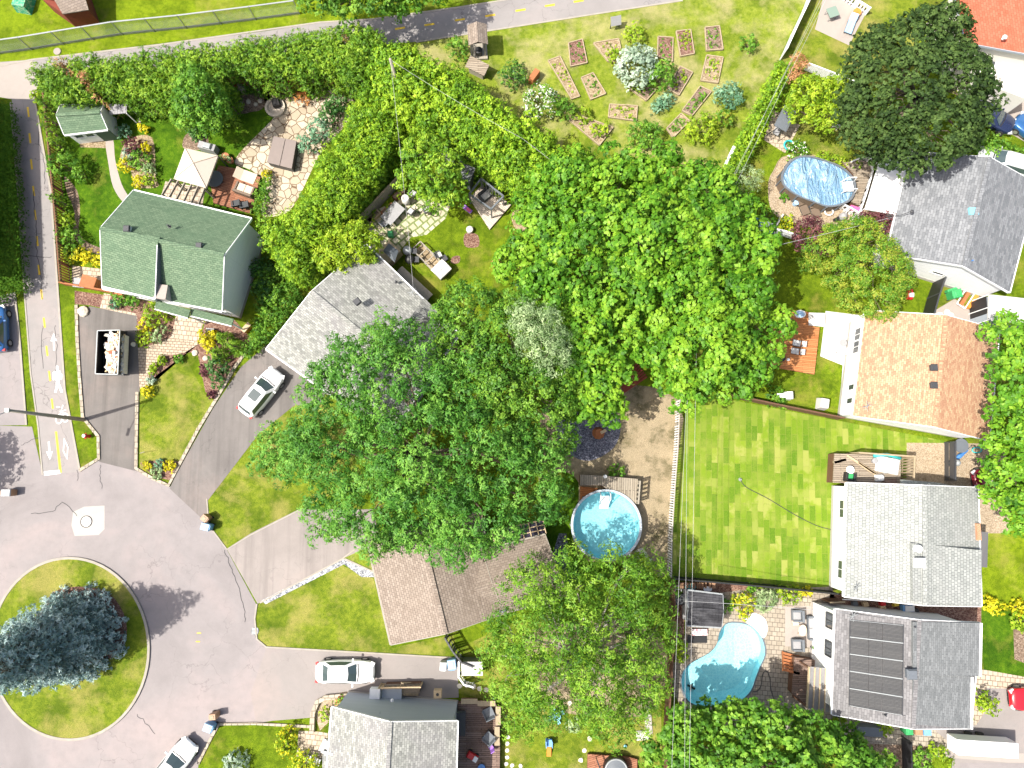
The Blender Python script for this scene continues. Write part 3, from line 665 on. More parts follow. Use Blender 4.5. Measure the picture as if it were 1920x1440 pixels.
S('lawn', [(760, 380), (940, 340), (1010, 420), (980, 560), (830, 600), (690, 500)], M['lawn'], 0.004)
S('lawn', [(1040, 740), (1268, 745), (1258, 960), (1250, 1078), (1180, 1060), (1040, 1060), (1010, 900)], M['worn'], 0.004, sm=True)
S('lawn', [(1030, 900), (1085, 905), (1080, 1040), (1190, 1060), (1060, 1100), (1000, 1060)], M['lawn_rich'], 0.008, sm=True)
S('lawn', [(1400, 440), (1500, 430), (1560, 560), (1800, 520), (1800, 640), (1600, 600), (1460, 600), (1380, 560)], M['lawn'], 0.004)
S('sod_lawn', [(1262, 1082), (1262, 960), (1272, 850), (1286, 758), (1343, 744), (1568, 788), (1800, 832), (1800, 925), (1560, 905), (1556, 1104)], M['sod'], 0.008)
S('lawn', [(1835, 930), (2200, 930), (2200, 1140), (1840, 1140)], M['lawn_field'], 0.004)
S('lawn', [(1830, 1140), (1925, 1150), (1925, 1270), (1845, 1258), (1838, 1150)], M['lawn_rich'], 0.008)
S('lawn', [(-200, 190), (20, 195), (42, 540), (-200, 610)], M['lawn_rich'], 0.004)
# --- street and the turning circle
S('street', [(-420, 795), (0, 798), (60, 800), (80, 890), (150, 882), (188, 862), (256, 880), (320, 912), (388, 950), (394, 985), (425, 1030), (480, 1132), (479, 1195), (500, 1214), (520, 1300), (600, 1300), (590, 1340), (480, 1356), (415, 1356), (398, 1380), (372, 1430), (350, 1900), (-420, 1900)], M['street'], 0.012)
# bike path, left
S('bike_path', [(-60, 120), (60, 112), (300, 84), (500, 58), (600, 42), (700, 36), (860, 14), (960, -2), (1100, -24), (1400, -90), (1400, -40), (1280, 0), (1100, 28), (960, 50), (780, 78), (620, 95), (400, 130), (120, 165), (72, 150), (60, 185), (66, 190), (96, 360), (108, 545), (122, 730), (150, 884), (80, 892), (72, 800), (58, 700), (46, 545), (34, 360), (22, 185), (0, 180), (-60, 185)], M['path'], 0.016)
S('apron', [(-80, 124), (60, 112), (74, 150), (64, 186), (22, 186), (0, 182), (-80, 190)], M['concrete'], 0.02, sm=False)
S('driveway', [(-220, 600), (28, 548), (38, 640), (50, 797), (-220, 800)], M['street'], 0.016)
S('driveway', [(150, 700), (148, 592), (168, 574), (256, 592), (262, 735), (258, 884), (186, 866), (187, 822), (158, 782)], M['drive_dark'], 0.02)
S('driveway', [(498, 648), (700, 560), (600, 760), (552, 760), (484, 815), (390, 938), (392, 985), (318, 916), (330, 890), (400, 765), (452, 688)], M['drive_mid'], 0.02)
S('driveway', [(425, 1029), (470, 1000), (560, 955), (700, 955), (720, 1060), (650, 1056), (570, 1090), (483, 1132)], M['drive_light'], 0.02)
S('driveway', [(500, 1214), (640, 1222), (858, 1233), (860, 1308), (600, 1316), (590, 1345), (480, 1354), (470, 1300)], M['drive_pale'], 0.02)
S('driveway', [(1830, 60), (2200, 140), (2200, 330), (1920, 265), (1810, 200)], M['concrete'], 0.02)
S('driveway', [(1700, 830), (1880, 832), (1900, 905), (1890, 1000), (1836, 1000), (1760, 905), (1700, 905)], M['gravel_tan'], 0.012)
S('driveway', [(1850, 1290), (2200, 1290), (2200, 1470), (1780, 1470), (1790, 1400), (1753, 1370), (1830, 1360)], M['drive_pale'], 0.02)
S('pavement', [(1800, 1430), (2200, 1435), (2200, 1900), (1780, 1900)], M['street'], 0.024)
S('kerb_strip', [(1745, 1400), (1900, 1412), (2200, 1420), (2200, 1434), (1890, 1430), (1750, 1418)], M['concrete'], 0.028)
# pale concrete repair round the manhole
S('road_patch', [(137, 960), (158, 950), (196, 948), (196, 992), (185, 1003), (140, 1005), (134, 985)], M['patch'], 0.018)
# --- paved yards
S('patio', [(440, 300), (500, 235), (545, 190), (600, 165), (665, 175), (650, 230), (600, 290), (560, 370), (535, 400), (490, 402), (500, 345), (468, 318)], M['flag'], 0.012, sm=True)
S('patio', [(500, 175), (560, 170), (570, 205), (525, 215), (500, 200)], M['gravel_tan'], 0.008, sm=True)
S('garden_path', [(198, 264), (212, 262), (216, 300), (228, 345), (244, 375), (232, 380), (212, 350), (203, 305)], M['concrete'], 0.012, sm=True)
S('garden_path', [(120, 330), (140, 350), (148, 370), (150, 400), (148, 435), (165, 455), (195, 468), (192, 478), (160, 468), (138, 440), (140, 400), (126, 362)], M['soil'], 0.008, sm=True)
S('patio', [(135, 498), (197, 505), (195, 545), (135, 532)], M['paver_pale'], 0.012)
S('garden_bed', [(140, 545), (280, 565), (330, 600), (315, 660), (262, 655), (255, 590), (165, 572), (140, 570)], M['mulch'], 0.008)
S('garden_path', [(195, 550), (208, 552), (204, 575), (255, 588), (258, 598), (186, 582)], M['paver_pale'], 0.014)
S('patio', [(330, 592), (382, 602), (370, 645), (320, 632)], M['paver_pale'], 0.014)
S('garden_path', [(320, 632), (372, 645), (345, 662), (310, 667), (292, 680), (280, 700), (276, 728), (254, 728), (258, 652), (292, 645)], M['paver_run'], 0.016)
S('garden_bed', [(262, 728), (276, 728), (284, 690), (300, 668), (345, 662), (370, 660), (385, 735), (408, 750), (440, 690), (475, 640), (440, 600), (385, 602), (372, 645)], M['mulch'], 0.006)
S('garden_bed', [(262, 868), (300, 862), (335, 865), (318, 900), (290, 895)], M['mulch'], 0.008)
S('garden_bed', [(240, 262), (285, 258), (292, 330), (296, 350), (255, 350), (245, 320), (225, 300)], M['soil_pale'], 0.008, sm=True)
S('garden_bed', [(150, 262), (205, 262), (206, 278), (150, 276)], M['soil_pale'], 0.008)
S('garden_bed', [(342, 270), (352, 250), (385, 250), (388, 278), (350, 280)], M['soil'], 0.008, sm=True)
S('garden_bed', [(425, 190), (470, 175), (510, 180), (490, 205), (470, 210), (430, 218)], M['soil'], 0.008, sm=True)
S('kiosk_pad', [(262, 222), (266, 238), (262, 245), (258, 222)], M['concrete'], 0.012)
S('patio', [(690, 400), (760, 370), (850, 370), (835, 410), (800, 440), (770, 445), (750, 470), (720, 480), (705, 450)], M['slabs'], 0.012)
S('patio', [(685, 420), (735, 440), (770, 440), (740, 475), (720, 500), (700, 480)], M['concrete'], 0.008)
S('gravel_bed', [(1050, 782), (1100, 760), (1150, 770), (1164, 800), (1150, 840), (1105, 864), (1065, 850), (1045, 820)], M['gravel_blue'], 0.012, sm=True)
S('gravel_bed', [(1048, 1000), (1062, 1000), (1070, 1060), (1085, 1085), (1040, 1100), (1030, 1060)], M['gravel_blue'], 0.012)
S('gravel_strip', [(490, 1126), (640, 1049), (650, 1049), (700, 1070), (702, 1082), (678, 1082), (645, 1058), (498, 1133)], M['gravel_w'], 0.026)
S('garden_bed', [(640, 1049), (690, 1025), (702, 1080), (680, 1075)], M['lawn_dry'], 0.024)
S('patio', [(1450, 205), (1500, 235), (1472, 287), (1432, 262)], M['paver_pale'], 0.012)
S('patio', [(1548, -20), (1626, 20), (1592, 85), (1528, 55)], M['concrete'], 0.012)
S('patio', [(1450, 320), (1480, 290), (1600, 300), (1640, 330), (1620, 410), (1560, 425), (1500, 422), (1450, 400), (1440, 350)], M['gravel_tan'], 0.012, sm=True)
S('patio', [(1548, 583), (1622, 592), (1640, 640), (1600, 760), (1575, 755), (1580, 685), (1538, 668), (1545, 610)], M['concrete_w'], 0.012)
S('yard', [(1740, 590), (1790, 560), (1830, 590), (1880, 620), (1840, 640), (1770, 610)], M['concrete'], 0.012)
pm = MB(); pm.poly(keyhole([G(x, y, 0) for x, y in [(1286, 1120), (1400, 1105), (1560, 1100), (1580, 1180), (1570, 1345), (1430, 1380), (1290, 1345), (1262, 1300), (1262, 1240), (1285, 1190)]], PW, 0.012)); pm.build('patio', M['paver'], kind='structure')
S('patio', [(1472, 1138), (1540, 1135), (1560, 1215), (1472, 1212)], M['concrete'], 0.016)
S('patio', [(1570, 1345), (1870, 1352), (1850, 1400), (1750, 1400), (1590, 1392)], M['paver'], 0.012)
S('garden_bed', [(1590, 1392), (1750, 1400), (1745, 1440), (1580, 1440)], M['soil'], 0.008)
S('side_yard', [(1556, 1112), (1840, 1136), (1840, 1180), (1556, 1150)], M['mulch'], 0.012)
S('patio', [(1825, 1252), (1925, 1270), (1925, 1292), (1850, 1290), (1850, 1330), (1830, 1360), (1824, 1340)], M['paver_pale'], 0.024)
S('garden_bed', [(1900, 1180), (1925, 1180), (1925, 1245), (1902, 1236)], M['soil'], 0.012)
S('garden_bed', [(590, 1340), (600, 1310), (640, 1298), (665, 1295), (650, 1350), (615, 1355), (600, 1370)], M['gravel_tan'], 0.026)
S('patio', [(560, 1370), (598, 1372), (615, 1375), (608, 1425), (556, 1418)], M['paver_pale'], 0.014)
S('garden_bed', [(1000, 1180), (1230, 1180), (1230, 1330), (1080, 1340), (1010, 1300)], M['worn'], 0.008, sm=True)
S('garden_bed', [(1255, 1090), (1420, 1095), (1420, 1125), (1285, 1125), (1280, 1240), (1255, 1300)], M['mulch'], 0.010)
S('patio', [(310, 340), (385, 352), (378, 395), (300, 375)], M['paver_pale'], 0.014)
# turning circle island with its own kerb
isl = [(150+148*cos(a)-18, 1216+170*sin(a)) for a in [2*pi*i/60 for i in range(60)]]
S('lawn', isl, M['lawn_olive'], 0.1)
kerb('kerb', isl, M['kerb_c'], 0.2, 0.14, closed=True)
S('garden_bed', [(100, 1110), (190, 1105), (232, 1150), (235, 1205), (205, 1235), (120, 1240), (70, 1190)], M['mulch'], 0.106, sm=True)
# kerbs
kerb('kerb', [(144, 572), (146, 640), (150, 705), (156, 782), (185, 818), (186, 860), (150, 882)], M['kerb'], 0.26, 0.12)
kerb('kerb', [(258, 735), (257, 800), (256, 878), (285, 896), (317, 910), (332, 880), (372, 805), (408, 745), (440, 690), (470, 648)], M['kerb'], 0.26, 0.12)
kerb('kerb', [(388, 935), (392, 985), (426, 1030), (470, 1003), (560, 957)], M['kerb_c'], 0.1, 0.05)
kerb('kerb', [(488, 1130), (640, 1049), (648, 1048), (700, 1072)], M['kerb_c'], 0.12, 0.08)
kerb('kerb', [(640, 1049), (668, 1028), (690, 1018)], M['kerb_c'], 0.1, 0.06)
kerb('kerb', [(482, 1132), (478, 1160), (482, 1198), (500, 1213), (640, 1221), (848, 1233)], M['kerb_c'], 0.12, 0.08)
kerb('kerb', [(372, 1432), (396, 1384), (412, 1357), (480, 1356), (586, 1362)], M['kerb'], 0.2, 0.12)
kerb('kerb', [(586, 1372), (588, 1335), (597, 1314), (612, 1306), (655, 1302)], M['kerb'], 0.35, 0.35)
kerb('kerb', [(20, 192), (34, 365), (46, 545), (58, 700), (72, 800), (80, 890)], M['kerb_c'], 0.12, 0.05)
kerb('kerb', [(66, 190), (96, 360), (110, 560), (122, 730), (150, 882)], M['kerb_c'], 0.16, 0.06)
kerb('kerb', [(28, 548), (38, 640), (50, 797)], M['kerb_c'], 0.16, 0.08)
kerb('kerb', [(0, 124), (60, 112), (300, 84), (600, 42), (700, 36), (860, 14), (960, -2)], M['kerb_c'], 0.14, 0.04)
kerb('kerb', [(780, 79), (960, 51), (1100, 29), (1280, 1)], M['kerb_c'], 0.14, 0.04)
# --- painted markings
def paint(name, polys, mat, z): 
    m = MB()
    for P in polys:
        V = [G(x, y, z) for x, y in P]; ar = sum(V[i].x*V[(i+1) % len(V)].y-V[(i+1) % len(V)].x*V[i].y for i in range(len(V)))
        m.poly(V if ar > 0 else V[::-1])
    return m.build(name, mat, kind='structure')
def dash(x, y, dx, dy, ln, wd):
    d = sqrt(dx*dx+dy*dy); ux, uy = dx/d, dy/d; nx, ny = -uy, ux
    return [(x-ux*ln/2-nx*wd/2, y-uy*ln/2-ny*wd/2), (x+ux*ln/2-nx*wd/2, y+uy*ln/2-ny*wd/2), (x+ux*ln/2+nx*wd/2, y+uy*ln/2+ny*wd/2), (x-ux*ln/2+nx*wd/2, y-uy*ln/2+ny*wd/2)]
for x, y in [(53, 210), (56, 259), (59, 308), (63, 358), (66, 403), (70, 452), (73, 506), (78, 552), (83, 605), (88, 658), (93, 705), (98, 757)]:
    paint('yellow_dash', [dash(x, y, 6, 50, 19, 3.6)], M['line_y'], 0.022)
for x, y in [(694, 62), (750, 53), (805, 46), (862, 37), (919, 29), (976, 19), (1031, 10), (1085, 2)]:
    paint('yellow_dash', [dash(x, y, 55, -8.5, 19, 3.6)], M['line_y'], 0.022)
paint('yellow_line', [[(103, 809), (107, 809), (116, 886), (111, 887)]], M['line_y'], 0.022)
for x, y in [(371, 1203), (373, 1187)]: paint('yellow_dash', [dash(x, y, 10, 0, 8, 2)], M['line_y'], 0.022)
paint('stop_line', [[(82, 884), (112, 881), (113, 888), (83, 892)]], M['line_w'], 0.026)
def arrow(x, y, dx, dy, ln, w1, w2):
    d = sqrt(dx*dx+dy*dy); ux, uy = dx/d, dy/d; nx, ny = -uy, ux
    def P(a, b): return (x+ux*a+nx*b, y+uy*a+ny*b)
    return [P(-ln/2, -w1/2), (P(ln*0.05, -w1/2)), P(ln*0.05, -w2/2), P(ln/2, 0), P(ln*0.05, w2/2), P(ln*0.05, w1/2), P(-ln/2, w1/2)]
paint('arrow_marking', [arrow(101, 641, -0.03, -1, 32, 3.2, 12)], M['line_w'], 0.022)
paint('arrow_marking', [arrow(92.5, 845, 0.06, 1, 34, 3.2, 12)], M['line_w'], 0.022)
# pedestrian symbol
ped = [[(104, 686), (109, 686), (110, 693), (105, 694)], [(101, 696), (113, 695), (114, 700), (111, 712), (112, 722), (105, 723), (104, 712), (101, 704)],
       [(98, 699), (101, 698), (103, 712), (99, 713)], [(114, 699), (117, 702), (116, 712), (113, 711)], [(105, 722), (109, 722), (106, 736), (102, 736)], [(108, 722), (113, 721), (118, 735), (114, 736)]]
paint('pedestrian_marking', ped, M['line_w'], 0.022)
def ringpx(cx, cy, r, w, n=16, sy=1.0): return [[(cx+r*cos(a), cy+r*sy*sin(a)), (cx+(r-w)*cos(a), cy+(r-w)*sy*sin(a)), (cx+(r-w)*cos(b), cy+(r-w)*sy*sin(b)), (cx+r*cos(b), cy+r*sy*sin(b))] for a, b in [(2*pi*i/n, 2*pi*(i+1)/n) for i in range(n)]]
bike = ringpx(110, 786, 6.5, 1.6, 16, 1.4)+ringpx(122, 783, 6.5, 1.6, 16, 1.4)
paint('bicycle_marking', bike, M['line_w'], 0.022)
paint('bicycle_marking', [dash(*a) for a in [(113, 775, 6, -11, 14, 1.6), (118, 770, -8, 2, 12, 1.6), (118, 775, 5, 13, 16, 1.6), (112, 779, 9, -4, 11, 1.6), (109, 763, 8, 1, 7, 1.8), (117, 763, -2, 8, 8, 1.6)]], M['line_w'], 0.0225)
dm = [(120, 821), (128, 838), (126, 862), (118, 846)]; cx_, cy_ = 123, 842
inn = [(cx_+(x-cx_)*0.68, cy_+(y-cy_)*0.76) for x, y in dm]
paint('diamond_marking', [[dm[i], dm[(i+1) % 4], inn[(i+1) % 4], inn[i]] for i in range(4)], M['line_w'], 0.022)
# cracks sealed in the asphalt
def crack(pts, wd=0.05):
    P = [G(x, y, 0) for x, y in smooth_px(pts, 5, False)]; r = random.Random(len(pts)*7+int(pts[0][0]))
    P = [p+Vector((r.uniform(-.08, .08), r.uniform(-.08, .08), 0)) for p in P]
    Lf, Rt = strip_pts(P, wd); m = MB()
    for i in range(len(P)-1): m.poly([(Lf[i].x, Lf[i].y, 0.024), (Rt[i].x, Rt[i].y, 0.024), (Rt[i+1].x, Rt[i+1].y, 0.024), (Lf[i+1].x, Lf[i+1].y, 0.024)])
    m.build('crack', CRK, kind='structure')
CRK = flat('crack_sealant', (0.05, 0.048, 0.05), 0.8)
crack([(420, 1032), (432, 1060), (445, 1095), (457, 1140), (460, 1165)]); crack([(62, 360), (66, 400), (69, 440), (70, 480), (77, 520), (80, 560)], 0.06); crack([(48, 480), (70, 482), (98, 482)], 0.05)
crack([(80, 610), (79, 645), (82, 690)], 0.04); crack([(103, 610), (107, 660), (104, 720)], 0.04); crack([(40, 835), (60, 825), (75, 818)], 0.04); crack([(86, 205), (72, 260), (82, 300), (84, 345)], 0.05)
crack([(145, 968), (118, 942), (98, 958), (60, 962)], 0.05); crack([(258, 1340), (270, 1352), (290, 1376)], 0.04); crack([(188, 870), (188, 890), (192, 915)], 0.04); crack([(146, 880), (146, 900)], 0.04)
# ================================================================ houses
def lerp(a, b, t): return a+(b-a)*t
def trimline(mb, a, b, wd=0.14, ht=0.2): mb.beam(a, b, wd, ht)
def window(root, a, b, t, z, ww, wh, frame='white', glass='glass', bars=1):
    """window in the wall running a->b (world xy), centre at fraction t and height z; stands proud of the wall"""
    a = Vector((a[0], a[1], 0)); b = Vector((b[0], b[1], 0)); d = (b-a).normalized(); nrm = Vector((d.y, -d.x, 0))
    c = a+(b-a)*t+Vector((0, 0, z))
    m = MB(); e = 0.07
    for sx, sz, lx, lz in ((0, -wh/2, ww, e), (0, wh/2, ww, e), (-ww/2, 0, e, wh), (ww/2, 0, e, wh)):
        m.beam(c+d*(sx-(lx/2 if lx > lz else 0))+Vector((0, 0, sz-(0 if lx > lz else lz/2)))+nrm*0.03, c+d*(sx+(lx/2 if lx > lz else 0))+Vector((0, 0, sz+(0 if lx > lz else lz/2)))+nrm*0.03, 0.09, 0.09)
    if bars and ww > 0.9: m.beam(c+nrm*0.03+Vector((0, 0, -wh/2)), c+nrm*0.03+Vector((0, 0, wh/2)), 0.05, 0.07)
    f = m.build('window', M[frame], root, world=True)
    g = MB(); q = [c+d*(-ww/2)+Vector((0, 0, -wh/2))+nrm*0.02, c+d*(ww/2)+Vector((0, 0, -wh/2))+nrm*0.02, c+d*(ww/2)+Vector((0, 0, wh/2))+nrm*0.02, c+d*(-ww/2)+Vector((0, 0, wh/2))+nrm*0.02]
    g.poly(q); o = g.build('pane', M[glass], f, world=False); o.matrix_parent_inverse = Matrix.Identity(4)
    off = root.location
    for v in o.data.vertices: v.co -= off
    return f
def door(root, a, b, t, ww=0.95, wh=2.1, mat='white_panel', z0=0.0):
    a = Vector((a[0], a[1], 0)); b = Vector((b[0], b[1], 0)); d = (b-a).normalized(); nrm = Vector((d.y, -d.x, 0)); c = a+(b-a)*t
    m = MB(); m.beam(c+nrm*0.03+Vector((0, 0, z0)), c+nrm*0.03+Vector((0, 0, z0+wh)), ww, 0.06, up=nrm); return m.build('door', M[mat], root, world=True)
def gable(root, c, he, hr, roofmat, wallmat, over=0.4, trim='white', zbase=0.0, walls=True, fascia=True, ridge=None, th=0.16, found=True, ridge_mat=None, overg=0.3):
    """c: four eave corners in photo pixels, 0-1 and 2-3 are the eaves, 1-2 and 3-0 the gable ends; he one height or four"""
    H4 = he if hasattr(he, '__len__') else [he]*4
    E = [G(c[i][0], c[i][1], H4[i]) for i in range(4)]
    if ridge: R0, R1 = G(ridge[0][0], ridge[0][1], hr), G(ridge[1][0], ridge[1][1], hr)
    else: R0, R1 = (E[0]+E[3])/2, (E[1]+E[2])/2
    R0.z = R1.z = hr
    m = MB(); m.slab([E[0], E[1], R1, R0], th); m.build('roof', M[roofmat], root, world=True, uv=True)
    m = MB(); m.slab([R0, R1, E[2], E[3]], th); m.build('roof', M[roofmat], root, world=True, uv=True)
    m = MB(); m.beam(R0+Vector((0, 0, 0.02)), R1+Vector((0, 0, 0.02)), 0.3, 0.06); m.build('ridge_cap', M[ridge_mat or roofmat], root, world=True, uv=True)
    if fascia:
        m = MB()
        ctr = (E[0]+E[1]+E[2]+E[3])/4
        for a, b in ((0, 1), (2, 3)):
            o = (E[a]+E[b])/2-ctr; o.z = 0; o.normalize()
            m.beam(E[a]+o*0.06-Vector((0, 0, 0.1)), E[b]+o*0.06-Vector((0, 0, 0.1)), 0.12, 0.12)
        for a, r in ((0, R0), (3, R0), (1, R1), (2, R1)):
            o = (r-(R1 if r is R0 else R0)); o.z = 0; o.normalize()
            m.beam(E[a]+o*0.025-Vector((0, 0, 0.1)), r+o*0.025-Vector((0, 0, 0.1)), 0.05, 0.22)
        m.build('fascia', M[trim], root, world=True)
    # walls
    ax = (R1-R0); ax.z = 0; ax.normalize()
    W = []
    for i in range(4):
        side = -1 if i in (0, 3) else 1
        mid = R0 if i in (0, 3) else R1
        ac = (mid-E[i]); ac.z = 0; acn = ac.normalized()
        W.append(E[i]+acn*over-ax*side*overg)
    slope = []
    for i in range(4):
        mid = R0 if i in (0, 3) else R1
        ac = (mid-E[i]); ac.z = 0; slope.append(H4[i]+(hr-H4[i])*over/ac.length-th-0.01)
    if walls:
        m = MB(); rr = [(W[0]+W[3])/2, (W[1]+W[2])/2]; ht = hr-th-0.02
        V = [(p.x, p.y, zbase) for p in W]+[(W[i].x, W[i].y, slope[i]) for i in range(4)]+[(rr[0].x, rr[0].y, ht), (rr[1].x, rr[1].y, ht)]
        cw = ((W[1]-W[0]).cross(W[2]-W[1])).z > 0
        F = [(0, 1, 5, 4), (1, 2, 6, 9, 5), (2, 3, 7, 6), (3, 0, 4, 8, 7)]
        if not cw: F = [f[::-1] for f in F]
        m.add(V, F); m.build('wall', M[wallmat], root, world=True, uv=True)
        if found:
            m = MB(); k = 1.006; cc = (W[0]+W[2])/2
            m.prism([((p.x-cc.x)*k+cc.x, (p.y-cc.y)*k+cc.y) for p in W], 0.0, 0.4+zbase*0); m.build('foundation', M['foundation'], root, world=True)
        if not cw: return [W[1], W[0], W[3], W[2]], R0, R1
    return W, R0, R1
def vent(root, px, py, z, s=0.5, mat='dark', capm=None, h=0.35, rz=0.0):
    c = G(px, py, z); m = MB(); m.box(c+Vector((0, 0, h*0.4)), (s*0.8, s*0.8, h), rz); o = m.build('roof_vent', M[mat], root, world=True)
    m = MB(); m.box(c+Vector((0, 0, h*0.95)), (s, s, h*0.35), rz, taper=0.75); q = m.build('cap', M[capm or mat], o)
    for v in q.data.vertices: v.co -= root.location
    return o
def pipe(root, px, py, z, r=0.06, h=0.4, mat='dark', name='vent_pipe'):
    c = G(px, py, z); m = MB(); m.tube([c-Vector((0, 0, .1)), c+Vector((0, 0, h))], r, 8); m.tube([c-Vector((0, 0, .02)), c+Vector((0, 0, .05))], r*2.2, 8); return m.build(name, M[mat], root, world=True)
def mast(root, px, py, z, h=1.2):
    """service mast with antenna arms on the eave"""
    c = G(px, py, z); m = MB(); m.tube([c-Vector((0, 0, .8)), c+Vector((0, 0, h))], 0.035, 6)
    for a in (0.3, 0.9, 1.6): m.beam(c+Vector((-.4*cos(a), -.4*sin(a), h-.1)), c+Vector((.4*cos(a), .4*sin(a), h-.1)), 0.03)
    return m.build('service_mast', M['galv'], root, world=True)
def rootat(name, label, px, py, cat='house', group='houses of the neighbourhood'):
    g = G(px, py, 0); return thing(name, label, cat, g, 0, group)

# ---- 1 green roof
r1 = rootat('house', 'white house with a green shingle roof and tall blank gable, beside the bike path', 330, 480)
W, R0, R1 = gable(r1, [(250, 357), (471, 410), (416, 583), (192, 540)], 4.5, 7.0, 'sh_green', 'white_siding', over=0.35)
for t in (0.15, 0.4, 0.65, 0.88):
    window(r1, W[2], W[3], t, 1.6, 1.3, 1.1); window(r1, W[0], W[1], t, 1.6, 1.3, 1.1)
vent(r1, 241, 431, 6.75, 0.55, 'white', 'dark'); vent(r1, 376, 463, 6.6, 0.55, 'white', 'dark'); pipe(r1, 318, 425, 6.6)
# raised left half of the front roof pitch with its cheek
a, a1, b, b2, a2 = G(300, 445, 7.03), G(295, 459, 7.1), G(291, 561, 5.45), G(192, 538, 5.35), G(198, 427, 7.03)
cp = MB(); dz = Vector((0, 0, 1.15)); cp.add([a, a1, b, b2, a2, a1-dz, b-dz, b2-dz, a2-dz*.3], [(0, 4, 3, 2, 1), (1, 2, 6, 5), (2, 3, 7, 6), (3, 4, 8, 7), (0, 1, 5)]); cp.build('raised_roof', M['sh_green'], r1, world=True, uv=True)
tr = MB(); tr.beam(b2, b, 0.14, 0.12); tr.beam(a1, b, 0.05, 0.08); tr.build('fascia', M['white'], r1, world=True)
m = MB(); m.beam(a1-dz*.52+Vector((.05, 0, 0)), b-dz*.52+Vector((.05, 0, 0)), 0.03, 1.05); m.build('cheek_shade', M['gunmetal'], r1, world=True)  # dark panel: shade of the side facing off the sun, put into colour
cb = G(303, 548, 5.3); m = MB(); m.box(cb-Vector((0, 0, .3)), (0.95, 1.1, 0.9), radians(-6)); o = m.build('chimney_box', M['foundation'], r1, world=True)
m = MB(); m.box(cb+Vector((0, 0, 0.19)), (1.0, 1.15, 0.06), radians(-6)); m.build('chimney_lid', M['concrete'], r1, world=True)
for P, nm in (([(293, 563, 4.1), (357, 581, 4.1), (352, 596, 3.2), (290, 579, 3.2)], 'porch_roof'), ([(358, 578, 3.9), (438, 598, 3.9), (434, 611, 3.2), (357, 592, 3.2)], 'porch_roof')):
    V = [G(*p) for p in P]; m = MB(); m.slab(V, 0.14); m.build(nm, M['sh_green'], r1, world=True, uv=True)
    m = MB(); m.beam(V[2]-Vector((0, 0, .06)), V[3]-Vector((0, 0, .06)), 0.13, 0.14); m.build('fascia', M['white'], r1, world=True)
    for q in (V[2], V[3]): MB().tube([(q.x, q.y+0.2, 0), (q.x, q.y+0.2, 3.1)], 0.07, 8).build('porch_post', M['white'], r1, world=True)
# ---- 2 centre-left grey
r2 = rootat('house', 'house with mottled light grey roof, half hidden under the big ash tree', 690, 560)
W, R0, R1 = gable(r2, [(686, 458), (862, 628), (735, 822), (499, 654)], 3.0, 4.5, 'sh_grey', 'blue_siding', over=0.4)
for t in (0.2, 0.45, 0.7): window(r2, W[0], W[1], t, 1.5, 1.4, 1.1); window(r2, W[2], W[3], t, 1.5, 1.4, 1.1)
window(r2, W[3], W[0], 0.35, 1.5, 1.2, 1.0)
V = [G(765, 562, 4.0), G(797, 561, 3.05), G(828, 594, 3.05), G(817, 606, 2.9), G(772, 638, 3.2), G(766, 634, 4.0)]
m = MB(); m.slab([G(766, 600, 4.35), G(795, 558, 3.06), G(829, 593, 3.06)], 0.12); m.slab([G(766, 600, 4.35), G(829, 593, 3.06), G(774, 642, 3.06)], 0.12); m.build('roof_wing', M['sh_grey'], r2, world=True, uv=True)
vent(r2, 671, 567, 4.75, 0.55, 'dark', rz=0.7); pipe(r2, 743, 529, 3.5); mast(r2, 776, 552, 3.3, 1.0)
m = MB(); m.box(G(728, 480, 0.6)+Vector((0, 0, 0)), (1.4, 2.0, 1.2), radians(-42)); m.build('porch_box', M['wood_pale'], r2, world=True)
m = MB(); m.box(G(773, 536, 1.2), (3.6, 1.3, 0.15), radians(-43)); m.box(G(773, 536, 0.6), (3.4, 1.1, 1.1), radians(-43)); m.build('porch_deck', M['wood_silver'], r2, world=True)
# ---- 3 beige
r3 = rootat('house', 'house with a beige-grey shingle roof of two crossing ridges, below the big ash tree', 860, 1090)
W, R0, R1 = gable(r3, [(686, 1003), (733, 1209), (946, 1150), (897, 960)], 3.1, 4.7, 'sh_beige', 'cream_wall', over=0.4, trim='kerb_c')
for t in (0.25, 0.6): window(r3, W[0], W[1], t, 1.5, 1.5, 1.1); window(r3, W[1], W[2], t, 1.5, 1.2, 1.0)
W2, _, _ = gable(r3, [(945, 1148), (1065, 1120), (1022, 1003), (905, 1032)], 3.12, 4.7, 'sh_beige', 'cream_wall', over=0.4, trim='kerb_c', found=False)
# wing ridge runs back into the main roof
R = (G(1062, 1075, 3.1)); 
m = MB(); wr0 = G(889, 1106, 4.7); e_n = G(907, 1032, 3.12); e_s = G(946, 1148, 3.12); wr1 = (G(945, 1148, 3.12)+G(905, 1032, 3.12))/2; wr1.z = 4.7
m.slab([wr0, wr1, e_n], 0.1); m.slab([wr0, e_s, wr1], 0.1); m.build('roof_valley', M['sh_beige'], r3, world=True, uv=True)
m = MB()
pg = [G(928, 1021, 2.85), G(1024, 1001, 2.85), G(1018, 975, 2.6), G(922, 996, 2.6)]
for i in range(8):
    t = i/7; m.beam(lerp(pg[0], pg[1], t), lerp(pg[3], pg[2], t), 0.07, 0.09)
for t in (0, 0.33, 0.66, 1): m.beam(lerp(pg[0], pg[3], t), lerp(pg[1], pg[2], t), 0.07, 0.07)
m.build('sunroom_frame', M['wood_pale'], r3, world=True)
m = MB(); m.slab([p-Vector((0, 0, 0.06)) for p in pg], 0.03); m.build('sunroom_glass', glassmat('dark_roof_glass', (0.035, 0.03, 0.05), 0.08), r3, world=True)
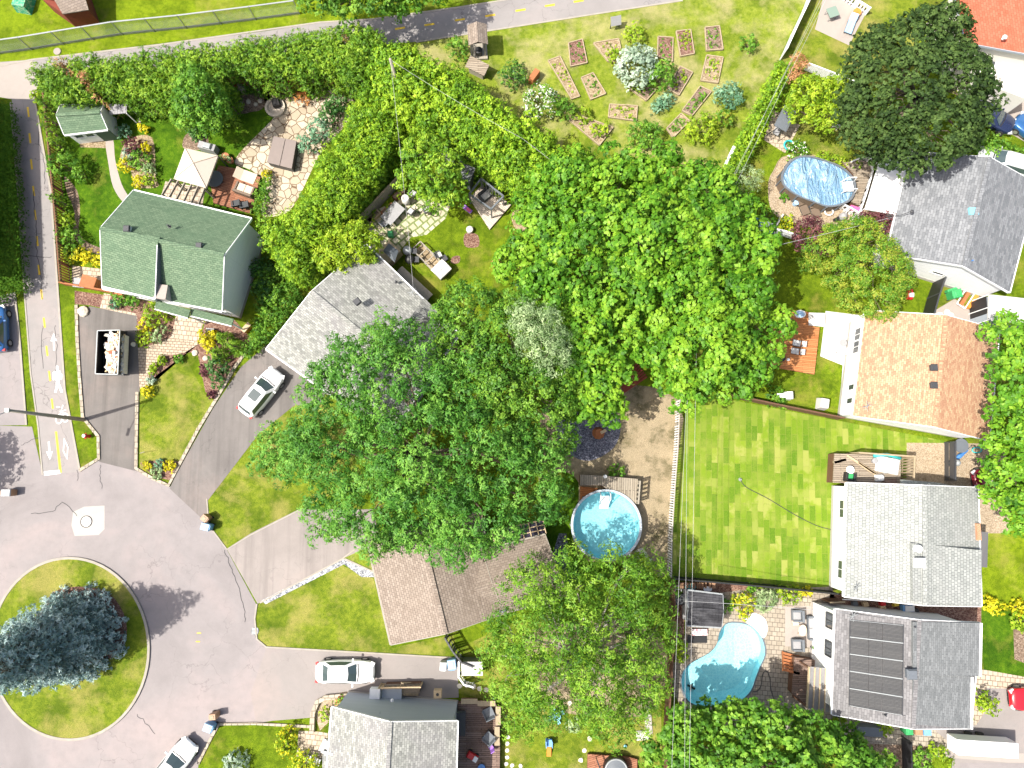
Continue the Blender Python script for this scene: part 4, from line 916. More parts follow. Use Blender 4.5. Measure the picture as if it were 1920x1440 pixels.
for q in pg[2:]: MB().tube([(q.x, q.y, 0), (q.x, q.y, 2.55)], 0.06, 6).build('sunroom_post', M['wood_pale'], r3, world=True)
m = MB(); m.tube([G(943, 1143, 3.3), G(944, 1147, 3.3)], 0.3, 8); m.build('meter_box', M['gunmetal'], r3, world=True)
# ---- 4 bottom house
r4 = rootat('house', 'pale blue-grey house beside a brown deck, cut off by the bottom edge', 740, 1400)
W, R0, R1 = gable(r4, [(857, 1352), (850, 1600), (600, 1600), (623, 1326)], [4.9, 4.9, 4.3, 4.3], 6.3, 'sh_grey', 'blue_siding', over=0.3, overg=0.05)
nw, ne = G(664, 1296, 0), G(856, 1292, 0)
window(r4, W[3], W[0], 0.1, 3.1, 1.0, 0.8); window(r4, W[3], W[0], 0.66, 3.0, 0.55, 0.5, bars=0); window(r4, W[3], W[0], 0.84, 3.0, 0.55, 0.5, bars=0)
m = MB(); m.slab([G(605, 1409, 4.2), G(720, 1440, 4.9), G(720, 1600, 4.9), G(600, 1600, 4.2)], 0.5); m.build('lower_roof', M['sh_grey'], r4, world=True, uv=True)
m = MB(); m.beam(G(605, 1409, 4.25), G(722, 1441, 4.98), 0.12, 0.15); m.build('fascia', M['white'], r4, world=True)
m = MB(); m.box(G(704, 1299, 1.2), (0.8, 0.75, 0.7)); m.build('air_conditioner', M['white'], r4, world=True)
m = MB(); m.box(G(736, 1302, 0.5)+Vector((0, 0, 0)), (1.6, 1.3, 1.0)); m.build('porch_landing', M['blue_siding'], r4, world=True)
pipe(r4, 735, 1313, 2.9, 0.06, 0.2, 'white', 'wall_vent')
m = MB(); m.tube([G(722, 1310, 0.3), G(712, 1338, 4.6)], 0.045, 6); m.build('downpipe', M['blue_siding'], r4, world=True)
# ---- 5 upper right slate
r5 = rootat('house', 'white house with a blue-grey shingle roof and a white carport roof, beside the oval pool', 1790, 410)
W, R0, R1 = gable(r5, [(1708, 284), (1663, 476), (1893, 548), (1945, 345)], 3.3, 5.3, 'sh_slate', 'white_siding', over=0.3)
window(r5, W[1], W[2], 0.48, 2.1, 1.0, 0.5, bars=0)
for t in (0.3, 0.6): window(r5, W[0], W[1], t, 1.7, 1.0, 1.0)
m = MB(); m.box(G(1824, 397, 5.1), (0.75, 0.6, 0.35)); m.build('skylight', M['skyblue'], r5, world=True); pipe(r5, 1820, 490, 4.9, 0.05, 0.3, 'blue'); 
m = MB(); m.slab([G(1652, 292, 2.9), G(1704, 292, 3.1), G(1678, 402, 3.1), G(1622, 392, 2.9)], 0.14); m.build('carport_roof', M['white_panel'], r5, world=True)
for p in ((1655, 296), (1626, 388)): q = G(*p, 2.8); MB().tube([(q.x, q.y, 0), (q.x, q.y, 2.8)], 0.06, 6).build('carport_post', M['white'], r5, world=True)
q = G(1690, 403, 4.0); m = MB(); m.tube([q-Vector((.9, -.1, .6)), q, q+Vector((.5, .1, .5))], 0.03, 6); m.sphere(q+Vector((.6, .1, .5)), 0.15); m.build('service_mast', M['dark'], r5, world=True)
# ---- 6 salmon roof
r6 = rootat('house', 'white house with a salmon and cream flecked shingle roof, next to the stained wooden deck', 1730, 700)
W, R0, R1 = gable(r6, [(1623, 582), (1599, 780), (1855, 826), (1874, 618)], 3.4, 5.2, 'sh_salmon', 'white_siding', over=0.3)
for t, ww in ((0.17, 1.1), (0.3, 1.1), (0.72, 0.5), (0.86, 0.5)): window(r6, W[0], W[1], t, 1.9, ww, 1.1)
vent(r6, 1748, 690, 5.0, 0.55, 'dark'); vent(r6, 1748, 723, 5.0, 0.55, 'dark'); mast(r6, 1618, 763, 3.6, 0.8)
# ---- 7 pale roof
r7 = rootat('house', 'white house with a pale dash-patterned roof, right of the new sod lawn', 1700, 1000)
W, R0, R1 = gable(r7, [(1588, 905), (1583, 1119), (1840, 1137), (1834, 914)], 3.3, 4.9, 'sh_white', 'white_siding', over=0.3)
for t in (0.22, 0.8): window(r7, W[0], W[1], t, 1.9, 1.4, 0.9)
m = MB(); m.slab([G(1710, 1018, 4.95), G(1841, 1032, 4.0), G(1840, 1137, 4.0), G(1712, 1128, 4.95)], 0.5); m.build('raised_roof', M['sh_white'], r7, world=True, uv=True)
m = MB(); m.lathe(G(1719, 1028, 4.9), [(0.3, 0), (0.3, 0.25), (0.24, 0.42), (0.1, 0.5)], 16); m.build('roof_vent', M['white'], r7, world=True)
m = MB(); m.box(G(1724, 1055, 5.2), (0.7, 0.7, 0.4)); m.build('skylight', M['white_panel'], r7, world=True)
m = MB(); m.slab([G(1830, 996, 2.6), G(1853, 998, 2.4), G(1851, 1064, 2.4), G(1838, 1063, 2.6)], 0.12); m.build('porch_roof', M['sh_lilac'], r7, world=True)
m = MB(); m.box(G(1832, 997, 3.4), (0.3, 1.3, 0.5)); m.build('chimney', M['brick_wall'], r7, world=True, uv=True)
m = MB(); m.slab([G(1689, 899, 3.1), G(1760, 905, 3.3), G(1790, 912, 3.9), G(1689, 911, 3.5)], 0.1); m.tube([G(1740, 911, 3.9), G(1742, 911, 4.25)], 0.2, 10); m.build('side_canopy', M['sh_white'], r7, world=True, uv=True); mast(r7, 1600, 1100, 3.4, 0.6)
# ---- 8 solar roof
r8 = rootat('house', 'white house with a grey roof carrying a black solar heating mat, beside the kidney-shaped pool', 1700, 1260)
W, R0, R1 = gable(r8, [(1567, 1142), (1561, 1340), (1820, 1366), (1838, 1168)], 5.0, 6.5, 'sh_lilac', 'white_siding', over=0.3)
window(r8, W[0], W[1], 0.12, 3.4, 1.1, 1.1, 'dark'); window(r8, W[0], W[1], 0.42, 3.4, 1.1, 1.1, 'dark'); window(r8, W[1], W[2], 0.3, 1.8, 1.2, 1); 
# higher front part, steel blue
for P in ([(1712, 1166, 6.62), (1838, 1168, 5.35), (1836, 1268, 5.35), (1712, 1266, 6.62)],):
    m = MB(); m.slab([G(*p) for p in P], 0.25); m.build('roof', M['sh_steel'], r8, world=True, uv=True)
P = [(1712, 1266, 6.58), (1821, 1268, 5.3), (1820, 1367, 5.2), (1712, 1358, 6.5)]
m = MB(); m.slab([G(*p) for p in P], 0.2); m.build('roof', M['sh_steel'], r8, world=True, uv=True)
m = MB(); m.beam(G(1839, 1168, 5.33), G(1837, 1268, 5.33), 0.16, 0.16); m.beam(G(1822, 1269, 5.28), G(1821, 1367, 5.2), 0.16, 0.16); m.build('fascia', M['white'], r8, world=True)
m = MB(); m.slab([G(1662, 1361, 3.0), G(1850, 1180, 2.2), G(1850, 1182, 2.2)], .01) if False else None
# solar mat: five bays of three panels
def bil(Q, u, v): return lerp(lerp(Q[0], Q[1], u), lerp(Q[3], Q[2], u), v)
e0, e1 = G(1567, 1142, 5.0), G(1561, 1340, 5.0); k0, k1 = R0.copy(), R1.copy()
def onroof(px, py):
    # intersect the view ray with the west pitch
    n = (e1-e0).cross(k0-e0).normalized(); A = G(px, py, 0); B = G(px, py, 10); d = B-A
    t = (e0-A).dot(n)/d.dot(n); return A+d*t
Q = [onroof(1593, 1162), onroof(1693, 1172), onroof(1691, 1340), onroof(1592, 1322)]; up = (e1-e0).cross(k0-e0).normalized(); up = up if up.z > 0 else -up
solar = thing('solar_heating_array', 'black ribbed solar pool-heating array of five bays lying on a grey roof', 'solar panel', lerp(Q[0], Q[2], 0.5), 0)
M['solar'] = bricky('ribbed_black_mat', (0.055, 0.057, 0.062), (0.09, 0.09, 0.092), (0.03, 0.03, 0.03), 30, 0.09, 0.02, uv=True, rot=radians(90), rough=0.45)
for i in range(5):
    for j, (u0, u1) in enumerate(((0.0, 0.355), (0.365, 0.61), (0.62, 1.0))):
        v0, v1 = i/5+0.008, (i+1)/5-0.008; m = MB(); m.slab([bil(Q, u0, v0)+up*0.1, bil(Q, u1, v0)+up*0.1, bil(Q, u1, v1)+up*0.1, bil(Q, u0, v1)+up*0.1], 0.05); m.build('panel', M['solar'], solar, world=True, uv=True)
for i in range(6):
    m = MB(); v = min(max(i/5, 0.0), 1.0); m.tube([bil(Q, 0, v)+up*0.13, bil(Q, 1.0, v)+up*0.13], 0.045 if 0 < i < 5 else 0.02, 6); m.build('strap', M['galv'], solar, world=True)
m = MB(); m.tube([Q[0]+up*0.12, Q[3]+up*0.12], 0.04, 6); m.tube([Q[1]+up*0.12, Q[2]+up*0.12], 0.05, 6); m.tube([Q[2]+up*0.12, lerp(Q[2], Q[1], 0)+Vector((0.8, -0.1, 0.12)), lerp(Q[1], Q[2], 0)+Vector((0.8, 0.2, 0.12)), Q[0]+Vector((.2, .5, .1))], 0.03, 6); m.build('pipework', M['dark'], solar, world=True)
vent(r8, 1705, 1262, 6.5, 0.75, 'gunmetal', h=0.45); pipe(r8, 1711, 1174, 6.35); pipe(r8, 1657, 1339, 5.9); mast(r8, 1592, 1152, 5.2, 0.7)
# ---- 9 red roof
r9 = rootat('house', 'cream house with a salmon-red shingle roof in the upper right corner', 1900, 60)
W, R0, R1 = gable(r9, [(1788, -25), (1812, 80), (2200, 190), (2200, 20)], 4.8, 6.0, 'sh_red', 'cream_wall', over=0.3, trim='blue_siding')
m = MB(); m.slab([G(1835, 92, 1.5), G(1930, 110, 1.5), G(1930, 190, 0.5), G(1850, 160, .5)], .1) if False else None
# low block in front with a flat cream roof and a rooflight
V = [(1812, 84), (1913, 98), (1925, 108), (1925, 186), (1865, 163), (1838, 140), (1824, 110)]
m = MB(); P = [G(x, y, 3.0) for x, y in V]; m.prism(P, 0.0, 3.0); m.build('annex', M['cream_wall'], r9, world=True)
m = MB(); c = G(1857, 118, 3.1); m.box(c, (1.0, 0.9, 0.2), radians(-22)); o = m.build('rooflight', M['white'], r9, world=True); m = MB(); m.box(c+Vector((0, 0, 0.11)), (0.7, 0.6, 0.02), radians(-22)); m.build('rooflight_pane', M['glass'], r9, world=True)
m = MB(); m.lathe(G(1880, 73, 5.6), [(0.12, 0), (0.12, 0.25), (0.2, 0.28), (0.1, 0.4)], 10); m.build('roof_vent', M['white'], r9, world=True)
# ---- 10 white-roofed annex right edge
r10 = rootat('shed', 'flat pale grey-roofed shed with open white-framed doors at the right edge of the photo', 1890, 580, 'shed', None)
P = [G(1855, 552, 2.6), G(2000, 568, 2.6), G(2000, 618, 2.6), G(1853, 600, 2.6)]
m = MB(); m.slab(P, 0.15); m.build('roof', M['concrete_w'], r10, world=True); m = MB(); m.prism([(p.x, p.y) for p in [P[0]+Vector((.1, -.1, 0)), P[1], P[2], P[3]+Vector((.1, .1, 0))]], 0, 2.44); m.build('wall', M['blue_siding'], r10, world=True)
m = MB()
for a in (P[0]+Vector((0.05, 0, 0)), P[3]+Vector((0.05, 0, 0))): m.beam((a.x, a.y, 0), (a.x-1.0, a.y, 0), 0.04); 
m = MB(); q = P[0].lerp(P[3], 0.5)
m.box((q.x+0.06, q.y, 1.2), (0.05, 1.9, 2.2)); m.build('door', M['black'], r10, world=True)
m = MB(); 
for t in (0, 0.5, 1): qq = P[0].lerp(P[3], t); m.beam((qq.x+0.02, qq.y, 0), (qq.x+0.02, qq.y, 2.4), 0.07)
m.build('door_frame', M['white'], r10, world=True)

# ---- 11 tall house just outside the left edge; its shadow lies over the clipped hedge and the bike path
r11 = rootat('house', 'tall neighbouring house outside the left edge, its shadow falling on the bike path', -260, 400)
W, R0, R1 = gable(r11, [(-232, 105), (-232, 498), (-720, 498), (-720, 105)], [9.6]*4, 11.2, 'sh_grey', 'cream_wall', over=0.4)
for zz in (1.7, 4.6, 7.4):
    for t in (0.15, 0.38, 0.62, 0.85): window(r11, W[0], W[1], t, zz, 1.3, 1.2); window(r11, W[2], W[3], t, zz, 1.3, 1.2)
# ================================================================ trees, hedges, shrubs
tree('huge mid-green ash tree spreading over two house roofs in the middle of the photo', (800, 850),
     [(690, 690, 72, 9), (618, 735, 55, 8), (585, 830, 60, 7), (650, 850, 78, 8.5), (760, 740, 92, 10), (860, 740, 80, 9.5), (790, 860, 100, 10.5), (895, 850, 95, 10), (985, 888, 72, 8),
      (905, 960, 80, 8.5), (800, 952, 76, 8), (700, 955, 72, 8), (622, 960, 48, 6), (868, 1008, 42, 6), (762, 990, 46, 6), (742, 640, 48, 8), (530, 850, 50, 4.5), (1030, 940, 35, 6)], 'lf_ash', lr=0.95, size=0.15, aspect=0.42, dens=34, trunk_r=0.45, sprig=0.3, per=9, up=0.6, jitter=0.35, gap=0.85)
tree('elm-like dark green tree wedged between the ash and the bright maples', (960, 720),
     [(880, 600, 66, 8), (960, 640, 72, 8.5), (920, 720, 70, 9), (1000, 740, 70, 8.5), (1010, 820, 60, 8), (985, 580, 46, 7.5), (880, 660, 60, 8.5), (1050, 700, 50, 8)], 'lf_mid', lr=0.6, size=0.13, dens=36, trunk_r=0.3, per=8)
tree('feathery grey-green tree poking up between the darker crowns', (1015, 630), [(1012, 625, 48, 11.5), (1030, 660, 36, 11), (985, 600, 32, 11)], 'lf_grayg', lr=0.45, size=0.13, aspect=0.3, dens=40, trunk_r=0.18, up=0.35)
tree('bright green maple with the broad crown north of the pool yard', (1150, 500),
     [(1080, 350, 72, 8), (1160, 350, 70, 8), (1240, 350, 66, 8), (1320, 380, 66, 8), (1030, 440, 66, 9), (1110, 450, 84, 10), (1210, 450, 84, 10.5), (1310, 460, 80, 10), (1390, 470, 60, 9), (990, 490, 52, 7.5), (1060, 530, 70, 9.5), (1165, 545, 60, 9), (1010, 380, 40, 7), (1372, 400, 44, 7)], 'lf_maple', lr=0.88, size=0.19, aspect=0.8, dens=26, trunk_r=0.4, sprig=0.33, per=7, up=0.6, jitter=0.42, gap=0.8)
tree('sunlit yellow-green maple reaching over the corner of the stained deck', (1260, 620),
     [(1290, 560, 72, 9), (1380, 560, 66, 8.5), (1430, 620, 48, 7), (1340, 640, 72, 9), (1400, 680, 42, 7), (1260, 660, 60, 8.5), (1290, 720, 46, 7.5), (1350, 700, 48, 7), (1210, 600, 50, 8)], 'lf_maple', lr=0.85, size=0.19, aspect=0.8, dens=26, trunk_r=0.35, sprig=0.33, per=7, up=0.6, jitter=0.42, gap=0.8)
tree('smaller maple hanging over the dark gravel circle', (1100, 680),
     [(1090, 620, 58, 8.5), (1130, 680, 52, 8), (1070, 700, 46, 7.5), (1110, 740, 44, 7), (1140, 770, 26, 6), (1160, 640, 44, 8), (1060, 760, 28, 6.5)], 'lf_maple', lr=0.62, size=0.18, aspect=0.8, dens=27, trunk_r=0.25, sprig=0.3, per=7, up=0.7)
tree('loose-branched silver maple filling the back yard left of the kidney pool', (1090, 1220),
     [(1000, 1110, 56, 8), (1080, 1100, 60, 8), (1160, 1090, 56, 8), (1222, 1110, 40, 5), (960, 1190, 52, 8), (1050, 1190, 74, 9.5), (1145, 1190, 70, 8), (1225, 1190, 46, 4.6), (950, 1270, 46, 7), (1030, 1280, 64, 8.5), (1120, 1285, 60, 8.5), (1200, 1280, 50, 4.5), (980, 1330, 42, 6), (1130, 1345, 40, 6), (1190, 1350, 36, 4), (930, 1230, 34, 6.5), (1210, 1060, 30, 6)], 'lf_birch', lr=0.85, size=0.15, aspect=0.36, dens=30, trunk_r=0.4, bark='bark_pale', sprig=0.36, per=8, up=0.3, droop=0.3, jitter=0.45, gap=0.85)
tree('big dense dark green maple beside the red-roofed house', (1690, 210),
     [(1640, 130, 58, 8), (1720, 90, 62, 8.5), (1770, 60, 48, 7.5), (1700, 160, 60, 9.8), (1680, 180, 84, 9.5), (1770, 160, 76, 9), (1820, 190, 46, 7.5), (1640, 230, 64, 7.5), (1740, 240, 76, 8.5), (1800, 240, 40, 7), (1690, 275, 50, 6.5), (1600, 200, 36, 6.5), (1640, 90, 34, 7), (1660, 290, 30, 5)], 'lf_dark', lr=0.55, size=0.13, aspect=0.75, dens=40, gap=1.25, trunk_r=0.4, sprig=0.2, per=7, up=0.6, jitter=0.15)
tree('leafy tree with dense rounded clumps in the bottom right, below the pool patio', (1400, 1430),
     [(1300, 1390, 56, 4.8), (1380, 1372, 54, 5), (1450, 1390, 60, 6.5), (1520, 1400, 52, 6), (1340, 1450, 70, 6), (1450, 1460, 80, 8), (1560, 1450, 60, 6.5), (1640, 1470, 50, 5), (1255, 1420, 42, 4.5), (1400, 1530, 100, 7), (1590, 1400, 30, 3.5), (1330, 1345, 24, 3.5)], 'lf_green', lr=0.55, size=0.18, aspect=0.75, dens=28, trunk_r=0.35, sprig=0.3, per=7, up=0.6)
tree('yellow-green maple at the right edge, over the maroon car', (1900, 800),
     [(1895, 640, 44, 7), (1900, 720, 46, 7.5), (1890, 800, 40, 7.5), (1930, 780, 60, 8), (1900, 880, 56, 7), (1925, 950, 46, 6.5), (1880, 920, 36, 6), (1960, 680, 70, 8), (1960, 880, 70, 8)], 'lf_maple', lr=0.6, size=0.18, aspect=0.7, dens=27, trunk_r=0.3, per=7, up=0.6)
tree('round leafy green tree standing in the back yard lawn above the cream gazebo', (395, 240), [(375, 180, 44, 5.5), (395, 205, 40, 4.5), (360, 210, 36, 4), (385, 232, 26, 3.2), (362, 150, 28, 5)], 'lf_green', lr=0.42, size=0.13, aspect=0.7, dens=36, trunk_r=0.14, per=6, up=0.6)
tree('bright young tree between the grey wood fence and the black shelter', (810, 345), [(790, 290, 38, 5), (825, 320, 44, 5), (780, 335, 32, 4), (845, 355, 32, 4), (815, 370, 26, 3.5)], 'lf_cedar2', lr=0.45, size=0.15, aspect=0.6, dens=32, trunk_r=0.14, per=7)
tree('dark tree on the far side of the top path, cut off by the top edge', (640, 5), [(600, -10, 44, 6), (655, -5, 40, 6), (700, -12, 40, 6), (640, 12, 24, 4)], 'lf_mid', lr=0.5, size=0.15, dens=32, trunk_r=0.2)
tree('bright green bushy tree above the top path, right of the darker one', (745, 0), [(735, 0, 36, 5), (745, 20, 18, 4), (775, -12, 30, 5), (810, -25, 34, 5)], 'lf_green', lr=0.5, size=0.15, dens=32, trunk_r=0.2)
tree('dense bright green bushy tree leaning over the corner of the centre-left grey roof', (655, 480), [(625, 480, 34, 3.6), (672, 452, 36, 4), (690, 470, 24, 3.2), (640, 462, 34, 4)], 'lf_lime', lr=0.42, size=0.13, dens=36, trunk_r=0.12)
tree('wide lilac tree with rusty buds between the two white houses', (1600, 500), [(1565, 470, 46, 3.6), (1610, 455, 50, 4), (1640, 500, 56, 4), (1590, 510, 46, 3.6), (1640, 550, 50, 3.6), (1600, 550, 30, 3.0), (1675, 520, 34, 3.4), (1530, 480, 30, 3)], 'lf_seed', lr=0.42, size=0.1, dens=46, trunk_r=0.15, per=6, up=0.7, bark='bark', cat='lilac', name='lilac_tree', low=-0.5)
tree('purple-leaved small tree next to the pool gravel', (1520, 440), [(1515, 440, 30, 2.8), (1535, 455, 24, 2.6), (1505, 455, 20, 2.4)], 'lf_purple', lr=0.35, size=0.11, dens=40, trunk_r=0.08)
tree('purple-leaved bush against the slate-roofed house wall', (1645, 430), [(1640, 425, 28, 2.2), (1660, 415, 20, 2.4), (1620, 415, 16, 1.8)], 'lf_purple', lr=0.3, size=0.1, dens=36, trunk_r=0.07)
tree('tall lime-green bushy tree by the white fence, left of the dark maple', (1540, 200), [(1520, 180, 36, 3.5), (1560, 185, 34, 3.5), (1545, 215, 32, 3.2), (1500, 205, 28, 3), (1575, 160, 20, 3)], 'lf_lime', lr=0.42, size=0.14, dens=36, trunk_r=0.12)
tree('thin orange-tinged conifer at the head of the garden hedge', (1497, 135), [(1497, 120, 16, 3.4), (1492, 145, 13, 2.6)], 'lf_brown', lr=0.3, size=0.1, dens=40, trunk_r=0.07)
tree('sparse pale tree against the power line below the long hedge', (1400, 345), [(1405, 330, 20, 3.5), (1395, 355, 18, 3), (1412, 345, 14, 3)], 'lf_grayg', lr=0.3, size=0.1, aspect=0.3, dens=30, trunk_r=0.07)
tree('tree just outside the left edge whose crown tip shades the street', (-190, 880), [(-215, 890, 42, 6), (-205, 855, 36, 5.5), (-190, 915, 28, 5)], 'lf_mid', trunk_r=0.2)
# cedar hedges
hedge('long yellow-green cedar hedge with brown dead patches, along the top bike path', [(50, 130), (75, 117), (180, 105), (330, 88), (480, 68), (600, 50), (690, 42), (725, 70), (700, 130), (668, 155), (602, 138), (560, 145), (480, 145), (430, 135), (420, 200), (330, 202), (255, 186), (200, 182), (115, 190), (80, 180), (52, 150)], 4.5, 'lf_cedar2', lr=0.6, size=0.13, dens=34, step=0.8, brown=[(118, 122, 14), (165, 150, 12), (170, 165, 9), (180, 183, 9), (195, 188, 6), (720, 120, 8), (650, 78, 8), (135, 140, 8)])
hedge('broad yellow-green cedar hedge running diagonally down to the maple', [(690, 80), (760, 78), (850, 120), (905, 160), (980, 220), (1060, 270), (1150, 310), (1260, 330), (1330, 350), (1310, 400), (1180, 400), (1080, 380), (1000, 360), (945, 325), (875, 285), (820, 240), (770, 228), (725, 205), (690, 160)], 6.0, 'lf_cedar', lr=0.75, size=0.16, dens=30, step=0.85, top_var=0.9, aspect=0.6)
hedge('tall cedar hedge between the stone patio and the narrow side yard', [(690, 150), (760, 200), (742, 260), (704, 335), (650, 396), (602, 445), (580, 510), (545, 518), (510, 490), (475, 430), (480, 402), (540, 400), (580, 330), (620, 260), (655, 200)], 5.0, 'lf_cedar', lr=0.65, size=0.14, dens=32, step=0.8, top_var=0.7)
hedge('narrow bright hedge along the right side of the community garden', [(1462, 108), (1485, 112), (1495, 125), (1480, 160), (1440, 240), (1400, 310), (1370, 350), (1345, 330), (1380, 270), (1425, 180)], 2.6, 'lf_cedar', lr=0.42, size=0.12, dens=32, trunks=False, top_var=0.35)
hedge('clipped dark green hedge at the left edge beside the bike path', [(-120, 196), (18, 196), (24, 300), (33, 420), (40, 540), (0, 558), (-120, 600)], 1.8, 'lf_dull', lr=0.3, size=0.08, dens=50, clipped=True, top_var=0.1, trunks=False, name='clipped_hedge', up=0.8)
hedge('long low grassy-green hedge between the two parked cars in the upper right', [(1800, 245), (1840, 235), (1925, 275), (2000, 310), (2000, 345), (1925, 310), (1840, 290)], 1.2, 'lf_green', lr=0.35, size=0.12, dens=36, trunks=False, name='clipped_hedge', top_var=0.2)
hedge('dense hedge of shrubs along the driveway of the centre-left grey house', [(470, 500), (500, 490), (560, 530), (560, 570), (520, 620), (460, 672), (448, 660), (470, 610), (480, 560)], 1.6, 'lf_green', lr=0.4, size=0.12, dens=34, trunks=False, name='shrub_hedge')
hedge('small hedge bordering the stone patio beside the sunken deck', [(470, 405), (480, 360), (490, 325), (508, 330), (502, 370), (496, 398)], 1.0, 'lf_green', lr=0.28, size=0.1, dens=40, trunks=False, name='shrub_hedge', clipped=True)
# spruce on the island, and other conifers
conifer('tall blue spruce growing on the round traffic island', (150, 1188), 16, 3.6, 'lf_spruce', 'blue_spruce', lr=0.42, size=0.12, dens=46, n=0.85)
for px, py, h, r, lab in [(432, 640, 2.8, 0.6, 'clipped cedar cone nearest the front porch'), (452, 655, 2.8, 0.65, 'clipped cedar cone nearest the driveway'), (420, 668, 2.6, 0.65, 'clipped cedar cone beside the yellow shrub strip')]:
    conifer(lab, (px, py), h, r, 'lf_cedar2', 'cedar_cone', lr=0.2, size=0.07, dens=60, group='clipped cedar cones')
for i, (px, py, h) in enumerate([(96, 215, 3.0), (100, 238, 3.0), (105, 262, 2.8), (110, 282, 2.4), (112, 385, 2.4)]):
    conifer(['narrow green cedar behind the shed, closest to the path corner', 'second narrow cedar down from the path corner, at the picket fence', 'narrow cedar at the bottom corner of the green-roofed shed', 'short cedar just below the green-roofed shed', 'narrow cedar leaning by the picket fence, left of the lawn'][i], (px+12, py), h, 0.55, 'lf_cedar2', 'narrow_cedar', lr=0.22, size=0.08, dens=46, group='narrow cedars along the picket fence')
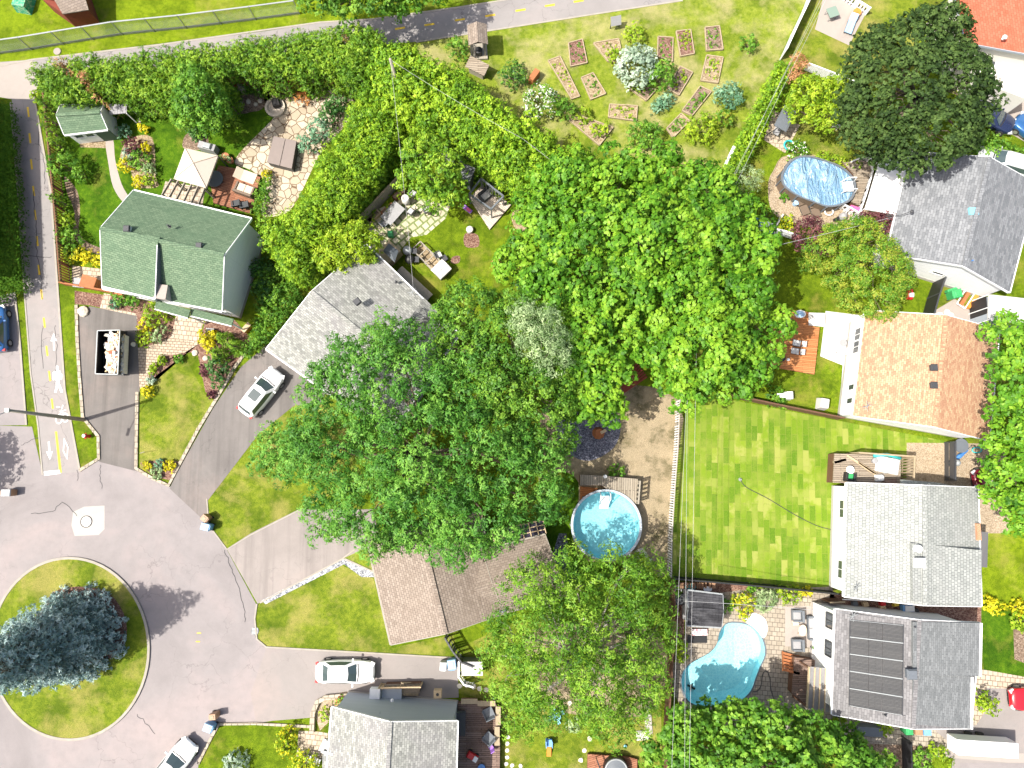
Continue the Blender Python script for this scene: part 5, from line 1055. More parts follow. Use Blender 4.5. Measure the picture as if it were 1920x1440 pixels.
SH = [ # label, px, py, r, h, mat, kwargs
 ('rounded bright green shrub beside the picket fence, below the shed', 118, 308, 30, 2.2, 'lf_green', {}),
 ('smaller green shrub touching the larger one below the shed', 150, 325, 16, 1.5, 'lf_green', {}),
 ('round light green shrub by the picket fence above the green-roofed house', 121, 417, 18, 1.3, 'lf_lime', {}),
 ('dense green shrub below the round light green one at the picket fence', 128, 448, 25, 1.4, 'lf_green', {}),
 ('yellow flowering strip of shrub on the small side terrace', 165, 484, 30, 0.9, 'lf_yellow', dict(ry=12, rot=-0.15)),
 ('low green cushion plant left of the yellow strip', 128, 478, 16, 0.8, 'lf_lime', {}),
 ('feathery ornamental grass clump beside the shed door', 232, 246, 14, 0.9, 'lf_teal', {}),
 ('dark purple shrub in the middle bed of the back yard', 247, 275, 18, 1.2, 'lf_purple', {}),
 ('white-edged hosta clump below the purple shrub', 238, 290, 12, 0.6, 'lf_silver', {}),
 ('golden shrub topmost at the edge of the middle bed', 274, 277, 11, 0.9, 'lf_yellow', {}),
 ('mid-green shrub in the centre of the middle bed', 262, 300, 20, 1.0, 'lf_green', {}),
 ('bright golden shrub at the left edge of the middle bed', 236, 310, 14, 0.9, 'lf_yellow', {}),
 ('loose green shrub at the right edge of the middle bed', 280, 318, 13, 0.9, 'lf_grayg', {}),
 ('bright golden shrub at the bottom of the middle bed', 260, 340, 12, 0.8, 'lf_yellow', {}),
 ('lime green shrub at the bottom corner of the middle bed', 278, 338, 12, 0.9, 'lf_lime', {}),
 ('dwarf evergreen beside the bark bed of the round tree', 366, 252, 18, 1.0, 'lf_deep', dict(ry=9, rot=-1.0)),
 ('golden plant and grasses next to the shed canopy', 268, 240, 12, 0.7, 'lf_yellow', dict(ry=6, rot=-0.6)),
 ('small green tuft in the gravel by the shed canopy', 280, 215, 9, 0.9, 'lf_green', {}),
 ('orange-leaved maple shrub on the stone patio', 566, 183, 15, 1.0, 'lf_orange', {}),
 ('dark green shrub row along the stone patio, upper part', 625, 205, 30, 2.0, 'lf_deep', dict(ry=18, rot=1.0)),
 ('blue-green juniper beside the hot tub on the patio', 590, 255, 34, 1.8, 'lf_teal', dict(ry=20, rot=0.9)),
 ('yellow flowering tuft on the patio edge by the small hedge', 500, 327, 10, 0.7, 'lf_yellow', {}),
 ('dark shrubs against the blank gable, upper one', 492, 505, 22, 1.8, 'lf_deep', {}),
 ('dark shrubs against the blank gable, lower one', 495, 545, 24, 1.8, 'lf_deep', {}),
 ('lime tuft at the front corner below the blank gable', 480, 605, 12, 1.0, 'lf_lime', {}),
 ('yellow-green foliage bank beside the concrete driveway border', 500, 590, 18, 1.0, 'lf_lime', dict(ry=9, rot=0.9)),
 ('dark green low shrub under the front wall at its left end', 238, 562, 24, 1.0, 'lf_green', dict(ry=9, rot=-0.3)),
 ('grey-blue fescue tuft at the driveway top', 214, 570, 10, 0.6, 'lf_teal', {}),
 ('leafy green shrub under the small porch roof', 290, 588, 24, 1.1, 'lf_lime', {}),
 ('golden shrub in the bed right of the dumpster', 272, 610, 13, 0.9, 'lf_yellow', {}),
 ('olive cushion shrub at the bottom of the bed right of the dumpster', 270, 632, 17, 0.7, 'lf_lime', {}),
 ('variegated pale shrub beside the paved landing', 298, 628, 16, 0.8, 'lf_grayg', {}),
 ('tall golden shrub strip right of the paved landing', 387, 640, 20, 1.3, 'lf_yellow', dict(ry=9, rot=-1.2)),
 ('golden shrub tip pointing to the mailbox bench', 398, 630, 10, 1.0, 'lf_yellow', {}),
 ('round dark green shrub at the front lawn corner', 408, 686, 20, 1.5, 'lf_deep', {}),
 ('lower dark green shrub at the driveway border', 408, 712, 15, 1.1, 'lf_deep', {}),
 ('red-purple ground cover beside the front lawn', 383, 695, 12, 0.4, 'lf_purple', dict(ry=6, rot=-1.2)),
 ('small purple ground cover at the tip of the front lawn bed', 398, 740, 8, 0.4, 'lf_purple', {}),
 ('green tuft at the top edge of the front lawn, left', 303, 676, 9, 0.5, 'lf_lime', {}),
 ('green tuft at the top edge of the front lawn, right', 335, 673, 9, 0.5, 'lf_green', {}),
 ('green cushion at the left edge of the front lawn', 287, 692, 10, 0.6, 'lf_lime', dict(ry=6, rot=1.2)),
 ('pale blue-green cushion beside the brick path', 284, 712, 8, 0.5, 'lf_silver', {}),
 ('yellow shrub at the foot of the brick path', 277, 732, 12, 0.7, 'lf_yellow', {}),
 ('yellow round plant in the pointed kerb bed', 318, 873, 11, 0.5, 'lf_yellow', {}),
 ('pale variegated plant in the pointed kerb bed', 294, 888, 11, 0.4, 'lf_grayg', {}),
 ('orange-yellow flowers at the left of the pointed kerb bed', 277, 873, 8, 0.3, 'lf_yellow', {}),
 ('blue-grey tuft in the pointed kerb bed', 299, 869, 8, 0.4, 'lf_teal', {}),
 # community garden
 ('large silvery-leaved bush in the centre of the community garden', 1193, 122, 42, 2.8, 'lf_silver', dict(size=0.13)),
 ('round deep green bush tucked behind the silvery one', 1240, 140, 28, 2.2, 'lf_green', {}),
 ('golden-yellow bush above the silvery one', 1190, 62, 20, 1.6, 'lf_lime', {}),
 ('white-blossomed round bush at the left of the community garden', 1014, 190, 36, 2.4, 'lf_green', dict(mat2='lf_white', frac2=0.28)),
 ('green bush leaning on the white-blossomed one', 1058, 202, 22, 1.8, 'lf_green', {}),
 ('loose shrub with dark foliage by the roofed bench', 962, 140, 26, 1.6, 'lf_deep', dict(mat2='lf_green', frac2=0.5)),
 ('dense green bush right beside the roofed well', 858, 92, 20, 2.2, 'lf_green', {}),
 ('blue-green lavender-like bush at the right of the garden', 1366, 180, 28, 1.5, 'lf_teal', {}),
 ('round leafy lime bush at the lower right of the garden', 1315, 240, 30, 1.6, 'lf_lime', {}),
 ('loose green bush next to the round lime one', 1358, 222, 20, 1.2, 'lf_seed', {}),
 ('round tufted bush near the upper right garden corner', 1404, 80, 18, 1.2, 'lf_green', {}),
 ('wide dark-stemmed bush at the bottom middle of the garden', 1210, 252, 32, 1.8, 'lf_green', dict(ry=24, rot=-0.3)),
 ('blue-green iris row in the garden centre', 1243, 192, 26, 0.8, 'lf_teal', dict(ry=9, rot=0.75)),
 ('leafy kale bush at the left end of the corner bed', 1093, 215, 18, 0.9, 'lf_lime', {}),
 ('leafy squash bush at the right end of the corner bed', 1125, 245, 19, 0.8, 'lf_lime', dict(ry=10, rot=0.6)),
 ('yellowish green bush beside the sandy heap', 1155, 103, 16, 0.9, 'lf_lime', {}),
 ('leafy low bush in the corner of the L-shaped bed', 1190, 160, 18, 0.8, 'lf_lime', dict(ry=8, rot=-0.4)),
 # right side
 ('low shrub border along the top of the oval pool', 1560, 300, 34, 0.8, 'lf_lime', dict(ry=8, rot=-0.35)),
 ('flowering shrubs with pale pink heads at the top left of the oval pool', 1495, 283, 20, 0.8, 'lf_green', dict(mat2='lf_white', frac2=0.12)),
 ('small green shrub next to the pool steps', 1606, 314, 13, 1.0, 'lf_lime', {}),
 ('small green shrub on the pool gravel', 1471, 369, 8, 0.5, 'lf_green', {}),
 ('leafy shrub with golden middle inside the white corner frame', 1475, 420, 18, 1.0, 'lf_lime', dict(mat2='lf_yellow', frac2=0.2)),
 ('round green bush left of the white corner frame', 1440, 405, 16, 1.2, 'lf_green', {}),
 ('green shrub beside the carport corner', 1640, 305, 12, 0.8, 'lf_lime', {}),
 ('variegated yellow shrub right of the black-roofed shed', 1394, 1136, 22, 1.1, 'lf_yellow', dict(mat2='lf_lime', frac2=0.5)),
 ('green shrub squeezed between shed and yellow shrub', 1363, 1135, 14, 0.9, 'lf_green', {}),
 ('spiky pale green yucca clump above the pool steps', 1438, 1124, 20, 1.0, 'lf_grayg', dict(aspect=0.2, size=0.2)),
 ('broad-leaved hosta group along the black fence', 1480, 1115, 20, 0.8, 'lf_lime', dict(ry=11, rot=0)),
 ('golden low plant at the right end of the black fence', 1509, 1109, 15, 0.4, 'lf_yellow', dict(ry=5, rot=0)),
 ('small bright plant at the top of the pool bed', 1409, 1103, 8, 0.5, 'lf_green', {}),
 ('upright yellow-green shrub in front of the garage', 1847, 1318, 20, 1.6, 'lf_lime', dict(ry=12, rot=-0.7)),
 ('lime green shrub peeking from under the solar roof', 1657, 1364, 14, 1.2, 'lf_lime', {}),
 ('small green shrub at the corner under the solar roof', 1575, 1349, 10, 0.9, 'lf_lime', {}),
 ('golden shrub at the corner of the pale-roofed house', 1860, 1135, 20, 0.8, 'lf_yellow', dict(ry=12, rot=-0.6)),
 ('golden shrub by the right edge, nearest the lawn', 1910, 1140, 16, 0.8, 'lf_yellow', {}),
 ('lime shrub at the right edge above the driveway', 1914, 1165, 18, 1.0, 'lf_lime', {}),
 ('yellow-green shrub above the parking strip at bottom right', 1760, 1410, 22, 0.8, 'lf_lime', dict(ry=10, rot=-0.6)),
 ('bright green ground shrub under the dark shade at bottom right', 1730, 1425, 22, 0.6, 'lf_green', {}),
 ('yellow-green vine bush between the maple and the kidney pool', 1276, 1222, 18, 1.6, 'lf_lime', dict(ry=10, rot=1.5)),
 ('green shrub on the bed beside the round pool steps', 1157, 884, 15, 0.9, 'lf_green', {}),
 ('bright shrub right below the round pool', 1200, 1068, 26, 1.6, 'lf_lime', {}),
 ('leafy shrub against the beige house by the round pool', 1075, 1080, 20, 1.2, 'lf_mid', {}),
 ('yellow-green shrub at the left corner of the retaining bed', 612, 1342, 12, 0.9, 'lf_lime', {}),
 ('orange-tipped shrub at the top of the retaining bed', 640, 1318, 13, 0.7, 'lf_green', dict(mat2='lf_orange', frac2=0.3)),
 ('golden-green shrub at the driveway corner of the bottom lawn', 540, 1375, 15, 1.0, 'lf_yellow', dict(mat2='lf_lime', frac2=0.5)),
 ('mixed green and gold shrubs left of the paved porch', 535, 1400, 18, 1.0, 'lf_lime', dict(mat2='lf_yellow', frac2=0.3)),
 ('green and gold shrub bank at the bottom edge beside the porch', 570, 1435, 24, 1.0, 'lf_lime', dict(mat2='lf_yellow', frac2=0.3)),
 ('pale silvery shrub on the bottom lawn', 440, 1432, 20, 1.0, 'lf_silver', {}),
 ('pale wispy shrub near the white blossom by the vegetable frames', 1075, 1360, 12, 0.8, 'lf_grayg', {}),
 ('lime green tuft at the left tip of the long hedge', 68, 180, 12, 1.0, 'lf_lime', {}),
 ('pale green bush in the shade by the slate-roofed house', 1790, 290, 16, 1.2, 'lf_teal', {}),
 ('lime shrub at the back corner of the slate roof', 1815, 298, 13, 1.0, 'lf_lime', {}),
 ('dark shrub in the shaded strip of the stained-deck yard', 1455, 745, 20, 0.7, 'lf_green', {}),
]
for s_ in SH: shrub(s_[0], s_[1], s_[2], s_[3], s_[4], s_[5], **s_[6])
# ================================================================ vehicles
def car(label, px, py, hx, hy, paint, Ln=4.6, Wd=1.82, Ht=1.45, kind='sedan', roofglass=False, z=0.02, name='parked_car'):
    c = G(px, py, 0.6); root = thing(name, label, 'car', (c.x, c.y, z), atan2(-hy, hx), 'cars parked around the houses')
    P = dict(sedan=(0.95, -1.75, 0.28, -1.15, 0.93, 0.98), suv=(1.05, -2.05, 0.35, -1.75, 1.02, 1.05), hatch=(0.95, -1.9, 0.25, -1.45, 0.95, 1.0), wagon=(1.0, -2.1, 0.3, -1.9, 0.95, 0.98))[kind]
    xf0, xr0, xf1, xr1, zh, zt = P; sc = Ln/4.6; xf0 *= sc; xr0 *= sc; xf1 *= sc; xr1 *= sc
    n = 22; m = MB(); V = []; F = []
    for i in range(n+1):
        t = -1+2*i/n; x = t*Ln/2; e = abs(t)**5; w_ = Wd/2*(1-0.24*e-0.03*abs(t))
        if t > 0.9: w_ *= 0.96
        if x > xf0: k = (x-xf0)/(Ln/2-xf0); zb = zh-0.18*k**1.6-0.16*max(0, (k-0.86)/0.14)**2
        elif x < xr0: k = (xr0-x)/(Ln/2+xr0); zb = zt-0.1*k**2-0.1*max(0, (k-0.6)/0.4)**2
        else: k = (x-xr0)/(xf0-xr0); zb = zt+(zh-zt)*k
        z0 = 0.24+0.12*abs(t)**8
        ring = [(-w_*0.96, z0), (-w_, z0+0.2), (-w_, zb*0.74), (-w_*0.965, zb-0.07), (-w_*0.86, zb), (-w_*0.45, zb+0.045), (0, zb+0.055), (w_*0.45, zb+0.045), (w_*0.86, zb), (w_*0.965, zb-0.07), (w_, zb*0.74), (w_, z0+0.2), (w_*0.96, z0)]
        bow = 0.16*e if t > 0 else 0.1*e
        for y, zz in ring: V.append((x-(abs(y)/(Wd/2))**2*bow*(1 if t > 0 else -1), y, zz))
    R = 13
    for i in range(n):
        for j in range(R-1): F.append((i*R+j, (i+1)*R+j, (i+1)*R+j+1, i*R+j+1))
        F.append((i*R+R-1, (i+1)*R+R-1, (i+1)*R, i*R))
    F += [tuple(range(R)), tuple(n*R+j for j in range(R))[::-1]]
    m.add(V, F); m.build('body', M[paint], root, smooth=True)
    # cabin
    w0, w1 = Wd/2*0.93, Wd/2*0.70; zb0, zt1 = min(zh, zt)-0.02, Ht-0.05
    C = {}
    rows = []
    for lv, (xf, xr, ww, zz) in enumerate(((xf0, xr0, w0, zb0), (xf1, xr1, w1, zt1))):
        rows.append([(xf, -ww*0.86, zz), (xf+0.08, 0, zz+0.02*lv), (xf, ww*0.86, zz), (xf-0.25, ww, zz), ((xf+xr)/2, ww*1.02, zz+0.01*lv), (xr+0.15, ww*0.97, zz), (xr, ww*0.8, zz), (xr-0.05, 0, zz), (xr, -ww*0.8, zz), (xr+0.15, -ww*0.97, zz), ((xf+xr)/2, -ww*1.02, zz+0.01*lv), (xf-0.25, -ww, zz)])
    m = MB(); k = 12; V = rows[0]+rows[1]+[(x*0.9+(xf1+xr1)*0.05, y*0.72, Ht) for x, y, z_ in rows[1]]
    F = [(i, (i+1) % k, k+(i+1) % k, k+i) for i in range(k)]+[(k+i, k+(i+1) % k, 2*k+(i+1) % k, 2*k+i) for i in range(k)]+[tuple(2*k+i for i in range(k))]
    m.add(V, F); m.build('roof', M[paint], root, smooth=False, bevel=0.03)
    def quad(name, pts, off, mat='glass_car'):
        p = [Vector(q) for q in pts]; nn = (p[1]-p[0]).cross(p[2]-p[0]).normalized(); cc = sum(p, Vector())/len(p)
        if nn.dot(cc-Vector(((xf0+xr0)/2, 0, 0.6))) < 0: nn = -nn; p = p[::-1]
        m = MB(); q = [a+(cc-a)*0.04+nn*off for a in p]; m.poly(q)
        return m.build(name, M[mat], root)
    def at(a, b, t): return tuple(a[i]+(b[i]-a[i])*t for i in range(3))
    b, t = rows
    m = MB(); pts = [at(b[0], t[0], 0.08), at(b[1], t[1], 0.06), at(b[2], t[2], 0.08), at(b[2], t[2], 0.97), at(t[1], b[1], 0.02), at(b[0], t[0], 0.97)]
    pts = [(x+0.02, y*0.96, z_+0.018) for x, y, z_ in pts]; m.add(pts, [(0, 1, 4, 5), (1, 2, 3, 4)]); m.build('windscreen', M['glass_car'], root)
    m = MB(); pts = [at(b[8], t[8], 0.15), at(b[7], t[7], 0.12), at(b[6], t[6], 0.15), at(b[6], t[6], 0.95), at(b[7], t[7], 0.97), at(b[8], t[8], 0.95)]
    pts = [(x-0.02, y*0.97, z_+0.02) for x, y, z_ in pts]; m.add(pts, [(1, 0, 5, 4), (2, 1, 4, 3)]); m.build('rear_window', M['glass_car'], root)
    for s_, (i0, i1, i2) in ((1, (3, 4, 5)), (-1, (11, 10, 9))):
        m = MB(); pts = [at(b[i0], t[i0], 0.12), at(b[i1], t[i1], 0.1), at(b[i2], t[i2], 0.12), at(b[i2], t[i2], 0.88), at(b[i1], t[i1], 0.92), at(b[i0], t[i0], 0.88)]
        pts = [(x*0.97, y+s_*0.012, z_+0.008) for x, y, z_ in pts]; m.add(pts, [(0, 1, 4, 5), (1, 2, 3, 4)] if s_ < 0 else [(5, 4, 1, 0), (4, 3, 2, 1)]); m.build('side_window', M['glass_car'], root)
    if roofglass:
        m = MB(); m.box(((xf1+xr1)/2+0.28, 0, Ht+0.004), (0.85, 0.86, 0.02)); m.build('sunroof', M['glass_car'], root)
    for sx in (0.31, -0.31):
        for sy in (1, -1):
            c_ = Vector((sx*Ln, sy*(Wd/2-0.1), 0.33)); m = MB(); m.tube([c_-Vector((0, sy*0.1, 0)), c_+Vector((0, sy*0.115, 0))], 0.33, 18); tyr = m.build('wheel', M['tyre'], root)
            m = MB(); m.tube([c_+Vector((0, sy*0.09, 0)), c_+Vector((0, sy*0.125, 0))], 0.2, 12); m.build('rim', M['rim'], tyr)
    for sy in (1, -1):
        m = MB(); m.box((Ln/2-0.2, sy*Wd*0.345, zh*0.74), (0.34, 0.3, 0.13), rz=-sy*0.45); m.build('headlight', M['chrome'], root)
        m = MB(); m.box((-Ln/2+0.14, sy*Wd*0.37, zt*0.8), (0.22, 0.26, 0.14), rz=sy*0.4); m.build('taillight', M['tail'], root)
        m = MB(); m.box((xf0-0.32, sy*(Wd/2+0.08), zb0+0.06), (0.14, 0.22, 0.13)); m.build('mirror', M[paint], root, bevel=0.02)
    m = MB(); m.box((Ln/2-0.07, 0, 0.48), (0.1, Wd*0.5, 0.16)); m.build('grille', M['black'], root)
    m = MB(); m.beam((xf0+0.07, -w0*0.82, zb0+0.045), (xf0+0.15, 0, zb0+0.075), 0.1, 0.03); m.beam((xf0+0.15, 0, zb0+0.075), (xf0+0.07, w0*0.82, zb0+0.045), 0.1, 0.03); m.build('wiper_cowl', M['black'], root)
    return root
car('white crossover with a dark sunroof parked in the grey diagonal driveway', 491, 736, 0.6, -0.8, 'car_white', 4.55, 1.85, 1.62, 'suv', True)
car('white saloon car parked lengthways in the pale driveway below the beige house', 648, 1259, 1, 0.0, 'car_white', 4.75, 1.82, 1.42, 'sedan')
car('white car parked at the kerb, cut off by the bottom edge of the photo', 324, 1436, 0.62, -0.78, 'car_white', 4.7, 1.82, 1.45, 'sedan')
car('blue hatchback cut off by the left edge of the photo', -5, 617, -0.12, -1, 'car_blue', 4.1, 1.74, 1.5, 'hatch')
car('navy blue car half under the big dark maple', 1856, 219, 0.87, 0.47, 'car_navy', 4.6, 1.8, 1.42, 'sedan')
car('bright blue car barely showing at the right edge, beside the navy one', 1942, 250, -0.75, -0.66, 'car_blue', 4.4, 1.8, 1.45, 'hatch')
car('silver-white estate car half hidden behind the blue-grey shingle roof', 1882, 304, -0.95, -0.3, 'car_silver', 4.7, 1.82, 1.5, 'wagon')
car('dark maroon car with only its end showing under the right-hand maple', 1872, 895, -1, 0.1, 'car_maroon', 4.5, 1.8, 1.45, 'sedan')
car('bright red car cut off by the right edge beside the solar-roofed house', 1944, 1310, -1, 0.0, 'car_red', 4.5, 1.8, 1.45, 'hatch')
# white enclosed trailer
c = G(1841, 1398, 1.2); tr_ = thing('trailer', 'long white box trailer parked at the bottom right', 'trailer', (c.x, c.y, 0), atan2(-0.06, 1))
MB().box((0, 0, 1.25), (4.75, 1.15, 1.4)).build('body', M['white_panel'], tr_, bevel=0.06)
for sx in (-0.5, 0.4):
    for sy in (-0.6, 0.6): MB().tube([(sx, sy-0.08, 0.3), (sx, sy+0.08, 0.3)], 0.3, 14).build('wheel', M['tyre'], tr_)
MB().beam((2.3, 0, 0.5), (3.2, 0, 0.45), 0.08).build('drawbar', M['dark'], tr_)
# dumpster
A = [G(x, y, 2.0) for x, y in ((183, 620), (225, 619), (221, 702), (179, 701))]; B_ = [G(x, y, 0.35) for x, y in ((197, 622), (237, 622), (233, 703), (193, 703))]
g = sum(A, Vector())/4; g.z = 0.02; dp = thing('dumpster', 'black open-topped dumpster heaped with pale rubble and boards on a driveway', 'dumpster', g)
m = MB(); m.add(B_+A+[a+(g-a)*0.05*Vector((1, 1, 0)).length*0 for a in A], [(0, 1, 5, 4), (1, 2, 6, 5), (2, 3, 7, 6), (3, 0, 4, 7), (3, 2, 1, 0)] + [(4, 5, 1, 0), (5, 6, 2, 1), (6, 7, 3, 2), (7, 4, 0, 3)]); m.build('container', M['black'], dp, world=True)
m = MB()
for i in range(4): m.beam(A[i], A[(i+1) % 4], 0.07, 0.1)
m.build('rim', M['galv'], dp, world=True)
m = MB()
for i in range(4): a = B_[i].lerp(A[i], 0.02); b = B_[(i+1) % 4].lerp(A[(i+1) % 4], 0.02); m.beam(a, b, 0.12, 0.12)
for t in [0.1, 0.3, 0.5, 0.7, 0.9]: m.beam(B_[1].lerp(B_[2], t), A[1].lerp(A[2], t), 0.1, 0.08)
m.build('rib', M['dark'], dp, world=True)
rr = random.Random(3); m = MB(); mats = []; cx0 = g
dm_ = [flat('plaster_rubble', (0.72, 0.68, 0.6), 0.9, var=0.2), flat('broken_board', (0.6, 0.46, 0.3), 0.9, var=0.2), flat('grey_rubble', (0.5, 0.52, 0.56), 0.9, var=0.2), flat('red_scrap', (0.5, 0.18, 0.1), 0.8, var=0.2), flat('insulation_scrap', (0.7, 0.5, 0.3), 0.9, var=0.2)]
u_ = (A[1]-A[0]); v_ = (A[3]-A[0])
for i in range(300):
    a, b = rr.uniform(0.28, 0.93), rr.uniform(0.08, 0.93); hgt = 1.0+0.75*sin(pi*min(1, (a-0.2)*1.2))*sin(pi*b)**0.5+rr.uniform(-.1, .12)
    p = A[0]+u_*a+v_*b; m.cur = rr.choices([0, 1, 2, 3, 4], [8, 3, 2, 0.6, 1.5])[0]
    m.box((p.x, p.y, hgt), (rr.uniform(0.1, 0.9), rr.uniform(0.05, 0.3), rr.uniform(0.03, 0.12)), rz=rr.choice([1.5, rr.uniform(0, 3)]), rx=rr.uniform(-.5, .5), ry=rr.uniform(-.4, .4))
o = m.build('rubble', dm_, dp, world=True)
m = MB(); hp = [A[0]+u_*a+v_*b for a, b in ((0.25, 0.06), (0.95, 0.06), (0.95, 0.95), (0.25, 0.95))]
m.prism([(p.x, p.y) for p in hp], 0.4, 1.05); m.build('rubble_base', dm_[0], dp, world=True)
# ================================================================ builders for yard things
def W2(px, py, z=0.0): return G(px, py, z)
def rotpx(hx, hy): return atan2(-hy, hx)
def fence(label, pts, h, style='board', mat='wood_silver', name='wooden_fence', post='wood_silver', gap=0.14, sp=2.4, pw=0.1, seg_top=0.0, cat='fence', thick=0.025, rails=2, closedtop=True, topmat=None):
    P = [W2(x, y) for x, y in pts]; g = P[0].copy(); root = thing(name, label, cat, g)
    bd = MB(); rl = MB()
    for a, b in zip(P[:-1], P[1:]):
        d = b-a; ln = d.length; u = d.normalized(); nrm = Vector((-u.y, u.x, 0)); n = max(1, int(round(ln/sp)))
        for i in range(n+1):
            if i == n and b is not P[-1]: continue
            q = a+u*ln*i/n; MB().box((q.x, q.y, (h+0.06)/2), (pw, pw, h+0.06), atan2(u.y, u.x)).build('post', M[post], root, world=True)
        for k in range(rails):
            zz = 0.25+(h-0.45)*k/max(1, rails-1); rl.beam(a+Vector((0, 0, zz))+nrm*0.03, b+Vector((0, 0, zz))+nrm*0.03, 0.04, 0.08)
        if closedtop: rl.beam(a+Vector((0, 0, h+0.01)), b+Vector((0, 0, h+0.01)), 0.12, 0.035)
        if style == 'board':
            k = max(1, int(ln/0.16))
            for i in range(k):
                q = a+u*ln*(i+0.5)/k; bd.box((q.x-nrm.x*0.02, q.y-nrm.y*0.02, h/2+0.02+0.01*((i*7) % 3)), (ln/k-0.012, thick, h-0.06), atan2(u.y, u.x))
        elif style == 'picket':
            k = max(1, int(ln/gap))
            for i in range(k):
                q = a+u*ln*(i+0.5)/k; bd.box((q.x-nrm.x*0.03, q.y-nrm.y*0.03, h/2+0.03), (gap*0.55, thick, h), atan2(u.y, u.x))
        elif style == 'hslat':
            k = max(1, int(h/gap))
            for i in range(k): zz = 0.08+(h-0.1)*i/k; bd.beam(a+Vector((0, 0, zz+gap*0.35))-nrm*0.03, b+Vector((0, 0, zz+gap*0.35))-nrm*0.03, 0.02, gap*0.78)
        elif style == 'solid': bd.beam(a+Vector((0, 0, h/2)), b+Vector((0, 0, h/2)), thick, h-0.05)
        elif style == 'chain':
            k = int(ln/0.12)
            for i in range(-int(h/0.12), k):
                for sg in (1, -1):
                    x0, x1 = i*0.12, i*0.12+h; za, zb = (0.05, h) if sg > 0 else (h, 0.05)
                    c0, c1 = max(0, x0), min(ln, x1)
                    if c1 <= c0: continue
                    f = lambda x: za+(zb-za)*(x-x0)/(x1-x0)
                    p0 = a+u*c0+Vector((0, 0, f(c0))); p1 = a+u*c1+Vector((0, 0, f(c1))); r_ = 0.006
                    bd.add([p0+nrm*r_, p0-nrm*r_, p1-nrm*r_, p1+nrm*r_, p0+Vector((0, 0, r_*1.6)), p1+Vector((0, 0, r_*1.6))], [(0, 1, 2, 3), (0, 3, 5, 4), (1, 4, 5, 2)])
    if bd.v: bd.build('mesh_panel' if style == 'chain' else 'boards', M[mat], root, world=True)
    if rl.v: rl.build('rail', M[topmat or post], root, world=True)
    return root
def deck(label, pts, z, mat, skirt='wood_dark', name='deck', stepz=None, th=0.12, cat='deck'):
    P = [G(x, y, z) for x, y in pts]; g = sum(P, Vector())/len(P); g.z = 0; root = thing(name, label, cat, g)
    m = MB(); m.prism([(p.x, p.y) for p in P], z-th, z); m.build('boards', M[mat], root, world=True)
    m = MB(); cc = g
    for i in range(len(P)):
        a, b = P[i], P[(i+1) % len(P)]
        n = max(1, int((b-a).length/0.25))
        a2 = a.lerp(Vector((cc.x, cc.y, z)), 0.015); b2 = b.lerp(Vector((cc.x, cc.y, z)), 0.015)
        m.beam(Vector((a2.x, a2.y, (z-th)/2)), Vector((b2.x, b2.y, (z-th)/2)), 0.03, max(0.03, z-th-0.01))
    m.build('skirt', M[skirt], root, world=True); return root
def bin_(label, px, py, mat, rot=0.0, h=1.05, w_=0.6, d=0.7, name='wheelie_bin', lidmat=None, cat='bin'):
    c = G(px, py, h); root = thing(name, label, cat, (c.x, c.y, 0.02), rot)
    m = MB(); m.box((0, 0, h*0.47), (d*0.82, w_*0.82, h*0.9), taper=1.16); m.build('body', M[mat], root)
    m = MB(); m.box((0.0, 0, h*0.95), (d, w_, 0.09), taper=0.86); m.box((0.0, 0, h*1.0), (d*0.55, w_*0.55, 0.05), taper=0.8); m.build('lid', M[lidmat or mat], root, bevel=0.015)
    for s_ in (-1, 1): MB().tube([(-d*0.42, s_*w_*0.42-.03, 0.12), (-d*0.42, s_*w_*0.42+.03, 0.12)], 0.12, 10).build('wheel', M['tyre'], root)
    MB().beam((-d*0.52, -w_*0.3, h*0.93), (-d*0.52, w_*0.3, h*0.93), 0.035).build('handle', M[mat], root)
    return root
def chair(label, px, py, rot, mat='dark', cushion=None, w_=0.55, name='garden_chair', z=0.0, wide=None, cat='chair', arms=True, group=None, low=0.42):
    c = G(px, py, z+0.5); root = thing(name, label, cat, (c.x, c.y, z), rot, group); W_ = wide or w_
    MB().box((0, 0, low), (w_, W_, 0.07)).build('seat', M[cushion or mat], root, bevel=0.01)
    MB().box((-w_*0.5, 0, low+0.25), (0.07, W_, 0.5), ry=-0.2).build('backrest', M[mat], root, bevel=0.01)
    for sx in (-1, 1):
        for sy in (-1, 1): MB().beam((sx*w_*0.45, sy*W_*0.46, 0), (sx*w_*0.45, sy*W_*0.46, low), 0.05).build('leg', M[mat], root)
    if arms:
        for sy in (-1, 1): MB().beam((-w_*0.5, sy*W_*0.52, low+0.2), (w_*0.45, sy*W_*0.52, low+0.2), 0.07, 0.04).build('armrest', M[mat], root)
    return root
def sofa(label, px, py, rot, d, wd, mat='wicker', cush='cushion_g', z=0.0, name='outdoor_sofa', cat='sofa'):
    """boxy wicker seat with thick arms"""
    c = G(px, py, z+0.5); root = thing(name, label, cat, (c.x, c.y, z), rot)
    MB().box((0, 0, 0.2), (d, wd, 0.36)).build('base', M[mat], root, bevel=0.02)
    MB().box((-d/2+0.09, 0, 0.5), (0.18, wd, 0.55)).build('backrest', M[mat], root, bevel=0.02)
    for s_ in (-1, 1): MB().box((0.06, s_*(wd/2-0.08), 0.42), (d-0.14, 0.16, 0.4)).build('armrest', M[mat], root, bevel=0.02)
    n = max(1, int(round((wd-0.3)/0.7)))
    for i in range(n): MB().box((0.08, -wd/2+0.16+(wd-0.32)*(i+0.5)/n, 0.43), (d-0.25, (wd-0.34)/n-0.02, 0.13)).build('cushion', M[cush], root, bevel=0.03)
    return root
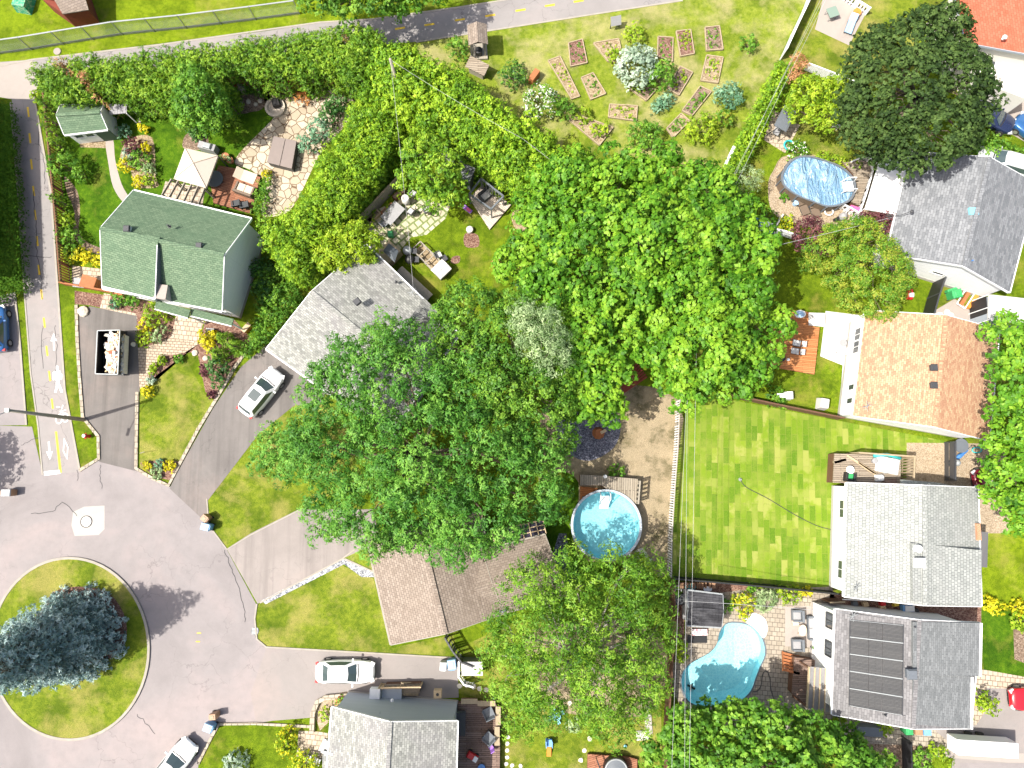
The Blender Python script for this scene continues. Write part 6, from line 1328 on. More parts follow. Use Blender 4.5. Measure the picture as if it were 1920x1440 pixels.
def table(label, px, py, rot, lx, ly, h=0.73, mat='dark', top=None, rnd=False, z=0.0, name='garden_table', th=0.04, cat='table'):
    c = G(px, py, z+h); root = thing(name, label, cat, (c.x, c.y, z), rot)
    m = MB()
    if rnd: m.lathe((0, 0, h-th), [(lx/2, 0), (lx/2, th)], 24, 1, ly/lx)
    else: m.box((0, 0, h-th/2), (lx, ly, th))
    m.build('tabletop', M[top or mat], root, bevel=0.008)
    for sx in (-1, 1):
        for sy in (-1, 1): MB().beam((sx*lx*0.38, sy*ly*0.38, 0), (sx*lx*0.36, sy*ly*0.36, h-th), 0.045).build('leg', M[mat], root)
    return root
def lounger(label, px, py, rot, mat='cushion_g', frame='dark', ln=1.9, wd=0.65, z=0.0, group=None, back=0.55):
    c = G(px, py, z+0.35); root = thing('sun_lounger', label, 'sun lounger', (c.x, c.y, z), rot, group)
    MB().box((0.28, 0, 0.32), (ln*0.66, wd, 0.08)).build('seat', M[mat], root, bevel=0.02)
    MB().box((-ln*0.33, 0, 0.46), (ln*0.38, wd, 0.08), ry=0.5).build('backrest', M[mat], root, bevel=0.02)
    for sy in (-1, 1): MB().beam((-ln*0.2, sy*wd*0.5, 0.26), (ln*0.5, sy*wd*0.5, 0.26), 0.04).build('side_rail', M[frame], root)
    for sx in (-0.2, 0.42):
        for sy in (-1, 1): MB().beam((sx*ln, sy*wd*0.45, 0), (sx*ln, sy*wd*0.45, 0.28), 0.04).build('leg', M[frame], root)
    return root
def pot(label, px, py, r, h, mat='terracotta', plant='lf_green', z=0.0, ph=0.4):
    c = G(px, py, z+h); root = thing('plant_pot', label, 'plant pot', (c.x, c.y, z))
    MB().lathe((0, 0, 0), [(r*0.7, 0), (r, h), (r*1.06, h), (r*0.9, h), (r*0.88, h-0.05)], 16).build('pot', M[mat], root, smooth=False)
    if plant:
        SEED[0] += 1; rng = np.random.default_rng(SEED[0])
        L_ = [(c.x+rng.normal(0, r*.3), c.y+rng.normal(0, r*.3), z+h+rng.uniform(0.05, ph*0.6), r*0.6, rng.uniform(0, 1)) for _ in range(5)]
        V, t = leafcloud(L_, rng, 0.08, 0.5, 60, 0.12, 5); leafmesh('foliage', V, t, M[plant], root)
    return root
def boulder(label, px, py, r, h=None, mat='stone', group=None, name='boulder', z=0.0, cat='rock', sx=1.0):
    rr = random.Random(int(px*13+py)); c = G(px, py, z); h = h or r*0.7; root_name = name
    m = MB(); m.sphere((0, 0, h*0.3), r, 9, 6, sz=h/r*0.8, sx=sx)
    m.v = [(x*(1+rr.uniform(-.14, .14)), y*(1+rr.uniform(-.14, .14)), max(0, zz)*(1+rr.uniform(-.1, .1))) for x, y, zz in m.v]
    o = m.build(name, M[mat]); o.location = c; o.rotation_euler = (0, 0, rr.uniform(0, 6)); return setp(o, label, cat, group)
def steps_(label, pts, group, mat='stone_w', r=0.22):
    for x, y in pts:
        rr = random.Random(int(x*7+y*3)); c = G(x, y, 0.0); m = MB()
        P = [(cos(a)*r*rr.uniform(0.75, 1.15), sin(a)*r*rr.uniform(0.75, 1.1)) for a in [2*pi*i/7 for i in range(7)]]
        m.prism(P, 0, 0.06); o = m.build('stepping_stone', M[mat], bevel=0.01); o.location = c; setp(o, label, 'stepping stone', group)
# ================================================================ fences
fence('galvanised chain-link fence along the grass verge of the top path', [(-60, 112), (0, 102), (60, 94), (120, 84), (230, 66), (350, 54), (480, 38), (562, 27)], 1.9, 'chain', 'galv', 'chain_link_fence', 'galv', sp=3.0, pw=0.06, rails=1, topmat='galv')
fence('white vertical-board fence in the upper right corner of the community garden', [(1520, -22), (1505, 20), (1482, 68), (1462, 112)], 1.7, 'board', 'white', 'white_fence', 'white')
fence('white fence panel between the lime tree and the upper right lawn', [(1508, 132), (1560, 152), (1610, 172)], 1.1, 'board', 'white', 'white_fence', 'white')
fence('white low pipe fence at the top edge above the small patio', [(1568, -8), (1600, 14), (1622, 28)], 1.0, 'picket', 'white', 'white_fence', 'white', gap=0.3)
fence('long pale picket fence separating the pool yard from the new sod lawn', [(1268, 752), (1264, 840), (1258, 920), (1253, 1000), (1252, 1078)], 1.35, 'picket', 'white', 'picket_fence', 'wood_silver', gap=0.2, sp=2.5)
fence('dark solid wooden fence along the top edge of the sod lawn', [(1345, 740), (1450, 762), (1568, 786)], 1.5, 'board', 'wood_dark', 'wooden_fence', 'wood_dark')
fence('black fence along the bottom edge of the sod lawn', [(1256, 1080), (1350, 1088), (1450, 1097), (1556, 1108)], 1.6, 'board', 'black', 'wooden_fence', 'black')
fence('grey weathered board fence behind the planters of the mossy slab patio', [(672, 430), (705, 396), (735, 364), (760, 338)], 1.8, 'board', 'wood_silver', 'wooden_fence', 'wood_silver', topmat='wood_rail')
fence('orange-stained wooden fence at the back of the stone patio, left part', [(435, 162), (488, 172), (545, 176), (588, 160)], 1.8, 'board', 'wood_rust', 'wooden_fence', 'wood_rust')
fence('short orange-stained wooden fence panel beside the grey box on the stone patio', [(598, 162), (632, 172)], 1.6, 'board', 'wood_rust', 'wooden_fence', 'wood_rust')
fence('long brown picket fence beside the bike path, left of the green-roofed house', [(102, 192), (111, 280), (119, 360), (126, 430), (131, 500), (134, 535)], 1.6, 'picket', 'wood_rust', 'picket_fence', 'wood_dark', gap=0.24, sp=2.2)
fence('low red-brown fence in front of the small side terrace', [(125, 535), (160, 541), (205, 549), (240, 558)], 1.0, 'board', 'wood_rust', 'wooden_fence', 'wood_rust')
fence('dark green slatted fence curving beside the beige-roofed house', [(838, 1188), (852, 1212), (868, 1232), (888, 1240)], 1.7, 'picket', 'gunmetal', 'slatted_fence', 'dark', gap=0.3, sp=1.2)
fence('white lattice fence around the small pale shed', [(862, 1234), (862, 1262), (872, 1276), (888, 1280)], 1.2, 'picket', 'white', 'lattice_fence', 'white', gap=0.16, sp=1.5)
fence('tall black panel fence between the slate-roofed and the salmon-roofed houses', [(1752, 522), (1738, 560), (1728, 596)], 1.9, 'solid', 'black', 'panel_fence', 'dark', sp=1.9)
fence('black fence in the shade at the bottom right, left of the parking strip', [(1690, 1380), (1692, 1440), (1694, 1500)], 1.4, 'hslat', 'black', 'panel_fence', 'black')
fence('dark board fence under the trees between the silver maple and the kidney pool', [(1254, 1082), (1258, 1150), (1252, 1240), (1246, 1330), (1240, 1460)], 1.7, 'board', 'wood_dark', 'wooden_fence', 'wood_dark')
fence('thin white fence in front of the white corner frame by the pool gravel', [(1415, 432), (1460, 440), (1490, 450)], 1.1, 'hslat', 'white', 'white_fence', 'white', gap=0.3, sp=2)
fence('short white frame fence around the golden shrub bed', [(1462, 408), (1448, 432)], 0.7, 'hslat', 'white', 'white_fence', 'white', gap=0.3, sp=1.5)
fence('white railing from the carport to the oval pool deck', [(1620, 300), (1625, 330), (1612, 375), (1596, 420)], 1.1, 'picket', 'white', 'railing', 'white', gap=0.5, sp=1.2)
fence('white railing across the top of the oval pool deck', [(1587, 312), (1605, 305), (1640, 296)], 1.0, 'picket', 'white', 'railing', 'white', gap=0.5, sp=1.2)
fence('white railing at the lower end of the oval pool deck', [(1570, 390), (1586, 398), (1606, 410)], 1.0, 'picket', 'white', 'railing', 'white', gap=0.4, sp=1.2)
# ================================================================ pools
def watermat(name, tint, tile=None):
    m, t, n, b = newmat(name); tr = n.new('ShaderNodeBsdfTransparent'); tr.inputs[0].default_value = c4(tint); gl = n.new('ShaderNodeBsdfGlossy'); gl.inputs[0].default_value = (1, 1, 1, 1); gl.inputs['Roughness'].default_value = 0.03
    fr = n.new('ShaderNodeFresnel'); fr.inputs[0].default_value = 1.33; ms = n.new('ShaderNodeMixShader'); p = pos(n, t); no = noise(n, t, p, 3.5, 3, 0.5); bp = n.new('ShaderNodeBump'); bp.inputs['Distance'].default_value = 0.05; L(t, no, bp.inputs['Height'])
    L(t, bp.outputs[0], gl.inputs['Normal']); L(t, bp.outputs[0], fr.inputs['Normal']); L(t, fr.outputs[0], ms.inputs[0]); L(t, tr.outputs[0], ms.inputs[1]); L(t, gl.outputs[0], ms.inputs[2]); L(t, ms.outputs[0], n['Material Output'].inputs[0]); return m
M['water'] = watermat('pool_water', (0.9, 0.985, 0.99))
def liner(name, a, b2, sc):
    """pool liner: rippled sunlight painted as pale veins on blue"""
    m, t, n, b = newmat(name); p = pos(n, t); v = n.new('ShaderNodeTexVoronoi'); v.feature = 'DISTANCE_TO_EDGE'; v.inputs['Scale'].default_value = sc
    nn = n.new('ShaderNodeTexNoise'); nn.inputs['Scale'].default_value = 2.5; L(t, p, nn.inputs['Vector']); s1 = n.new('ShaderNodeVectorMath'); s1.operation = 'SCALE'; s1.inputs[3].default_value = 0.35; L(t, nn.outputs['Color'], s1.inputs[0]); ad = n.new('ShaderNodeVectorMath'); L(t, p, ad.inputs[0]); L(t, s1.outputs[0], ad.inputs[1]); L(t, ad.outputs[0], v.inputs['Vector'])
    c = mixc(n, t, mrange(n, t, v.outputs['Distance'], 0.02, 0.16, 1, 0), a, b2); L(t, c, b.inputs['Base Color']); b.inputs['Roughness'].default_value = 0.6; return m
M['liner'] = liner('pale_blue_liner', (0.22, 0.52, 0.6), (0.28, 0.58, 0.65), 4.5); M['liner2'] = liner('blue_liner', (0.3, 0.6, 0.68), (0.4, 0.68, 0.73), 4.2)  # veins are sunlit caustics put into both liner colours
c = G(1137, 985, 1.25); R_ = 64*mpp(1.25); rp = thing('above_ground_pool', 'round above-ground swimming pool beside a wooden walkway', 'pool', (c.x, c.y, 0))
MB().lathe((0, 0, 0), [(R_-0.04, 0.0), (R_-0.04, 1.2)], 64, cap=False).build('wall', M['gunmetal'], rp, smooth=True)
MB().lathe((0, 0, 0), [(R_-0.14, 1.2), (R_+0.05, 1.2), (R_+0.05, 1.26), (R_-0.14, 1.26), (R_-0.14, 1.2)], 64, cap=False).build('rim', flat('pool_rim', (0.42, 0.47, 0.52), 0.5), rp)
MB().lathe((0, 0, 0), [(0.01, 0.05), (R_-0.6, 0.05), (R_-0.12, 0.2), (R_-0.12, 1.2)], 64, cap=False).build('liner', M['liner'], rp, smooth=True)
m = MB(); m.poly([((R_-0.12)*cos(2*pi*i/64), (R_-0.12)*sin(2*pi*i/64), 1.08) for i in range(64)]); m.build('water', M['water'], rp)
for i in range(14):
    a = 2*pi*i/14; MB().box((cos(a)*(R_+0.02), sin(a)*(R_+0.02), 0.6), (0.07, 0.14, 1.2), a).build('upright', M['grey'], rp)
s0 = G(1134, 938, 1.2)-rp.location; s0.z = 0
lad = thing('pool_ladder', 'white plastic step ladder standing in the round pool', 'ladder', (rp.location.x+s0.x, rp.location.y+s0.y, 0))
for i, (dz, dy) in enumerate(((1.15, 0.2), (0.95, -0.05), (0.7, -0.3), (0.45, -0.55))): MB().box((0, dy, dz), (0.75, 0.3, 0.06)).build('tread', M['white'], lad)
for s_ in (-1, 1): MB().tube([(s_*0.4, -0.6, 0.3), (s_*0.4, -0.1, 1.2), (s_*0.4, 0.1, 1.9), (s_*0.4, 0.5, 1.9), (s_*0.4, 0.7, 1.2)], 0.035, 8).build('handrail', M['white'], lad, smooth=True)
# kidney pool
kp = thing('inground_pool', 'kidney-shaped in-ground swimming pool in the paved yard at bottom right', 'pool', (sum((p.x for p in PW))/len(PW), sum((p.y for p in PW))/len(PW), 0))
def ringmesh(levels):
    """levels: (scale,z) of the pool outline"""
    m = MB(); n = len(PW); cx, cy = kp.location.x, kp.location.y; V = []
    for k, z in levels: V += [(cx+(p.x-cx)*k, cy+(p.y-cy)*k, z) for p in PW]
    F = []
    for i in range(len(levels)-1):
        for j in range(n): j2 = (j+1) % n; F.append((i*n+j, i*n+j2, (i+1)*n+j2, (i+1)*n+j))
    return m, V, F, n
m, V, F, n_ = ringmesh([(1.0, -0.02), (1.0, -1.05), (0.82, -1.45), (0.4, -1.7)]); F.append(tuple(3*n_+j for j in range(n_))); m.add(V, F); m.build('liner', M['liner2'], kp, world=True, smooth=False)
m, V, F, n_ = ringmesh([(1.0, -0.05), (1.0, 0.03), (1.035, 0.03), (1.035, 0.0)]); m.add(V, F); m.build('coping', M['gunmetal'], kp, world=True)
m, V, F, n_ = ringmesh([(1.0, -0.12)]); m.add(V, [tuple(range(n_))[::-1] if sum(PW[i].x*PW[(i+1) % n_].y-PW[(i+1) % n_].x*PW[i].y for i in range(n_)) < 0 else tuple(range(n_))]); m.build('water', M['water'], kp, world=True)
stp = [(1398, 1166), (1402, 1155), (1412, 1150), (1424, 1153), (1435, 1162), (1439, 1176), (1437, 1190), (1430, 1196), (1421, 1184), (1408, 1173)]
P = [G(x, y, 0.05) for x, y in smooth_px(stp, 4)]; m = MB(); m.prism([(p.x, p.y) for p in P], -0.6, 0.06); m.build('step_shell', M['white_panel'], kp, world=True)
cl = G(1296, 1288, -1.4); m = MB(); m.tube([cl+Vector((-.3, .15, 0)), cl, cl+Vector((.3, -.15, 0))], 0.09, 6); m.tube([cl+Vector((-.1, -.25, 0)), cl+Vector((.1, .25, 0))], 0.07, 6); o = m.build('pool_robot', M['black']); setp(o, 'small black cleaning robot under water at the pool bottom', 'pool cleaner')
hs = [G(x, y, 0.04) for x, y in smooth_px([(1411, 1297), (1420, 1296), (1427, 1285), (1430, 1265), (1437, 1258), (1443, 1270), (1446, 1295), (1455, 1318), (1470, 1326), (1500, 1338)], 5, False)]
o = MB().tube(hs, 0.03, 6).build('garden_hose', M['dark'], smooth=True); setp(o, 'dark hose curling from the kidney pool across the pavers', 'hose')
# oval pool with cover
ov = [(1468, 322), (1482, 302), (1503, 293), (1524, 294), (1551, 302), (1578, 313), (1597, 330), (1604, 349), (1597, 372), (1576, 384), (1551, 387), (1527, 379), (1496, 367), (1473, 351), (1466, 337)]
OP = [G(x, y, 1.3) for x, y in smooth_px(ov, 4)]; g = sum(OP, Vector())/len(OP); g.z = 0; op = thing('covered_pool', 'oval above-ground pool under a crumpled pale blue solar cover', 'pool', g)
m = MB(); n_ = len(OP)
def scl(k, z): return [(g.x+(p.x-g.x)*k, g.y+(p.y-g.y)*k, z) for p in OP]
V = scl(1, 0)+scl(1, 1.3); m.add(V, [(j, (j+1) % n_, n_+(j+1) % n_, n_+j) for j in range(n_)]); m.build('wall', M['wicker_b'], op, world=True)
m = MB(); V = scl(1.02, 1.24)+scl(1.02, 1.32)+scl(0.96, 1.32)+scl(0.96, 1.2); m.add(V, [(k*n_+j, k*n_+(j+1) % n_, (k+1)*n_+(j+1) % n_, (k+1)*n_+j) for k in range(3) for j in range(n_)]); m.build('rim', M['gunmetal'], op, world=True)
def covermat():
    m, t, n, b = newmat('crumpled_solar_cover'); p = pos(n, t, 0.3, (1, 0.35, 1)); no = noise(n, t, p, 1.3, 5, 0.55, 1.6); p2 = pos(n, t, -0.9, (1, 0.25, 1)); n2 = noise(n, t, p2, 1.1, 4, 0.5, 2.0)
    c = mixc(n, t, mrange(n, t, no, 0.53, 0.66), (0.15, 0.28, 0.42), (0.3, 0.44, 0.54)); c = mixc(n, t, mrange(n, t, n2, 0.6, 0.66), c, (0.5, 0.6, 0.66)); L(t, c, b.inputs['Base Color']); b.inputs['Roughness'].default_value = 0.28; b.inputs['Specular IOR Level'].default_value = 0.6  # pale streaks paint reflections into the cover's colour
    bump(n, t, b, no, 0.5, 1.0); return m
rngc = np.random.default_rng(5); m = MB(); V = []; F = []; K = 10
for k in range(K+1):
    for (x, y, z) in scl(0.965*k/K+0.002, 1.2): V.append((x, y, 1.2+0.03*sin(x*3+y)+0.025*sin(y*4.2-x*1.7)+rngc.uniform(-.008, .008)))
for k in range(K):
    for j in range(n_): F.append((k*n_+j, k*n_+(j+1) % n_, (k+1)*n_+(j+1) % n_, (k+1)*n_+j))
m.add(V, F); m.build('cover', covermat(), op, world=True, smooth=True)
for i in range(0, n_, 4):
    p = Vector(scl(1.01, 0.62)[i]); MB().box(p, (0.12, 0.12, 1.24), atan2(p.y-g.y, p.x-g.x)).build('upright', M['gunmetal'], op, world=True)
pl_ = G(1590, 350, 1.45); m = MB(); m.box(pl_, (0.9, 0.9, 0.06), 0.1); m.build('step_platform', M['white'], op, world=True)
for s_ in (-1, 1): MB().tube([pl_+Vector((-.5, s_*.5, -.2)), pl_+Vector((-.3, s_*.5, .8)), pl_+Vector((.4, s_*.5, .8)), pl_+Vector((.6, s_*.5, -.1))], 0.04, 6).build('handrail', M['white'], op, world=True)
deck('grey timber platform between the oval pool and the carport', [(1582, 305), (1612, 300), (1638, 306), (1612, 385), (1596, 378), (1608, 350), (1600, 325)], 0.9, 'wood_grey')
# ================================================================ decks and terraces
deck('orange-stained wooden deck partly under the maple, beside the white terrace', [(1458, 576), (1520, 586), (1517, 610), (1537, 614), (1527, 702), (1448, 688), (1440, 640)], 0.35, 'wood_orange')
deck('brown weathered deck with benches beside the bottom house', [(858, 1318), (930, 1320), (938, 1350), (936, 1560), (850, 1560), (856, 1400)], 0.7, 'wood_brown')
deck('sunken red-brown timber deck behind the green-roofed house', [(410, 310), (438, 315), (488, 332), (470, 400), (400, 380), (395, 345)], 0.3, 'wood_redish')
deck('long grey wooden walkway above the round pool', [(1088, 890), (1130, 892), (1196, 898), (1193, 945), (1178, 932), (1160, 922), (1140, 918), (1128, 910), (1088, 910)], 1.15, 'wood_v' if 'wood_v' in M else 'wood_grey')
fence('white-and-wood railing at the right end of the round pool walkway', [(1192, 902), (1189, 942)], 2.0, 'picket', 'wood_silver', 'railing', 'wood_silver', gap=0.3, sp=1.8)
deck('small orange-brown platform tucked between walkway and round pool', [(1088, 912), (1122, 916), (1104, 930), (1088, 938)], 0.15, 'wood_orange')
deck('pale timber platform under the black metal shelter', [(880, 372), (918, 430), (958, 384), (905, 345)], 0.25, 'wood_p' if 'wood_p' in M else 'wood_grey')
deck('timber deck with grills at the bottom edge, below the vegetable frame', [(1102, 1414), (1180, 1420), (1195, 1424), (1192, 1560), (1098, 1560)], 0.4, 'wood_redish')
deck('cluttered back deck of the pale-roofed house', [(1565, 850), (1690, 856), (1688, 910), (1562, 905)], 1.3, 'wood_grey')
fence('wooden railing round the cluttered back deck', [(1588, 850), (1689, 857), (1687, 905)], 2.1, 'picket', 'wood_rail', 'railing', 'wood_rail', gap=0.22, sp=1.6)
deck('brown deck under the pergola at the corner of the solar-roofed house', [(1490, 1232), (1540, 1240), (1562, 1246), (1560, 1335), (1510, 1325), (1485, 1300)], 1.0, 'wood_brown')
deck('wooden side steps and landing of the bottom house', [(722, 1284), (788, 1282), (786, 1300), (720, 1300)], 0.8, 'wood_grey')
# stairs: treads are parts
def stairs(label, a, b, wdir, n, z0, z1, mat, name='stairs'):
    A, B = G(a[0], a[1], z0), G(b[0], b[1], z1); root = thing(name, label, 'stairs', (A.x, A.y, 0)); d = (B-A); d.z = 0; st = d.length/n; u = d.normalized(); w_ = wdir
    for i in range(n):
        q = A+u*st*(i+0.5); MB().box((q.x, q.y, z0+(z1-z0)*(i+1)/n-0.03), (st*0.92, w_, 0.06), atan2(u.y, u.x)).build('tread', M[mat], root, world=True)
    nn = Vector((-u.y, u.x, 0))
    for s_ in (-1, 1): MB().beam(A+nn*s_*w_/2+Vector((0, 0, -0.05+0.02)), B+nn*s_*w_/2-Vector((0, 0, 0.1)), 0.05, 0.2).build('stringer', M[mat], root, world=True)
    return root
stairs('wooden stairs beside the pergola of the solar-roofed house', (1482, 1225), (1484, 1262), 1.3, 6, 0.1, 1.0, 'wood_rust')
stairs('pale timber stairs up the side wall of the bottom house', (786, 1292), (750, 1292), 0.95, 6, 0.1, 0.85, 'wood_rail')
stairs('steep pale stairs at the left end of the cluttered deck', (1575, 900), (1575, 862), 1.0, 8, 0.1, 1.3, 'wood_rail')
fence('pale timber rail along the top of the side stairs of the bottom house', [(716, 1281), (792, 1279)], 1.4, 'picket', 'wood_pale', 'railing', 'wood_pale', gap=0.4, sp=1.5)
# pergola at solar house
def pergola(label, quad, z, nx, mat, beam='wood_pale', slat='grey', dense=0):
    Q_ = [G(x, y, z) for x, y in quad]; g = sum(Q_, Vector())/4; root = thing('pergola', label, 'pergola', (g.x, g.y, 0))
    for q in Q_:
        q2 = q.lerp(Vector((g.x, g.y, q.z)), 0.05); MB().beam((q2.x, q2.y, 0), (q2.x, q2.y, z-0.1), 0.12).build('post', M[mat], root, world=True)
    for i in range(nx): t = i/(nx-1); MB().beam(Q_[0].lerp(Q_[1], t), Q_[3].lerp(Q_[2], t), 0.07, 0.26).build('rafter', M[beam], root, world=True)
    m = MB()
    for i in range(dense): t = (i+0.5)/dense; m.beam(Q_[0].lerp(Q_[3], t), Q_[1].lerp(Q_[2], t), 0.085, 0.03)
    if dense: m.build('slats', M[slat], root, world=True)
    return root
pergola('pergola with closely spaced grey slats on the side of the solar-roofed house', [(1517, 1250), (1558, 1254), (1556, 1336), (1513, 1328)], 2.9, 5, 'wood_dark', dense=46)
pergola('light timber pergola over the paving beside the cream gazebo', [(322, 336), (384, 353), (372, 384), (304, 366)], 2.4, 6, 'wood_silver', 'wood_silver')
# black-roofed shed at pool
sh = thing('shed', 'pool shed with a charcoal shingle roof between the maple and the kidney pool', 'shed', G(1320, 1138, 0)); 
gable(sh, [(1290, 1108), (1355, 1116), (1353, 1176), (1288, 1172)], 2.2, 2.5, 'sh_black', 'white_siding', over=0.15, trim='galv', overg=0.1, found=False)
sh2 = thing('shed', 'white garden shed with a green shingle roof in the upper left corner', 'shed', G(160, 230, 0))
W_, _, _ = gable(sh2, [(120, 252), (201, 242), (194, 196), (113, 197)], 2.1, 2.9, 'sh_green', 'white_siding', over=0.15, trim='white', found=False, overg=0.08)
window(sh2, W_[0], W_[1], 0.22, 1.3, 0.8, 0.6) if W_[0].y < W_[2].y else window(sh2, W_[2], W_[3], 0.75, 1.3, 0.8, 0.6)
window(sh2, W_[0], W_[1], 0.48, 1.3, 0.8, 0.6) if W_[0].y < W_[2].y else window(sh2, W_[2], W_[3], 0.5, 1.3, 0.8, 0.6)
a_, b_ = (W_[0], W_[1]) if W_[0].y < W_[2].y else (W_[2], W_[3])
door(sh2, a_, b_, 0.82, 1.3, 1.9, 'sh_green')
lean = thing('lean_to', 'small corrugated grey canopy attached beside the green-roofed shed', 'canopy', G(222, 205, 0))
cor = [G(204, 195, 2.0), G(238, 195, 2.0), G(238, 212, 1.85), G(206, 215, 1.85)]; m = MB(); N_ = 22
for i in range(N_):
    a, b = i/N_, (i+1)/N_; dz = 0.03 if i % 2 else 0.0; p, q, r_, s_ = [v+Vector((0, 0, dz)) for v in (cor[0].lerp(cor[1], a), cor[0].lerp(cor[1], b), cor[3].lerp(cor[2], b), cor[3].lerp(cor[2], a))]; m.slab([p, q, r_, s_], 0.02)
m.build('roof', flat('corrugated_sheet', (0.3, 0.29, 0.31), 0.6), lean, world=True)
for q in cor[1:3]: MB().beam((q.x-0.05, q.y, 0), (q.x-0.05, q.y, 1.83), 0.07).build('post', M['white'], lean, world=True)
tb = thing('shed', 'small pale flat-topped storage box beside the lattice fence', 'shed', G(884, 1253, 0)); P = [G(x, y, 1.5) for x, y in ((864, 1241), (905, 1241), (905, 1267), (866, 1267))]
MB().prism([(p.x, p.y) for p in P], 0, 1.42).build('wall', M['gunmetal'], tb, world=True); m = MB(); m.slab(P, 0.08); m.build('roof', M['concrete_w'], tb, world=True)
# hut with red wall top-left, green tank
hut = thing('shed', 'brown-red hut with a grey board roof, cut off by the top edge', 'shed', G(120, 10, 0)); gable(hut, [(98, -16), (117, 22), (166, 16), (150, -30)], 2.3, 2.9, 'wood_grey', 'wood_rust', over=0.1, trim='white', found=False) if False else None
P = [G(66, -5, 2.3), G(101, -2, 2.3), G(117, 26, 2.1), G(166, 18, 2.1), G(158, -30, 2.4), G(70, -40, 2.4)]
m = MB(); m.slab([G(100, -3, 2.7), G(117, 26, 2.1), G(166, 18, 2.1), G(150, -35, 2.7)], 0.1); m.build('roof', M['sh_beige'], hut, world=True, uv=True)
m = MB(); m.slab([G(66, -8, 2.4), G(100, -3, 2.7), G(150, -35, 2.7), G(90, -45, 2.3)], 0.1); m.build('roof', M['white_panel'], hut, world=True)
gA, gB, gC, gD = G(78, 2, 0), G(96, 34, 0), G(168, 24, 0), G(160, -20, 0)
m = MB(); m.prism([(p.x, p.y) for p in (G(76, -4, 2.0), G(117, 25, 2.0), G(163, 17, 2.0), G(145, -35, 2.0))], 0, 2.0); m.build('wall', M['wood_barn'], hut, world=True)
tk = thing('garden_box', 'teal green netted box on the grass at the top left corner', 'box', G(50, 12, 0)); MB().box((0, 0, 0.5), (1.4, 1.5, 1.0), -0.2, taper=0.8).build('netting', speck('teal_netting', [(0, (0.03, 0.25, 0.14)), (0.5, (0.1, 0.4, 0.25)), (1, (0.4, 0.5, 0.3))], 8), tk)
# ================================================================ gazebo, shelter, hot tub
gz = thing('gazebo', 'cream canvas gazebo with a peaked four-sided roof', 'gazebo', G(375, 320, 0)); Q_ = [G(x, y, 2.3) for x, y in ((347, 278), (408, 292), (386, 352), (326, 335))]; ap = G(362, 306, 3.1)
m = MB()
for i in range(4): m.slab([Q_[i], Q_[(i+1) % 4], ap], 0.03)
m.build('canopy', M['canvas'], gz, world=True)
m = MB()
for i in range(4): m.beam(Q_[i]+Vector((0, 0, .03)), ap+Vector((0, 0, .03)), 0.04)
m.build('seam', M['cushion'], gz, world=True)
m = MB()
for i in range(4): m.beam(Q_[i]-Vector((0, 0, .1)), Q_[(i+1) % 4]-Vector((0, 0, .1)), 0.03, 0.2)
m.build('valance', M['canvas'], gz, world=True)
for q in Q_: MB().beam((q.x, q.y, 0.0), (q.x, q.y, 2.2), 0.07).build('post', M['dark'], gz, world=True)
table('patterned round rug-like table under the edge of the cream gazebo', 402, 335, 0.4, 1.5, 1.5, 0.5, 'dark', 'gunmetal', rnd=True)
o = MB().box((0, 0, 0), (1, 1, 1)).v
ht = thing('hot_tub', 'covered hot tub with a folding grey-brown lid on the stone patio', 'hot tub', G(531, 288, 0), 0); Q_ = [G(x, y, 0.95) for x, y in ((513, 255), (556, 264), (547, 316), (500, 304))]
MB().prism([(p.x, p.y) for p in [q.lerp(sum(Q_, Vector())/4, 0.04) for q in Q_]], 0, 0.84).build('body', M['dark'], ht, world=True)
M1, M2 = Q_[0].lerp(Q_[1], 0.52), Q_[3].lerp(Q_[2], 0.52)
for P in ([Q_[0], M1-Vector((.02, 0, 0)), M2-Vector((.02, 0, 0)), Q_[3]], [M1+Vector((.02, 0, 0)), Q_[1], Q_[2], M2+Vector((.02, 0, 0))]): m = MB(); m.slab(P, 0.1); m.build('lid', M['taupe'], ht, world=True, bevel=0.02)
sl = thing('metal_shelter', 'black metal-framed shelter without a roof, standing on a pale timber platform', 'shelter', G(912, 375, 0)); T_ = [G(x, y, 2.3) for x, y in ((902, 335), (944, 368), (921, 392), (880, 364))]
for i in range(4):
    MB().beam(T_[i], T_[(i+1) % 4], 0.14, 0.16).build('beam', M['gunmetal'], sl, world=True); q = T_[i]; MB().beam((q.x, q.y, 0.25), (q.x, q.y, 2.3), 0.12).build('post', M['gunmetal'], sl, world=True)
MB().beam(T_[0].lerp(T_[1], 0.5)-Vector((0, 0, 1.0)), T_[0].lerp(T_[1], 0.52)-Vector((0, 0, 1.0))+Vector((.01, 0, 0)), 0.04, 1.7)
m = MB(); a, b = T_[0], T_[1]; 
for i in range(7): p = a.lerp(b, (i+0.5)/7); m.beam((p.x, p.y, 0.3), (p.x, p.y, 2.1), 0.16, 0.04)
m.build('curtain', M['grey'], sl, world=True)
sofa('grey cushioned bench inside the black metal shelter', 915, 360, atan2(-1, 0.9), 0.8, 1.8, 'wicker', 'cushion_g', 0.25)
